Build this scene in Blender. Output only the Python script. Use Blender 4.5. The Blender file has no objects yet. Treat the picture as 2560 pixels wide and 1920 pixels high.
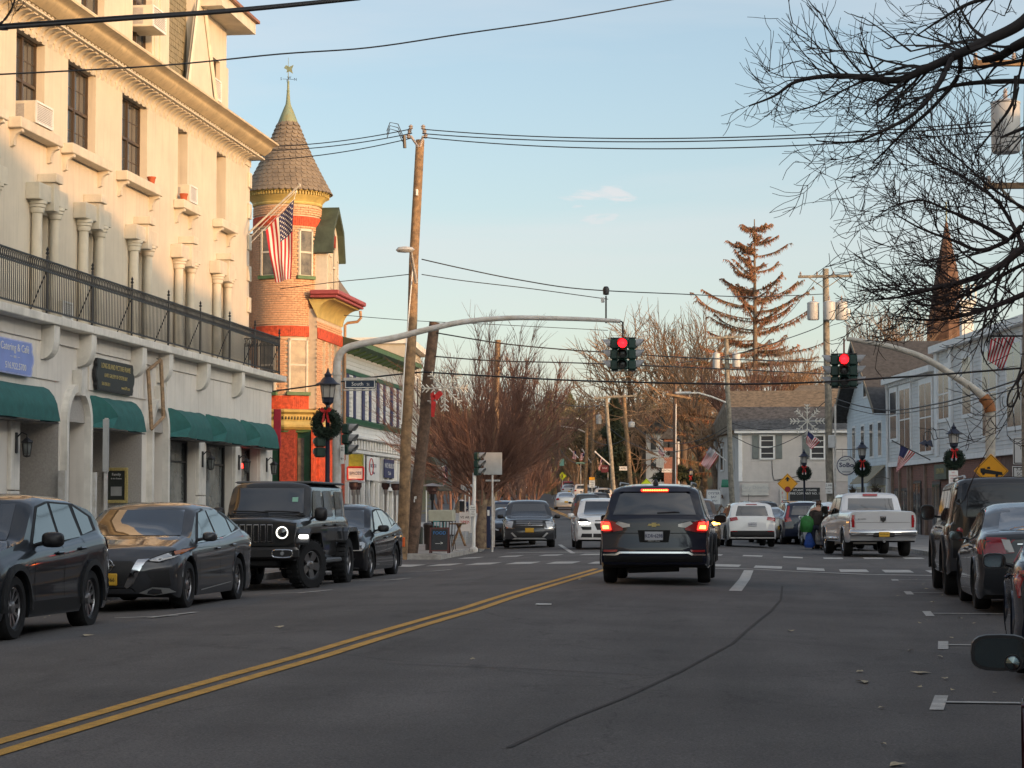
import bpy, bmesh, math, random
import numpy as np
from mathutils import Vector, Matrix, Euler
from mathutils.bvhtree import BVHTree
R=math.radians; PI=math.pi
SC=bpy.context.scene; COL=SC.collection
rnd=random.Random(7)

# ---------------------------------------------------------------- camera, sky, sun, exposure
FPX=5600.; CXP,CYP=1280.,960.
YAW=R(7.3146); PITCH=R(3.2705); CAMZ=1.2
cam=bpy.data.cameras.new('camera'); cam.sensor_width=36; cam.lens=36*FPX/2560; cam.clip_end=4000; cam.clip_start=.1
co=bpy.data.objects.new('camera',cam); COL.objects.link(co); co.location=(0,0,CAMZ)
co.rotation_euler=(R(90)+PITCH,0,YAW); SC.camera=co
SUN_EL=R(7.5); SUN_AZ=R(37)          # light travels towards (-cos az, +sin az)
SUND=Vector((-math.cos(SUN_AZ)*math.cos(SUN_EL),math.sin(SUN_AZ)*math.cos(SUN_EL),-math.sin(SUN_EL)))
w=bpy.data.worlds.new('World'); SC.world=w; w.use_nodes=True
nt=w.node_tree; N=nt.nodes; L=nt.links; bg=N['Background']
sky=N.new('ShaderNodeTexSky'); sky.sky_type='NISHITA'; sky.sun_disc=False
sky.sun_elevation=R(9); sky.sun_rotation=math.atan2(-SUND.x,-SUND.y); sky.air_density=1.0; sky.dust_density=.6; sky.ozone_density=1.7
tc=N.new('ShaderNodeTexCoord'); mp=N.new('ShaderNodeMapping'); mp.inputs['Scale'].default_value=(1.1,1.1,7.)
mp.inputs['Rotation'].default_value=(R(8),R(-5),R(20))
nz=N.new('ShaderNodeTexNoise'); nz.inputs['Scale'].default_value=2.6; nz.inputs['Detail'].default_value=7; nz.inputs['Roughness'].default_value=.55; nz.inputs['Distortion'].default_value=.35
cr=N.new('ShaderNodeValToRGB'); cr.color_ramp.elements[0].position=.42; cr.color_ramp.elements[1].position=.78
cr.color_ramp.elements[0].color=(.17,.17,.17,1); cr.color_ramp.elements[1].color=(.62,.62,.62,1)
mix=N.new('ShaderNodeMixRGB'); mix.inputs['Color2'].default_value=(4.1,4.05,4.1,1)
L.new(tc.outputs['Generated'],mp.inputs['Vector']); L.new(mp.outputs['Vector'],nz.inputs['Vector']); L.new(nz.outputs['Fac'],cr.inputs['Fac'])
cf=cr.outputs['Color']
def mth(op,a,b=None,c=None):
    m_=N.new('ShaderNodeMath'); m_.operation=op; m_.use_clamp=(op=='MAXIMUM')
    for i,q in enumerate((a,b,c)):
        if q is None: continue
        if isinstance(q,(int,float)): m_.inputs[i].default_value=q
        else: L.new(q,m_.inputs[i])
    return m_.outputs[0]
n2=N.new('ShaderNodeTexNoise'); n2.inputs['Scale'].default_value=22; n2.inputs['Detail'].default_value=8; n2.inputs['Roughness'].default_value=.6; n2.inputs['Distortion'].default_value=.6
m2=N.new('ShaderNodeMapping'); m2.inputs['Scale'].default_value=(1,1,5); L.new(tc.outputs['Generated'],m2.inputs['Vector']); L.new(m2.outputs['Vector'],n2.inputs['Vector'])
for az,el,aw,ah,am in ((2.1,8.1,1.1,.33,1.0),(2.2,7.5,.7,.22,.8),(3.5,6.35,1.2,.26,.45),(1.1,6.4,.9,.2,.3),(3.2,9.0,.5,.12,.4)):   # small fair weather clouds (azimuth from the view axis, elevation, half widths in degrees)
    a_=YAW-R(az); dv_=N.new('ShaderNodeVectorMath'); dv_.operation='DOT_PRODUCT'; L.new(tc.outputs['Generated'],dv_.inputs[0]); dv_.inputs[1].default_value=(math.cos(a_),math.sin(a_),0)
    fw=N.new('ShaderNodeVectorMath'); fw.operation='DOT_PRODUCT'; L.new(tc.outputs['Generated'],fw.inputs[0]); fw.inputs[1].default_value=(-math.sin(a_),math.cos(a_),0)
    s3=N.new('ShaderNodeSeparateXYZ'); L.new(tc.outputs['Generated'],s3.inputs['Vector'])
    u_=mth('DIVIDE',dv_.outputs['Value'],math.radians(aw)); v_=mth('DIVIDE',mth('SUBTRACT',s3.outputs['Z'],math.sin(R(el))),math.radians(ah))
    d_=mth('ADD',mth('MULTIPLY',u_,u_),mth('MULTIPLY',v_,v_)); k_=mth('SUBTRACT',1.15,d_); k_=mth('ADD',k_,mth('MULTIPLY',mth('SUBTRACT',n2.outputs['Fac'],.60),9)); k_=mth('MULTIPLY',mth('MULTIPLY',mth('MAXIMUM',k_,0),am*.8),mth('GREATER_THAN',fw.outputs['Value'],0)); cf=mth('MAXIMUM',cf,k_)
L.new(cf,mix.inputs['Fac']); L.new(sky.outputs['Color'],mix.inputs['Color1'])
# low pale haze band all round the horizon, as on a clear winter evening
sp=N.new('ShaderNodeSeparateXYZ'); L.new(tc.outputs['Generated'],sp.inputs['Vector'])
hr=N.new('ShaderNodeValToRGB'); L.new(sp.outputs['Z'],hr.inputs['Fac']); hr.color_ramp.interpolation='EASE'
e=hr.color_ramp.elements; e[0].position=0; e[0].color=(.86,.86,.86,1); e[1].position=.20; e[1].color=(.03,.03,.03,1)
q=hr.color_ramp.elements.new(.04); q.color=(.62,.62,.62,1); q=hr.color_ramp.elements.new(.085); q.color=(.20,.20,.20,1)
hz=N.new('ShaderNodeMixRGB'); hz.inputs['Color2'].default_value=(3.05,2.8,2.75,1); L.new(hr.outputs['Color'],hz.inputs['Fac']); L.new(mix.outputs['Color'],hz.inputs['Color1'])
# evening aureole: the sky brightens and warms towards the low sun behind the camera
ds=N.new('ShaderNodeVectorMath'); ds.operation='DOT_PRODUCT'; L.new(tc.outputs['Generated'],ds.inputs[0]); ds.inputs[1].default_value=tuple(-SUND)
gl=mth('POWER',mth('MAXIMUM',ds.outputs['Value'],0),2.0); gs=N.new('ShaderNodeVectorMath'); gs.operation='SCALE'; gs.inputs[0].default_value=(3.6,2.9,2.1); L.new(gl,gs.inputs['Scale'])
ga=N.new('ShaderNodeVectorMath'); ga.operation='ADD'; ga.inputs[1].default_value=(1,1,1); L.new(gs.outputs[0],ga.inputs[0]); gm=N.new('ShaderNodeVectorMath'); gm.operation='MULTIPLY'; L.new(hz.outputs['Color'],gm.inputs[0]); L.new(ga.outputs[0],gm.inputs[1])
L.new(gm.outputs[0],bg.inputs['Color']); bg.inputs['Strength'].default_value=.12
sun=bpy.data.lights.new('sun','SUN'); sun.energy=2.1; sun.angle=R(.9); sun.color=(1,.52,.21)
so=bpy.data.objects.new('sun',sun); COL.objects.link(so); so.rotation_euler=SUND.to_track_quat('-Z','Y').to_euler()
vs=SC.view_settings; vs.view_transform='Standard'; vs.look='None'; vs.exposure=.78; vs.gamma=1; vs.use_curve_mapping=False

# ---------------------------------------------------------------- pixel -> place
_f=Vector((-math.sin(YAW)*math.cos(PITCH),math.cos(YAW)*math.cos(PITCH),math.sin(PITCH))); _r=Vector((math.cos(YAW),math.sin(YAW),0)); _u=_r.cross(_f)
CAM=Vector((0,0,CAMZ))
def ray(px,py): return _f+_r*((px-CXP)/FPX)+_u*((CYP-py)/FPX)
def atY(px,py,y): d=ray(px,py); return CAM+d*(y/d.y)
def atX(px,py,x): d=ray(px,py); return CAM+d*(x/d.x)
def sm(x,a,b):
    t=min(1,max(0,(x-a)/(b-a))); return t*t*(3-2*t)
_cy=[-60,5,13.3,20,27.9,46,60,75,95,112,146,187,230,270,330]; _cx=[-7,-5.5,-4.85,-4.4,-4.12,-4.15,-4.4,-5.2,-7.8,-10,-14.6,-20.6,-27.2,-33.8,-44]
_zy=[85,110,140,187,230,262,285,310,360]; _zz=[0,.2,.6,1.4,2.4,3.25,3.6,3.3,2.6]
def xc(y): return float(np.interp(y,_cy,_cx))
def gy(y):
    if y<34: return -.00055*(34-max(y,5))**2
    return float(np.interp(y,_zy,_zz))
def kl(y): return xc(y)-5.4 if y>58 else -10.3
def kr(y):
    if y<58: return 4.7
    return xc(y)+float(np.interp(y,[100,150],[8.7,7.2]))
def zr(x,y):
    d=abs(x-xc(y)); return gy(y)-.12*min(1,(d/5)**2)
def terr(x,y):
    z=gy(y)-.2
    dr=x-kr(y)-5; dl=kl(y)-5-x
    k=sm(y,125,190)
    if dr>0: z+=k*(2.6*sm(dr,0,12)+.05*min(dr,60))
    if dl>0: z+=sm(y,110,170)*(1.6*sm(dl,0,10)+.06*min(dl,60))
    if y>290: z+=(y-290)*.05*(1 if y<420 else 1)
    return z
def gh(px,py,off=0):
    y=30.
    for _ in range(60):
        d=ray(px,py); x=d.x/d.y*y; z=zr(x,y)+off
        y=.5*y+.5*((z-CAMZ)/d.z*d.y)
    d=ray(px,py); P=CAM+d*(y/d.y); return P

# ---------------------------------------------------------------- mesh helpers
class MB:
    def __init__(s): s.v=[]; s.f=[]; s.m=[]; s.cur=0
    def add(s,vs,fs):
        o=len(s.v); s.v+= [tuple(v) for v in vs]; s.f+=[tuple(i+o for i in f) for f in fs]; s.m+=[s.cur]*len(fs); return s
    def mi(s,i): s.cur=i; return s
    def box(s,a,b,M=None):
        x0,y0,z0=a; x1,y1,z1=b
        vs=[(x0,y0,z0),(x1,y0,z0),(x1,y1,z0),(x0,y1,z0),(x0,y0,z1),(x1,y0,z1),(x1,y1,z1),(x0,y1,z1)]
        if M is not None: vs=[M@Vector(v) for v in vs]
        return s.add(vs,[(0,3,2,1),(4,5,6,7),(0,1,5,4),(1,2,6,5),(2,3,7,6),(3,0,4,7)])
    def bev(s,a,b,r=.02,M=None):
        # box with chamfered vertical+horizontal edges (cheap)
        x0,y0,z0=a; x1,y1,z1=b; vs=[];fs=[]
        for z,q in ((z0,r),(z0+r,0),(z1-r,0),(z1,r)):
            X0,X1,Y0,Y1=x0+q,x1-q,y0+q,y1-q
            vs+=[(X0+r,Y0,z),(X1-r,Y0,z),(X1,Y0+r,z),(X1,Y1-r,z),(X1-r,Y1,z),(X0+r,Y1,z),(X0,Y1-r,z),(X0,Y0+r,z)]
        for k in range(3):
            for i in range(8):
                j=(i+1)%8; fs.append((k*8+i,k*8+j,k*8+8+j,k*8+8+i))
        fs.append(tuple(range(7,-1,-1))); fs.append(tuple(range(24,32)))
        if M is not None: vs=[M@Vector(v) for v in vs]
        return s.add(vs,fs)
    def tube(s,pts,rad,n=8,cap=True):
        pts=[Vector(p) for p in pts]; m=len(pts)
        if not isinstance(rad,(list,tuple)): rad=[rad]*m
        vs=[];fs=[]; up=None
        for i,p in enumerate(pts):
            t=(pts[min(i+1,m-1)]-pts[max(i-1,0)])
            if t.length<1e-9: t=Vector((0,0,1))
            t.normalize()
            if up is None:
                up=Vector((0,0,1)) if abs(t.z)<.9 else Vector((1,0,0))
            a=t.cross(up); 
            if a.length<1e-4: a=t.orthogonal()
            a.normalize(); b=a.cross(t); up=b
            for k in range(n):
                q=2*PI*k/n; vs.append(p+(a*math.cos(q)+b*math.sin(q))*rad[i])
        for i in range(m-1):
            for k in range(n):
                j=(k+1)%n; fs.append((i*n+k,i*n+j,(i+1)*n+j,(i+1)*n+k))
        if cap: fs.append(tuple(range(n-1,-1,-1))); fs.append(tuple(range((m-1)*n,m*n)))
        return s.add(vs,fs)
    def lathe(s,prof,c=(0,0,0),n=16,M=None,close=True):
        # prof: list of (r,z)
        vs=[];fs=[];m=len(prof)
        for r,z in prof:
            for k in range(n):
                q=2*PI*k/n; vs.append(Vector((r*math.cos(q),r*math.sin(q),z)))
        for i in range(m-1):
            for k in range(n):
                j=(k+1)%n; fs.append((i*n+k,i*n+j,(i+1)*n+j,(i+1)*n+k))
        if close: fs.append(tuple(range(n-1,-1,-1))); fs.append(tuple(range((m-1)*n,m*n)))
        T=Matrix.Translation(c) if M is None else M
        return s.add([T@v for v in vs],fs)
    def prism(s,poly,a,b,axis='x',M=None):
        # poly in the other two axes, extruded between a and b along axis
        def P(u,v,t): return {'x':(t,u,v),'y':(u,t,v),'z':(u,v,t)}[axis]
        n=len(poly); vs=[P(u,v,a) for u,v in poly]+[P(u,v,b) for u,v in poly]
        if M is not None: vs=[M@Vector(v) for v in vs]
        fs=[tuple(range(n-1,-1,-1)),tuple(range(n,2*n))]+[(i,(i+1)%n,n+(i+1)%n,n+i) for i in range(n)]
        return s.add(vs,fs)
    def quad(s,*p): return s.add(p,[tuple(range(len(p)))])
    def grid(s,fn,us,vs_):
        nu,nv=len(us),len(vs_); vs=[fn(u,v) for u in us for v in vs_]
        return s.add(vs,[(i*nv+j,(i+1)*nv+j,(i+1)*nv+j+1,i*nv+j+1) for i in range(nu-1) for j in range(nv-1)])
    def mesh(s,name,mats,smooth=False,off=None,fix=True):
        me=bpy.data.meshes.new(name)
        v=s.v if off is None else [(a-off[0],b-off[1],c-off[2]) for a,b,c in s.v]
        me.from_pydata(v,[],s.f)
        if not isinstance(mats,(list,tuple)): mats=[mats]
        for m in mats: me.materials.append(m)
        if len(mats)>1: me.polygons.foreach_set('material_index',s.m)
        if fix:
            bm=bmesh.new(); bm.from_mesh(me); bmesh.ops.recalc_face_normals(bm,faces=bm.faces); bm.to_mesh(me); bm.free()
        if smooth: 
            me.polygons.foreach_set('use_smooth',[True]*len(me.polygons))
            if smooth is not True: me.set_sharp_from_angle(angle=R(smooth))
        me.update(); return me
    def build(s,name,mats,parent=None,smooth=False,world=True,fix=True):
        off=None
        if parent is not None and world:
            off=wloc(parent)
        o=bpy.data.objects.new(name,s.mesh(name,mats,smooth,off,fix)); COL.objects.link(o); o.parent=parent
        return o
def wloc(o):
    p=Vector((0,0,0))
    while o is not None: p+=o.location; o=o.parent
    return p
def thing(name,label,cat,loc=(0,0,0),rot=0,group=None,kind=None):
    o=bpy.data.objects.new(name,None); COL.objects.link(o); o.location=loc; o.rotation_euler=(0,0,rot); o.empty_display_size=.2
    return tag(o,label,cat,group,kind)
def tag(o,label=None,cat=None,group=None,kind=None):
    if label: o['label']=label
    if cat: o['category']=cat
    if group: o['group']=group
    if kind: o['kind']=kind
    return o
def kids(o): return [c for c in bpy.data.objects if c.parent==o]
def copy_tree(o,parent=None,km=None):
    if km is None:
        km={}
        for c in bpy.data.objects:
            if c.parent: km.setdefault(c.parent.name,[]).append(c)
    c=o.copy(); COL.objects.link(c)
    if parent is not None: c.parent=parent
    for ch in km.get(o.name,[]): copy_tree(ch,c,km)
    return c
def inst(name,me,parent,loc=(0,0,0),rot=(0,0,0),sc=None,label=None):
    o=bpy.data.objects.new(name,me); COL.objects.link(o); o.parent=parent; o.location=loc; o.rotation_euler=rot
    if sc: o.scale=sc
    if label: o['label']=label
    return o
def pieces(name,me,parent,mats_,limit=290):
    # me: shared mesh; mats_: list of Matrix in WORLD coordinates; past limit -> one stuff part
    off=Matrix.Translation(-wloc(parent)) if parent is not None else Matrix()
    for M in mats_[:limit]:
        o=bpy.data.objects.new(name,me); COL.objects.link(o); o.parent=parent; o.matrix_basis=off@M
    rest=mats_[limit:]
    if rest:
        mb=MB(); vs=[v.co.copy() for v in me.vertices]; fs=[tuple(p.vertices) for p in me.polygons]
        for M in rest: mb.add([M@v for v in vs],fs)
        o=mb.build(name+'_field',list(me.materials),parent,fix=False); o['kind']='stuff'
def TR(x,y,z): return Matrix.Translation((x,y,z))
def frame(o,ex,ey):
    # 4x4 with origin o, x axis ex, y axis ey
    ex=Vector(ex).normalized(); ey=Vector(ey).normalized(); ez=ex.cross(ey)
    M=Matrix.Identity(4)
    for i in range(3): M[i][0]=ex[i]; M[i][1]=ey[i]; M[i][2]=ez[i]; M[i][3]=o[i]
    return M
def text(s,size,M,mat,parent,name='lettering',align='CENTER',ext=.004,sx=1,bold=0,world=True,spacing=1):
    cu=bpy.data.curves.new('t','FONT'); cu.body=s; cu.size=size; cu.align_x=align; cu.align_y='CENTER'; cu.extrude=ext/2; cu.offset=bold; cu.space_character=spacing; cu.resolution_u=2
    to=bpy.data.objects.new('t',cu); COL.objects.link(to)
    me=bpy.data.meshes.new_from_object(to,depsgraph=bpy.context.evaluated_depsgraph_get()); bpy.data.objects.remove(to); bpy.data.curves.remove(cu)
    me.name=name; me.materials.clear(); me.materials.append(mat)
    off=Matrix.Translation(-wloc(parent)) if (parent is not None and world) else Matrix()
    me.transform(off@M@Matrix.Diagonal((sx,1,1,1)))
    o=bpy.data.objects.new(name,me); COL.objects.link(o); o.parent=parent; return o

# ---------------------------------------------------------------- materials
_mc={}
def mat(name,col,rough=.7,metal=0,var=.12,vs=3.,bump=0,bs=40.,spec=.5,coat=0,emit=None,es=0,stain=0,streak=0,col2=None,trans=0,spk=0):
    if name in _mc: return _mc[name]
    m=bpy.data.materials.new(name); m.use_nodes=True; t=m.node_tree; n=t.nodes; l=t.links; b=n['Principled BSDF']
    b.inputs['Roughness'].default_value=rough; b.inputs['Metallic'].default_value=metal
    b.inputs['Specular IOR Level'].default_value=spec; b.inputs['Coat Weight'].default_value=coat; b.inputs['Coat Roughness'].default_value=.04
    b.inputs['Base Color'].default_value=(*col,1)
    if trans: b.inputs['Transmission Weight'].default_value=trans
    if emit: b.inputs['Emission Color'].default_value=(*emit,1); b.inputs['Emission Strength'].default_value=es
    if var or stain or streak or spk:
        c=n.new('ShaderNodeTexCoord'); z=n.new('ShaderNodeTexNoise'); z.inputs['Scale'].default_value=vs; z.inputs['Detail'].default_value=6; z.inputs['Roughness'].default_value=.65
        g=n.new('ShaderNodeNewGeometry'); l.new(g.outputs['Position'],z.inputs['Vector'])
        x=n.new('ShaderNodeMixRGB'); d=col2 or tuple(a*(1-2.2*var) for a in col); h=tuple(min(1,a*(1+.9*var)) for a in col)
        x.inputs['Color1'].default_value=(*h,1); x.inputs['Color2'].default_value=(*d,1)
        rr=n.new('ShaderNodeMapRange'); rr.inputs['From Min'].default_value=.3; rr.inputs['From Max'].default_value=.7
        l.new(z.outputs['Fac'],rr.inputs['Value']); l.new(rr.outputs['Result'],x.inputs['Fac']); out=x.outputs['Color']
        if streak:
            mp_=n.new('ShaderNodeMapping'); mp_.inputs['Scale'].default_value=(9,9,.55); z2=n.new('ShaderNodeTexNoise'); z2.inputs['Scale'].default_value=1.; z2.inputs['Detail'].default_value=5
            l.new(g.outputs['Position'],mp_.inputs['Vector']); l.new(mp_.outputs['Vector'],z2.inputs['Vector'])
            r2=n.new('ShaderNodeMapRange'); r2.inputs['From Min'].default_value=.52; r2.inputs['From Max'].default_value=.75; r2.inputs['To Max'].default_value=streak; l.new(z2.outputs['Fac'],r2.inputs['Value'])
            x2=n.new('ShaderNodeMixRGB'); x2.inputs['Color2'].default_value=(*[a*.45 for a in col],1); l.new(r2.outputs['Result'],x2.inputs['Fac']); l.new(out,x2.inputs['Color1']); out=x2.outputs['Color']
        if spk:
            z3=n.new('ShaderNodeTexNoise'); z3.inputs['Scale'].default_value=90; z3.inputs['Detail'].default_value=2; l.new(g.outputs['Position'],z3.inputs['Vector'])
            r3=n.new('ShaderNodeMapRange'); r3.inputs['From Min'].default_value=.35; r3.inputs['From Max'].default_value=.7; r3.inputs['To Min'].default_value=1-spk; r3.inputs['To Max'].default_value=1+spk; l.new(z3.outputs['Fac'],r3.inputs['Value'])
            x3=n.new('ShaderNodeVectorMath'); x3.operation='SCALE'; l.new(out,x3.inputs[0]); l.new(r3.outputs['Result'],x3.inputs['Scale']); out=x3.outputs['Vector']
        l.new(out,b.inputs['Base Color'])
    if bump:
        g=n.new('ShaderNodeNewGeometry'); z=n.new('ShaderNodeTexNoise'); z.inputs['Scale'].default_value=bs; z.inputs['Detail'].default_value=4; l.new(g.outputs['Position'],z.inputs['Vector'])
        bp=n.new('ShaderNodeBump'); bp.inputs['Strength'].default_value=bump; bp.inputs['Distance'].default_value=.02; l.new(z.outputs['Fac'],bp.inputs['Height']); l.new(bp.outputs['Normal'],b.inputs['Normal'])
    _mc[name]=m; return m
def bark(name,col,col2,vs=8):
    m=mat(name,col,.9,var=.3,vs=vs,col2=col2,bump=.4,bs=60); return m
M_CREAM=mat('cream_stucco',(.62,.555,.45),.85,var=.06,vs=.8,bump=.12,bs=70,streak=.25)
M_CREAM2=mat('cream_trim',(.62,.565,.46),.8,var=.08,vs=2,bump=.08,bs=50,streak=.2)
M_GREY=mat('grey_limestone',(.72,.68,.62),.85,var=.06,vs=.9,bump=.15,bs=80,streak=.22)
M_GREY2=mat('grey_slab',(.72,.69,.63),.85,var=.12,vs=1.6,bump=.1,bs=60,streak=.3)
M_JOINT=mat('joint_shadow_gap',(.20,.195,.185),.9,var=.1)
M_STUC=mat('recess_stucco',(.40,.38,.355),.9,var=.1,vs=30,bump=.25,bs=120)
M_BLACK=mat('black_iron',(.012,.012,.014),.45,var=0,spec=.5)
M_DARK=mat('dark_interior',(.015,.015,.017),.8,var=0)
M_WHITE=mat('white_paint',(.74,.74,.72),.6,var=.05,vs=4,streak=.12)
M_GLASS=mat('window_glass',(.05,.055,.06),.06,var=0,spec=.9)
M_GLASS2=mat('shop_glass',(.16,.17,.165),.08,var=.5,vs=1.3,spec=.9,col2=(.03,.035,.035))
M_BROWN=mat('bronze_sash',(.075,.052,.034),.5,var=.1)
M_AWN=mat('green_canvas',(.02,.115,.108),.8,var=.12,vs=5,bump=.1,bs=90)
M_WOOD=mat('weathered_pole_wood',(.30,.19,.10),.85,var=.35,vs=6,col2=(.10,.065,.04),streak=.6,bump=.4,bs=45)
M_WOODD=mat('dark_pole_wood',(.15,.095,.065),.9,var=.35,vs=7,col2=(.05,.035,.028),streak=.7,bump=.5,bs=45)
M_WOODG=mat('grey_pole_wood',(.28,.25,.20),.9,var=.3,vs=6,col2=(.12,.11,.09),streak=.6,bump=.4,bs=45)
M_GALV=mat('galvanised_steel',(.55,.555,.55),.6,metal=0,var=.15,vs=5,col2=(.42,.38,.33),streak=.25)
M_GALVY=mat('painted_mast',(.55,.52,.45),.5,var=.15,vs=6,streak=.3)
M_ALU=mat('sign_back_aluminium',(.45,.46,.46),.5,metal=.5,var=.08)
M_WIRE=mat('cable_rubber',(.012,.012,.014),.6,var=0)
M_PORC=mat('porcelain_insulator',(.35,.30,.27),.3,var=.1)
M_TRANS=mat('transformer_grey',(.50,.51,.51),.45,var=.08,vs=4,streak=.25)
M_RED=mat('red_ribbon',(.55,.02,.02),.5,var=.15,vs=10)
M_PINE=mat('wreath_needles',(.010,.028,.014),.8,var=.4,vs=30)
M_ASPH=None
# ================================================================ SETTING
def asphalt(name,base,patch=.35):
    m=bpy.data.materials.new(name); m.use_nodes=True; t=m.node_tree; n=t.nodes; l=t.links; b=n['Principled BSDF']
    g=n.new('ShaderNodeNewGeometry'); P=g.outputs['Position']
    def noise(sc,det,scale=(1,1,1),rough=.6):
        mp_=n.new('ShaderNodeMapping'); mp_.inputs['Scale'].default_value=scale; l.new(P,mp_.inputs['Vector'])
        z=n.new('ShaderNodeTexNoise'); z.inputs['Scale'].default_value=sc; z.inputs['Detail'].default_value=det; z.inputs['Roughness'].default_value=rough; l.new(mp_.outputs['Vector'],z.inputs['Vector']); return z.outputs['Fac']
    def mr(v,a,b_,c,d):
        r=n.new('ShaderNodeMapRange'); r.inputs['From Min'].default_value=a; r.inputs['From Max'].default_value=b_; r.inputs['To Min'].default_value=c; r.inputs['To Max'].default_value=d; l.new(v,r.inputs['Value']); return r.outputs['Result']
    def mul(a,b_):
        q=n.new('ShaderNodeMath'); q.operation='MULTIPLY'; l.new(a,q.inputs[0]); l.new(b_,q.inputs[1]); return q.outputs[0]
    f=mr(noise(55,3),.3,.7,.62,1.42)
    f=mul(f,mr(noise(180,1),.35,.75,.75,1.3))
    f=mul(f,mr(noise(.5,5),.3,.7,.80,1.16))
    f=mul(f,mr(noise(.9,4,(1.2,.09,1)),.35,.65,.86,1.08))      # wheel-path wear along the street
    f=mul(f,mr(noise(1.1,6,(1,.35,1),.7),.58,.66,1,.80)); f=mul(f,mr(noise(.23,3,(1,.3,1),.5),.50,.53,1,1.10)); f=mul(f,mr(noise(.45,5,(1.6,.12,1),.6),.62,.66,1,.84))         # oil and tar stains
    # hairline cracks
    v=n.new('ShaderNodeTexVoronoi'); v.feature='DISTANCE_TO_EDGE'; v.inputs['Scale'].default_value=.16
    z=n.new('ShaderNodeTexNoise'); z.inputs['Scale'].default_value=1.2; z.inputs['Detail'].default_value=5; l.new(P,z.inputs['Vector'])
    ad=n.new('ShaderNodeVectorMath'); ad.operation='MULTIPLY_ADD'; ad.inputs[1].default_value=(1.6,1.6,0); l.new(z.outputs['Color'],ad.inputs[0]); l.new(P,ad.inputs[2]); l.new(ad.outputs[0],v.inputs['Vector'])
    f=mul(f,mr(v.outputs['Distance'],0,.004,.72,1))
    s=n.new('ShaderNodeVectorMath'); s.operation='SCALE'; s.inputs[0].default_value=base; l.new(f,s.inputs['Scale']); l.new(s.outputs[0],b.inputs['Base Color'])
    b.inputs['Roughness'].default_value=.86; b.inputs['Specular IOR Level'].default_value=.35
    bp=n.new('ShaderNodeBump'); bp.inputs['Strength'].default_value=.55; bp.inputs['Distance'].default_value=.006; l.new(noise(140,2),bp.inputs['Height']); l.new(bp.outputs[0],b.inputs['Normal'])
    return m
M_ASPH=asphalt('asphalt',(.108,.101,.097)); M_ASPH2=asphalt('older_asphalt',(.14,.132,.125))
M_CONC=mat('concrete_pavement',(.33,.31,.29),.9,var=.18,vs=1.3,bump=.2,bs=90,streak=.1)
M_KERB=mat('kerb_concrete',(.40,.39,.37),.85,var=.2,vs=3,bump=.2,bs=60)
M_LAWN=mat('winter_lawn',(.095,.10,.032),.95,var=.35,vs=.4,col2=(.13,.095,.045),bump=.5,bs=25,spk=.3)
def paint(name,c):
    m=mat(name,c,.75,var=.1,vs=6,col2=tuple(a*.6 for a in c),spk=.25); return m
M_PW=paint('white_road_paint',(.52,.51,.48)); M_PY=paint('yellow_road_paint',(.62,.33,.045))

ys=[-60,-40,-20,-5,5]+[5+2.5*i for i in range(1,90)]+[235+5*i for i in range(0,20)]
def road_mesh():
    mb=MB(); offs=[-14,-10,-7,-5,-4,-3,-2,-1,0,1,2,3,4,5,7,9,12]
    mb.grid(lambda y,o:(xc(y)+o,y,zr(xc(y)+o,y)),ys,offs)
    return mb
o=road_mesh().build('road',[M_ASPH],smooth=True); tag(o,'dark asphalt main street with double yellow line, rising to a far crest','road',kind='structure'); ROAD=o
mb=MB(); mb.grid(lambda x,y:(x,y,-.145 if abs(x+4)>16 else -.16),list(range(-90,95,5)),[49.6,54,58,61.5,66,68])
o=mb.build('cross_street',[M_ASPH2]); tag(o,'side street crossing at the traffic lights','street',kind='structure')
mb=MB(); xs=[-700,-400,-250,-160,-110,-80,-60]+list(range(-56,40,3))+[44,52,60,80,110,160,250,400,700]; yy=[-300,-60,0,40,80]+list(range(90,340,6))+[360,400,460,540,700,1000,1800]
def tz(x,y):
    if abs(x-xc(y))<kr(y)-xc(y)+2 and y<330: return gy(y)-.45
    return terr(x,y)
mb.grid(lambda x,y:(x,y,tz(x,y)),xs,yy); o=mb.build('ground',[M_LAWN],smooth=True); tag(o,'winter grass and earth banks beside and beyond the street','ground',kind='structure')

def strip(name,label,y0,y1,xin,xout,hz=.13,mats=None,seg=2.5,mi=0):
    # raised pavement with a kerb: xin/xout functions of y (xin = kerb side)
    mb=MB(); n=max(2,int((y1-y0)/seg)); yl=[y0+(y1-y0)*i/n for i in range(n+1)]
    def top(y): return gy(y)-.12+hz
    mb.mi(1)
    for a,b in zip(yl,yl[1:]):
        s=1 if xout(a)>xin(a) else -1
        for q0,q1,za,zb in ((0,0,-.3,0),(0,.16*s,0,0)):
            mb.quad((xin(a)+q0,a,top(a)+za),(xin(b)+q0,b,top(b)+za),(xin(b)+q1,b,top(b)+zb),(xin(a)+q1,a,top(a)+zb))
    mb.mi(0)
    for a,b in zip(yl,yl[1:]):
        s=1 if xout(a)>xin(a) else -1
        mb.quad((xin(a)+.16*s,a,top(a)),(xin(b)+.16*s,b,top(b)),(xout(b),b,top(b)+.02),(xout(a),a,top(a)+.02))
    for y in (y0,y1): mb.mi(1).quad((xin(y),y,top(y)-.3),(xout(y),y,top(y)-.3),(xout(y),y,top(y)+.02),(xin(y)+.001,y,top(y)))
    o=mb.build(name,[M_CONC,M_KERB],fix=False); return tag(o,label,'pavement',kind='structure')
strip('sidewalk','concrete pavement in front of the cream building',-40,49.5,lambda y:-10.3,lambda y:-15.6)
strip('sidewalk','concrete pavement left of the street beyond the crossing',61.5,330,kl,lambda y:kl(y)-(6.5 if y<135 else 3))
strip('sidewalk','pavement behind the parked cars on the right',-40,53.8,lambda y:4.7,lambda y:13)
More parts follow.
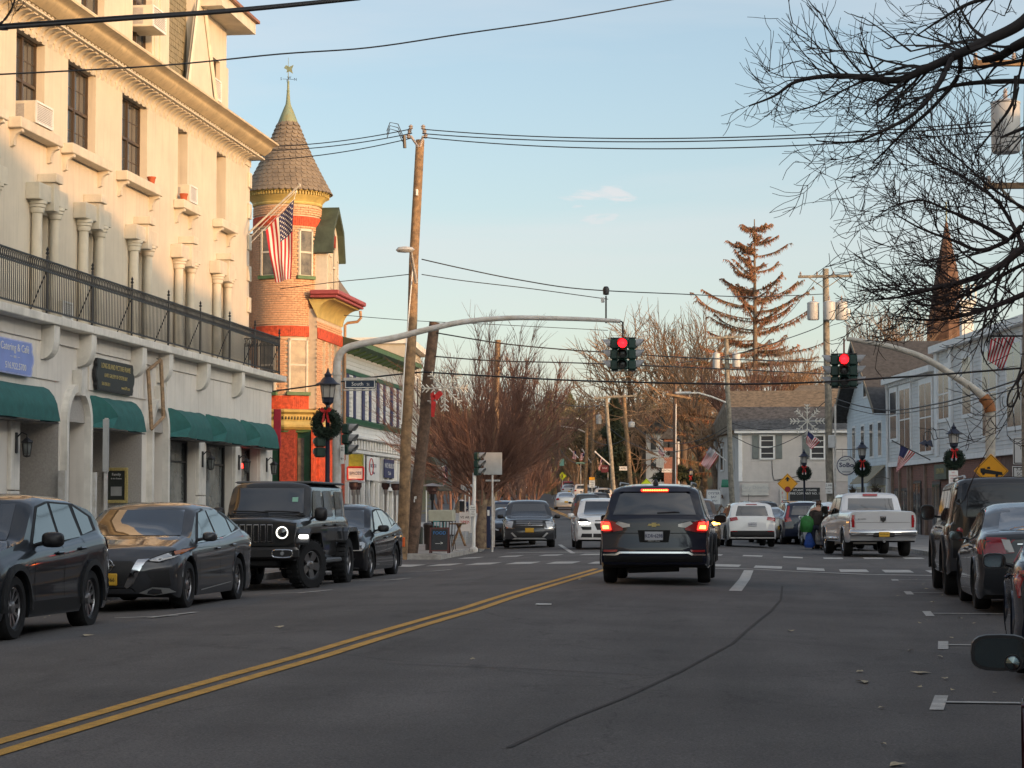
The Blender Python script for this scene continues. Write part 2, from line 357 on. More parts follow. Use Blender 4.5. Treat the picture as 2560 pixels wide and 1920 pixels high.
strip('sidewalk','pavement in front of the grey clapboard shops',66,330,kr,lambda y:kr(y)+(6 if y<140 else 2))
# pavement flags on the visible far-left pavement
M_FLAG=mat('pavement_flag',(.36,.34,.31),.9,var=.2,vs=1.1,bump=.2,bs=80)
fl=[]
y=61.9
while y<135:
    for k in range(3):
        x=kl(y)-1.0-1.55*k; fl.append(TR(x,y+.7,gy(y)+.012)@Euler((math.atan((gy(y+1)-gy(y))),0,math.atan(-(kl(y+1)-kl(y)))),'XYZ').to_matrix().to_4x4())
    y+=1.5
f=MB().bev((-.75,-.72,-.03),(.75,.72,.022),.012).mesh('flag',[M_FLAG])
for s in [o for o in bpy.data.objects if o.name=='sidewalk.001']: pieces('paving_slab',f,s,fl)

# ---- painted markings
def on(x,y,h=.006): return (x,y,zr(x,y)+h)
def stroke(name,pts,wd,m,dx=0,parent=ROAD,seg=1.2,h=.006):
    # pts: world (x,y); painted ribbon of width wd
    mb=MB(); P=[]
    for (x0,y0),(x1,y1) in zip(pts,pts[1:]):
        n=max(1,int(math.hypot(x1-x0,y1-y0)/seg))
        P+=[(x0+(x1-x0)*i/n,y0+(y1-y0)*i/n) for i in range(n)]
    P.append(pts[-1]); vs=[]
    for i,(x,y) in enumerate(P):
        a=P[max(0,i-1)]; b=P[min(len(P)-1,i+1)]; tx,ty=b[0]-a[0],b[1]-a[1]; q=math.hypot(tx,ty); nx,ny=-ty/q*wd/2,tx/q*wd/2
        vs+=[on(x+nx,y+ny,h),on(x-nx,y-ny,h)]
    mb.add(vs,[(2*i,2*i+1,2*i+3,2*i+2) for i in range(len(P)-1)])
    return mb.build(name,[m],parent,fix=False)
for dx in (-.115,.115):
    stroke('yellow_line',[(xc(y)+dx,y) for y in list(range(-30,49,2))+[47.5]][:-2]+[(xc(47.3)+dx,47.3)],.12,M_PY)
    stroke('yellow_line',[(xc(y)+dx,y) for y in range(69,300,4)],.12,M_PY)
g1=gh(1875,1423); g2=gh(2320,1439)
stroke('stop_line',[(-3.9,48.3),(g1.x,g1.y),(g2.x,g2.y),(4.2,g2.y-.9)],.32,M_PW)
a=gh(1872,1426); b=gh(1838,1478)
stroke('lane_line',[(a.x,a.y),((a.x+b.x)/2+.03,(a.y+b.y)/2),(b.x,b.y)],.2,M_PW)
# crosswalk bars
c0=gh(1060,1406); 
def bars(x0,y0,x1,y1,n,dp,wd,skip=()):
    for i in range(n):
        if i in skip: continue
        t=i/(n-1); x=x0+(x1-x0)*t; y=y0+(y1-y0)*t
        stroke('crosswalk_bar',[(x,y-dp/2),(x,y+dp/2)],wd,M_PW)
bars(-9.6,54.4,-4.6,53.0,6,2.2,.62); bars(-3.6,52.5,3.1,50.4,8,2.2,.62)
bars(-9.3,63.2,3.2,65.0,12,1.8,.55)
p=gh(1235,1385); q=gh(1500,1383)
stroke('stop_line',[(p.x+.3,p.y+1),(q.x,q.y+1)],.3,M_PW); a=gh(1392,1363); b=gh(1424,1385); stroke('lane_line',[(a.x,a.y+1),(b.x,b.y+1)],.14,M_PW)
stroke('lane_line',[(xc(y)-.0-3.4,y) for y in (69,72,76,80)],.01,M_PW) if 0 else None
# parking tees on the right
def tee(px0,py0,px1,py1,wd,right):
    a=gh(px0,py0); b=gh(px1,py1)
    stroke('parking_tee',[(a.x,a.y),(b.x,b.y)],wd,M_PW)
    m=Vector(((a.x+b.x)/2,(a.y+b.y)/2)); stroke('parking_tee',[(m.x+wd*.4,m.y),(right,m.y-.1)],.10,M_PW,h=.011)
tee(2341,1776,2354,1740,.105,3.6); tee(2358,1624,2358,1604,.105,3.6); tee(2326,1541,2316,1529,.11,3.6); tee(2276,1487,2268,1479,.12,3.6); tee(2239,1452,2236,1449,.13,3.6); 
# parking tees on the left
for (px,py) in ((400,1541),(765,1481),(975,1450),(1085,1428)):
    a=gh(px,py); stroke('parking_tee',[(a.x-.55,a.y-.1),(a.x+.25,a.y-.05)],.09,M_PW); stroke('parking_tee',[(a.x+.0,a.y-.45),(a.x+.25,a.y+.75)],.1,M_PW,h=.011)
# faint dark tar seam
M_TAR=mat('tar_sealant',(.075,.071,.069),.95,var=.1,spec=.2)
pts=[gh(px,py) for px,py in ((1956,1465),(1952,1500),(1925,1530),(1880,1565),(1830,1610),(1700,1680),(1560,1745),(1420,1800),(1270,1870))]
stroke('tar_seam',[(p.x,p.y) for p in pts],.035,M_TAR,h=.004)
pts=[gh(px,py) for px,py in ((960,1660),(1300,1672),(1640,1690))]; stroke('tar_seam',[(p.x,p.y) for p in pts],.018,M_TAR,h=.004)
# fallen leaves and litter
M_LEAF=mat('dry_leaf',(.50,.42,.28),.8,var=.25,vs=20); M_PAPER=mat('paper_scrap',(.72,.72,.70),.7,var=.05)
mb=MB()
for px,py,s in ((2302,1684,.07),(2160,1707,.06),(1976,1580,.04),(2204,1773,.025),(2238,1914,.05),(2210,1865,.02),(2330,1507,.04),(2365,1700,.03),(2275,1630,.035),(2400,1548,.03),(2150,1681,.03),(2352,1645,.03),(2300,1560,.02),(1450,1390+60,.05),(700,1570,.05),(215,1590,.06),(1180,1650,.02),(2380,1728,.02),(2300,1720,.02)):
    p=gh(px,py); n=7; ph=rnd.random()*6
    vs=[(p.x,p.y,p.z+.02)]+[(p.x+math.cos(ph+k*2*PI/n)*s*(.5+.6*(k%2))*1.3,p.y+math.sin(ph+k*2*PI/n)*s*2*(.5+.6*(k%2)),p.z+.007+.02*rnd.random()) for k in range(n)]
    mb.add(vs,[(0,1+k,1+(k+1)%n) for k in range(n)])
for k in range(160):
    y=rnd.uniform(8,46); side=rnd.random()
    x=rnd.uniform(1.5,4.4) if side<.55 else rnd.uniform(-10.2,-8.6); z=zr(x,y); s=rnd.uniform(.012,.04); ph=rnd.random()*6
    mb.add([(x+math.cos(ph+q*1.57)*s*(1.4 if q%2 else .7),y+math.sin(ph+q*1.57)*s*1.3,z+.006+.012*rnd.random()) for q in range(4)],[(0,1,2,3)])
o=mb.build('fallen_leaves',[M_LEAF],fix=False); tag(o,'dry leaves scattered over the asphalt near the parked cars','leaves',kind='stuff')
mb=MB(); p=gh(1359,1513); mb.bev((p.x-.1,p.y-.05,p.z+.004),(p.x+.1,p.y+.06,p.z+.02),.004); o=mb.build('paper_scrap',[M_PAPER],fix=False); tag(o,'white paper scrap lying in the lane left of the dark SUV','litter')
p=gh(590,1495); mb=MB(); mb.tube([(p.x-.03,p.y-.1,p.z+.03),(p.x+.1,p.y-.1,p.z+.03)],.028,10); o=mb.build('drink_can',[mat('can_metal',(.55,.6,.6),.35,metal=.7,var=.2,vs=30)],smooth=40); tag(o,'crushed drink can by the grey sedan rear tyre','can')
# ================================================================ CREAM BUILDING (left)
XG=-14.0; XW=-15.0   # ground-floor face, upper wall face
BL=thing('cream_building','cream stucco corner building with green awnings, iron balcony and bracketed cornice','building',(-14,50,0))
Y0,Y1=20.,59.6; YU1=60.0
def wallx(mb,x,ya,yb,za,zb,holes,th=.35,arch=()):
    """wall in plane x (outer face), thickness th towards -x, rectangular holes [(y0,y1,z0,z1)]"""
    yl=sorted({ya,yb,*[h[0] for h in holes],*[h[1] for h in holes]}); zl=sorted({za,zb,*[h[2] for h in holes],*[h[3] for h in holes]})
    for a,b in zip(yl,yl[1:]):
        for c,d in zip(zl,zl[1:]):
            ym,zm=(a+b)/2,(c+d)/2
            if any(h[0]<ym<h[1] and h[2]<zm<h[3] for h in holes): continue
            mb.quad((x,a,c),(x,b,c),(x,b,d),(x,a,d))
    for y0,y1,z0,z1 in holes:
        for p in (((x,y0,z0),(x-th,y0,z0),(x-th,y0,z1),(x,y0,z1)),((x,y1,z0),(x-th,y1,z0),(x-th,y1,z1),(x,y1,z1)),((x,y0,z0),(x-th,y0,z0),(x-th,y1,z0),(x,y1,z0)),((x,y0,z1),(x-th,y0,z1),(x-th,y1,z1),(x,y1,z1))): mb.quad(*p)
def sash(par,x,y0,y1,z0,z1,fm,gm,mull=0,bars=0,mid=True,name='window'):
    """window set at plane x facing +x: frame with glass child"""
    f=MB(); t=.055
    f.box((x-.06,y0,z0),(x+.03,y0+t,z1)); f.box((x-.06,y1-t,z0),(x+.03,y1,z1)); f.box((x-.06,y0+t,z0),(x+.03,y1-t,z0+t)); f.box((x-.06,y0+t,z1-t),(x+.03,y1-t,z1))
    if mid: zm=(z0+z1)/2; f.box((x-.05,y0+t,zm-.03),(x+.025,y1-t,zm+.03))
    for k in range(mull): ym=y0+(y1-y0)*(k+1)/(mull+1); f.box((x-.05,ym-.035,z0+t),(x+.035,ym+.035,z1-t))
    if bars:
        for k in range(1,bars): ym=y0+(y1-y0)*k/bars; f.box((x-.03,ym-.008,z0+t),(x-.012,ym+.008,z1-t))
        for k in range(1,4): zq=z0+(z1-z0)*k/4; f.box((x-.03,y0+t,zq-.008),(x-.013,y1-t,zq+.008))
    o=f.build(name,[fm],par); off=wloc(o)
    g=MB(); g.box((x-.045,y0+.01,z0+.01),(x-.02,y1-.01,z1-.01)); g.build('pane',[gm],o); return o
W3=[(39.3,38.4,39.9),(42.25,41.4,43.05),(45.42,44.5,46.35),(49.25,48.25,50.2),(53.25,52.8,53.66),(56.95,56.45,57.4)]
C2=[42.9,45.8,49.4,53.1,56.7,39.4]
holes3=[(a,b,8.78,10.6) for _,a,b in W3]; holes2=[(c-.42,c+.42,4.9,7.15) for c in C2]
mb=MB(); wallx(mb,XW,Y0,YU1,4.86,10.7,holes3+holes2,.38)
mb.quad((XW,YU1,4.86),(-34,YU1,4.86),(-34,YU1,10.7),(XW,YU1,10.7)); mb.quad((XW,Y0,4.86),(-34,Y0,4.86),(-34,Y0,10.7),(XW,Y0,10.7))
mb.build('upper_wall',[M_CREAM],BL,fix=False)
for i,(c,a,b) in enumerate(W3):
    nar=(b-a)<1.2
    sash(BL,XW-.36 if nar else XW-.2,a,b,8.78,10.6,M_BROWN,M_GLASS,0 if nar else 1,0 if nar else 4)
for c in C2:
    sash(BL,XW-.34,c-.42,c+.42,4.9,7.15,M_DARK,M_GLASS,0,0,False,'balcony_door')
# sills + console brackets
def console(mb,y,x,ztop,prot,h,wd):
    pts=[(x,ztop),(x+prot,ztop),(x+prot,ztop-.06)]
    for k in range(5): t=k/4; pts.append((x+prot-.02-(prot-.10)*math.sin(t*PI/2),ztop-.07-(h*.55)*(1-math.cos(t*PI/2))))
    pts+=[(x+.085,ztop-h*.62),(x+.085,ztop-h*.9),(x,ztop-h)]
    mb.prism([(a,b) for a,b in pts],y-wd/2,y+wd/2,'y')
for c,a,b in W3:
    e=.42 if (b-a)>1.2 else .36
    mb=MB(); mb.bev((XW-.0,a-e,8.56),(XW+.27,b+e,8.77),.012); s=mb.build('sill',[M_CREAM2],BL)
    for y in (a-e+.18,b+e-.18):
        mb=MB(); console(mb,y,XW,8.56,.24,.36,.13); mb.build('console',[M_CREAM2],s,fix=True)
# surrounds with paired columns
for c in C2:
    mb=MB(); y0=c-.88
    mb.bev((XW,y0,7.33),(XW+.28,y0+.72,7.66),.01); mb.bev((XW,y0+1.02,7.33),(XW+.28,y0+1.75,7.66),.01)
    mb.bev((XW,y0+.72,7.18),(XW+.34,y0+1.02,7.74),.008); mb.bev((XW,y0+.66,7.745),(XW+.40,y0+1.08,7.92),.01)
    s=mb.build('entablature',[M_CREAM2],BL)
    for yy in (y0+.34,y0+1.40):
        mb=MB(); mb.lathe([(.13,4.88),(.13,5.0),(.115,5.02),(.105,6.9),(.105,7.08),(.135,7.09),(.15,7.14),(.15,7.18),(.175,7.2),(.175,7.25),(.2,7.26),(.2,7.325)],(XW+.12,yy,0),14)
        mb.build('column',[M_CREAM2],s,smooth=35)
# cornice: modillions, fillet, cove gutter, roof lip
mod=MB(); pts=[(0,0),(.33,0),(.33,-.04)]
for k in range(7): t=k/6; pts.append((.30-.27*math.sin(t*PI/2),-.045-.23*(1-math.cos(t*PI/2))))
pts+=[(0,-.34)]
mod.prism(pts,-.10,.10,'y'); mm=mod.mesh('modillion',[M_CREAM2])
ml=[TR(XW,Y0+.2+.345*k,10.91) for k in range(int((59.6-Y0)/.345)) if Y0+.2+.345*k>34]
pieces('modillion',mm,BL,ml)
mb=MB(); mb.box((XW-.2,Y0,10.912),(XW+.40,YU1+.1,10.95)); mb.box((XW-.3,Y0,10.7),(XW+.03,YU1+.03,10.91))
mb.build('cornice_bed',[M_CREAM2],BL)
dent=MB().box((XW+.31,-.06,0),(XW+.41,.06,.035)).mesh('dentil',[M_CREAM2])
pieces('cornice_block',dent,BL,[TR(0,Y0+.03+.23*k,10.952) for k in range(int((59.6-Y0)/.23)) if Y0+.23*k>36])
mb=MB(); prof=[(XW+.30,10.985),(XW+.44,10.985)]
for k in range(13): t=k/12; prof.append((XW+.44+.21*math.sin(min(1,t*1.25)*PI/2)+(.15*((t-.72)/.28)**2 if t>.72 else 0),10.985+.265*t))
prof+=[(XW+.80,11.25),(XW+.84,11.26),(XW+.84,11.31),(XW+.2,11.34),(XW+.2,10.985)]
mb.prism(prof,Y0,YU1-.1,'y')
mb.build('cove_gutter',[mat('ochre_sheet_cornice',(.62,.50,.31),.5,var=.12,vs=1.5,streak=.5,bump=.15,bs=8)],BL,smooth=45)
# quoins at the far corner
q=MB(); q.bev((0,-.28,0),(.06,.0,.42),.01); qm=q.mesh('quoin',[M_CREAM2]); q2=MB(); q2.bev((0,-.16,0),(.05,.0,.34),.01); qm2=q2.mesh('quoin_s',[M_CREAM2])
pieces('quoin',qm,BL,[TR(XW,YU1+.03,4.95+.86*k) for k in range(7)]); 
# attic storey behind the gutter: shingled mansard + wall dormers
mb=MB(); mb.box((-30,Y0,11.1),(XW-.55,YU1-.3,13.4)); mb.build('attic_wall',[M_CREAM],BL)
M_SHG=mat('olive_shingle',(.22,.185,.115),.85,var=.25,vs=7,col2=(.13,.12,.08),bump=.3,bs=50)
XA=XW-.1
mb=MB(); wallx(mb,XA,36.0,52.05,11.5,15.4,[(49.3,50.85,12.0,14.2),(45.6,47.2,12.0,14.2)],.3); mb.box((-20,36.,11.3),(XA-.32,52.05,15.4)); mb.box((XA,51.3,11.5),(XA+.07,52.05,15.4)); mb.box((XA,51.0,11.5),(XA+.03,51.3,15.4)); mb.build('wall_dormer',[M_CREAM],BL,fix=False)
sash(BL,XA-.18,49.3,50.85,12.0,14.2,M_BROWN,M_GLASS,1,0); sash(BL,XA-.18,45.6,47.2,12.0,14.2,M_BROWN,M_GLASS,1,0)
mb=MB(); wallx(mb,XA,54.6,57.75,11.4,14.2,[(56.05,57.1,11.6,13.05)],.3); mb.quad((XA,57.75,11.4),(-19,57.75,11.4),(-19,57.75,14.2),(XA,57.75,14.2)); mb.quad((XA,54.6,11.4),(-19,54.6,11.4),(-19,54.6,14.2),(XA,54.6,14.2)); mb.build('wall_dormer',[M_CREAM],BL,fix=False)
sash(BL,XA-.14,56.05,57.1,11.6,13.05,M_BROWN,M_GLASS,1,0)
mb=MB(); mb.box((-20,54.9,14.06),(XA+.62,58.45,14.36)); mb.build('dormer_eave',[M_CREAM2],BL)
mb=MB(); mb.box((-20,54.8,14.365),(XA+.72,58.55,14.44)); mb.build('eave_flashing',[mat('copper_flashing',(.30,.13,.07),.5,var=.2)],BL)
def slope(z): return XA-.12-(z-11.5)*.05
mb=MB(); mb.quad((slope(11.3),52.0,11.3),(slope(11.3),54.0,11.3),(slope(15.),55.2,15.),(slope(15),52.0,15)); mb.build('mansard_slope',[M_SHG],BL,fix=False)
sh=MB(); sh.bev((-.012,0,0),(.018,.21,.155),.005); shm=sh.mesh('shingle',[M_SHG]); sl=[]
for r in range(22):
    z=11.6+r*.152; y=52.1-rnd.uniform(0,.12)
    ye=53.62+(z-11.6)*.34
    while y<ye:
        w_=rnd.choice([.8,.95,1.1,1.25])
        if y>51.95: sl.append(TR(slope(z)+.012,y,z)@Matrix.Rotation(R(rnd.uniform(-.8,.8)),4,'X')@Matrix.Rotation(R(-7),4,'Y')@Matrix.Diagonal((1,w_*.95,rnd.uniform(.94,1.1),1)))
        y+=.21*w_
pieces('shingle',shm,BL,sl)
# tall triangular cheek board standing proud of the slope
MB().prism([(53.6,11.4),(56.35,11.6),(54.98,14.5),(54.75,14.5)],XA+.005,XA+.06,'x').build('triangular_cheek',[M_CREAM],BL)
mb=MB(); mb.tube([(XA+.08,53.62,11.5),(XA+.08,54.72,14.4)],.045,4); mb.build('raking_board',[M_CREAM2],BL)
mb=MB(); mb.tube([(XA+.09,56.45,11.7),(XA+.09,54.98,14.4)],.065,4); mb.build('raking_board',[M_CREAM2],BL)
# ---- balcony
mb=MB(); 
for a,b in ((Y0,39.9),(39.9,43.0),(43.0,46.2),(46.2,51.0),(51.0,59.9)): mb.bev((XW-.1,a+.004,4.74),(XG+.10,b-.004,4.90),.015)
mb.build('balcony_slab',[M_GREY2],BL)
# railing pieces
RX=XG-.02
mb=MB(); 
for z in (5.92,5.72,4.99): mb.box((RX-.02,Y0+10,z-.014),(RX+.02,59.55,z+.014)); mb.box((-20,59.52,z-.014),(RX,59.56,z+.014))
RAIL=mb.build('railing',[M_BLACK],BL)
posts=[37.8]+[40.51,43.23,45.92,48.69,51.39,54.13,56.74,59.5]
for y in posts:
    mb=MB(); mb.tube([(RX,y,4.9),(RX,y,6.02)],.022,6); mb.lathe([(.0,6.02),(.035,6.05),(.035,6.07),(.012,6.1),(.03,6.13),(.0,6.19)],(RX,y,0),6); mb.tube([(RX,y,5.75),(RX-.35,y-.0,4.92)],.012,5); mb.build('railing_post',[M_BLACK],RAIL)
bl=MB(); bl.tube([(0,0,-.93),(0,0,-.2)],.0085,4,False); bl.add([(0,-.034,-.20),(0,.034,-.20),(0,0,-.11)],[(0,1,2)]); bl.add([(.004,-.032,-.93),(.004,.032,-.93),(.004,0,-.83)],[(0,1,2)])
n=10; r=.045
ring=[(0,math.cos(2*PI*k/n)*r*.85,-.1+.09*math.sin(2*PI*k/n)) for k in range(n)]
bl.tube(ring+[ring[0]],.008,4,False)
bm_=bl.mesh('baluster',[M_BLACK],fix=False); L_=[]
y=30.2
while y<59.5:
    L_.append(TR(RX,y,5.915)); y+=.105
L_.sort(key=lambda M:-M[1][3]); L_=[M for M in L_ if M[1][3]>37.2]+[M for M in L_ if M[1][3]<=37.2]
for k in range(9): L_.insert(0,TR(RX-.1-.11*k,59.54,5.915)@Matrix.Rotation(R(90),4,'Z'))
pieces('baluster',bm_,BL,L_,limit=285)
# ---- ground floor: frieze, corbels, piers, arches, shop windows
OPEN=[(30.0,38.0),(38.0,39.1),]
mb=MB()
# frieze above openings
arch=[(42.18,43.52),(47.98,49.10)]
def holes_ground():
    H=[(39.6,41.95,.05,2.95),(43.85,47.5,.05,2.95),(49.45,51.9,.75,2.95),(52.6,55.4,.75,2.95),(56.05,58.0,.75,2.95)]
    return H
HG=holes_ground()
wh=HG+[(a,b,.0,3.0) for a,b in arch]+[(32,38.6,.05,2.95)]
wallx(mb,XG-.25,Y0,59.5,0,4.74,wh,.30)
# arch heads: fill spandrels between spring and crown
for a,b in arch:
    c=(a+b)/2; r_=(b-a)/2; zc=3.0; n=12; X=XG-.25
    top=3.62
    pts=[(c-r_*math.cos(PI*k/n),zc+ .60*math.sin(PI*k/n)) for k in range(n+1)]
mb.quad((XG-.25,59.5,0),(-34,59.5,0),(-34,59.5,4.74),(XG-.25,59.5,4.74)); mb.quad((XG-.25,Y0,0),(-34,Y0,0),(-34,Y0,4.74),(XG-.25,Y0,4.74))
mb.build('ground_floor_wall',[M_GREY],BL,fix=False)
for a,b in arch:
    c=(a+b)/2; r_=(b-a)/2; n=14
    # dark arch recess drawn as real niche: archivolt ring proud, niche back
    mb=MB(); X=XG-.25
    o_=[(c-(r_+.13)*math.cos(PI*k/n),2.98+(.60+.15)*math.sin(PI*k/n)) for k in range(n+1)]; i_=[(c-r_*math.cos(PI*k/n),2.98+.60*math.sin(PI*k/n)) for k in range(n+1)]
    for k in range(n):
        A,B,C_,D_=o_[k],o_[k+1],i_[k+1],i_[k]
        mb.quad((X+.14,*A),(X+.14,*B),(X+.14,*C_),(X+.14,*D_)); mb.quad((X,*A),(X,*B),(X+.14,*B),(X+.14,*A)); mb.quad((X-.5,*D_),(X-.5,*C_),(X+.14,*C_),(X+.14,*D_))
    for yy0,yy1 in ((a-.13,a),(b,b+.13)): mb.box((X,yy0,.05),(X+.14,yy1,2.98))
    mb.build('archivolt',[M_GREY2],BL,fix=True)
    mb=MB(); mb.box((X+.005,c-.13,3.5),(X+.2,c+.13,4.0)); mb.build('keystone',[M_GREY2],BL)
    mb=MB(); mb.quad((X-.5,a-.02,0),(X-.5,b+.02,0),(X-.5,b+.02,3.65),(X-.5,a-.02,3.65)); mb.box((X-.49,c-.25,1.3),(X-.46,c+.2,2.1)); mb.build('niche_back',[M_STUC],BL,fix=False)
    sp=MB(); # darker sheet standing for the niche shade in the arch head (wall hole goes to z=3.0 only, ring covers above)
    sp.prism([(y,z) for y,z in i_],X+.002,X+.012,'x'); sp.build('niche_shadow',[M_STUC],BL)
# shallow vertical joints / belt line on the frieze as recessed grooves in slabs
fr=MB().bev((0,0,0),(.03,1,1),.004)
def slabs(y0,y1,z0,z1,n,parent=BL):
    wd=(y1-y0)/n
    for k in range(n):
        b=MB(); b.bev((XG-.25,y0+wd*k+.008,z0),(XG-.215,y0+wd*(k+1)-.008,z1),.005); b.build('facing_stone',[M_GREY],parent)
slabs(36.5,41.9,3.72,4.42,4); slabs(43.7,47.8,3.66,4.42,6); slabs(49.3,59.45,3.1,4.42,15)
for a,b in ((36.5,40.75),(41.1,43.0),(43.35,46.5),(46.85,48.55),(48.9,51.8),(52.1,55.15),(55.45,59.45)):
    m_=MB(); m_.bev((XG-.25,a,4.44),(XG-.2,b,4.735),.006); m_.build('frieze_block',[M_GREY],BL)
# corbels
cb=MB(); pts=[(0,0),(.30,0)]+[(.30-.30*(k/8)**2.2,-.25-.40*math.sin(k/8*PI/2)) for k in range(9)]
cb.prism(pts,-.16,.16,'y'); cm=cb.mesh('corbel',[M_GREY2])
for y in (37.5,40.92,43.17,46.66,48.72,51.95,55.3): inst('corbel',cm,BL,Vector((XG-.25,y,4.735))-wloc(BL))
# shop fronts
def shopwin(y0,y1,z0=.75):
    f=MB(); X=XG-.5
    f.box((X-.08,y0,z0),(X+.05,y0+.10,2.95)); f.box((X-.08,y1-.10,z0),(X+.05,y1,2.95)); f.box((X-.08,y0+.1,z0),(X+.05,y1-.1,z0+.1)); f.box((X-.08,y0+.1,2.83),(X+.05,y1-.1,2.95)); f.box((X-.06,y0+.1,2.36),(X+.04,y1-.1,2.40))
    o=f.build('shop_window',[M_BLACK],BL); g=MB(); g.box((X-.04,y0+.05,z0+.05),(X-.01,y1-.05,2.9)); g.build('pane',[M_GLASS2],o); return o
shopwin(49.45,51.9); shopwin(52.6,55.4); shopwin(56.05,58.0)
# recessed entrances
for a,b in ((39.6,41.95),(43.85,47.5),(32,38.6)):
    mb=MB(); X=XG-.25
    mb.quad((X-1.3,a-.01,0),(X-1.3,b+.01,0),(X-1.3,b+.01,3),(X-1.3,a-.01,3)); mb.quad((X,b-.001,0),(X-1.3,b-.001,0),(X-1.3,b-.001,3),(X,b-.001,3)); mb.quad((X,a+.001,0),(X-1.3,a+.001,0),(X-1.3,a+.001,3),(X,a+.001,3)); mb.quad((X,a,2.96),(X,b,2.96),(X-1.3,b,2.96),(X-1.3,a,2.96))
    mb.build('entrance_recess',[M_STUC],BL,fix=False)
    d=MB(); d.box((X-1.28,a+.3,.05),(X-1.2,a+1.3,2.5)); o=d.build('door',[M_BLACK],BL); g=MB(); g.box((X-1.2,a+.42,.4),(X-1.185,a+1.18,2.3)); g.build('pane',[M_GLASS],o)
for y0,y1 in ((39.12,39.58),(51.93,52.57),(55.43,56.02),(58.05,59.4)): 
    for z0,z1 in ((.1,1.58),(1.6,2.9)): MB().bev((XG-.25,y0,z0),(XG-.17,y1,z1),.01).build('pier_block',[M_GREY2],BL)
# awnings: quarter-round convex hoods with closed ends
def awning(y0,y1,zt=3.56,zb=2.9):
    X=XG-.24; pr=.44; prof=[(0,zt),(.10,zt-.005),(.22,zt-.06),(.34,zt-.19),(.42,zt-.34),(pr,zt-.42),(pr+.01,zb)]
    ins=[.30,.32,.42,.58,.72,.78,.42]; ny=14; vs=[];fs=[]
    for i,(x,z) in enumerate(prof):
        for j in range(ny+1):
            u=j/ny; y=(y0+ins[i])+(y1-ins[i]*.35-y0-ins[i])*u; vs.append((X+x,y,z-.014*abs(math.sin(u*PI*3))-.01*math.sin(u*PI)))
    for i in range(len(prof)-1):
        for j in range(ny): fs.append((i*(ny+1)+j,(i+1)*(ny+1)+j,(i+1)*(ny+1)+j+1,i*(ny+1)+j+1))
    mb=MB(); mb.add(vs,fs)
    for e,ye in ((0,y0),(ny,y1)):   # hooded ends run back to the wall
        w0=(X,ye,zb); mid=[(X+x*.35,ye+(vs[i*(ny+1)+e][1]-ye)*.35,zb+(z-zb)*.42) for i,(x,z) in enumerate(prof)]
        o=len(mb.v); n=len(prof); mb.add([vs[i*(ny+1)+e] for i in range(n)]+mid+[w0],[(i,i+1,n+i+1,n+i) for i in range(n-1)]+[(n+i,n+i+1,2*n) for i in range(n-1)])
    o=mb.build('awning',[M_AWN],BL,smooth=38,fix=False)
    sd=MB(); sd.box((X,y0+.1,zb-.05),(X+pr-.03,y1-.1,zb-.03)); sd.build('awning_frame',[M_BLACK],o); return o
for a,b in ((32.5,40.85),(43.55,46.45),(49.1,51.95),(52.35,55.3),(55.75,58.75)): awning(a,b)
# wall lanterns
def lantern(y,z,x=XG-.16):
    mb=MB(); mb.bev((x-.02,y-.05,z-.18),(x+.02,y+.05,z+.2),.01); mb.tube([(x,y,z+.1),(x+.1,y,z+.2),(x+.2,y,z+.16),(x+.2,y,z+.1)],.014,6); o=mb.build('wall_lantern',[M_BLACK],BL)
    h=MB(); h.lathe([(.0,.13),(.03,.1),(.11,.04),(.12,.02),(.1,.0)],(x+.2,y,z),6); 
    for k in range(6): q=k*PI/3; h.tube([(x+.2+.095*math.cos(q),y+.095*math.sin(q),z+.01),(x+.2+.065*math.cos(q),y+.065*math.sin(q),z-.22)],.008,4)
    h.lathe([(.07,-.22),(.07,-.24),(.0,-.26)],(x+.2,y,z),6); h.build('lantern_cage',[M_BLACK],o); g=MB(); g.lathe([(.085,.0),(.06,-.21)],(x+.2,y,z),6); g.build('lantern_glass',[M_GLASS2],o)
for y in (39.35,52.2,55.7,58.7): lantern(y,2.45)
# grey downpipe & utility post in front
for y in (41.8,43.7): 
    mb=MB(); mb.box((XG-.2,y,.05),(XG-.06,y+.09,2.0)); mb.build('downpipe',[M_GALV],BL)
# ---- things on the facade
def aircon(y0,y1,z0,z1,x0,x1,label,dirt=False):
    o=thing('air_conditioner',label,'air conditioner',(x0,(y0+y1)/2,z0),group='window air conditioners')
    mb=MB(); mb.bev((x0,y0,z0),(x1-.03,y1,z1),.015); mb.build('casing',[M_CREAM2],o)
    f=MB(); 
    f.box((x1-.03,y0+.0,z0),(x1,y0+.04,z1)); f.box((x1-.03,y1-.04,z0),(x1,y1,z1)); f.box((x1-.03,y0+.04,z0),(x1,y1-.04,z0+.04)); f.box((x1-.03,y0+.04,z1-.04),(x1,y1-.04,z1)); f.build('front_frame',[M_WHITE],o)
    n=10
    for k in range(n): 
        z=z0+.05+(z1-z0-.1)*k/n; g=MB(); g.box((x1-.026,y0+.045,z),(x1-.008,y1-.045,z+.018)); g.build('grille_slat',[M_WHITE],o)
    m=MB(); m.box((x0+.08,y0-.004,z0+.06),(x1-.25,y0+.0,z1-.06)); m.build('side_vent',[M_STUC],o)
aircon(41.75,42.75,8.78,9.22,XW-.3,XW+.3,'white window air conditioner with stained grille on the near sill of the cream building')
aircon(52.95,53.62,8.78,9.2,XW-.3,XW+.28,'white air conditioner in the narrow third floor window above the sixth bay')
aircon(49.45,50.5,12.35,12.85,XA-.2,XA+.45,'white air conditioner in the attic window above the cornice')
aircon(46.2,47.1,12.9,13.4,XA-.2,XA+.45,'white air conditioner in the attic window at the top edge of the photo')
aircon(56.25,57.0,11.95,12.5,XA-.2,XA+.08,'small air conditioner in the last attic dormer window')
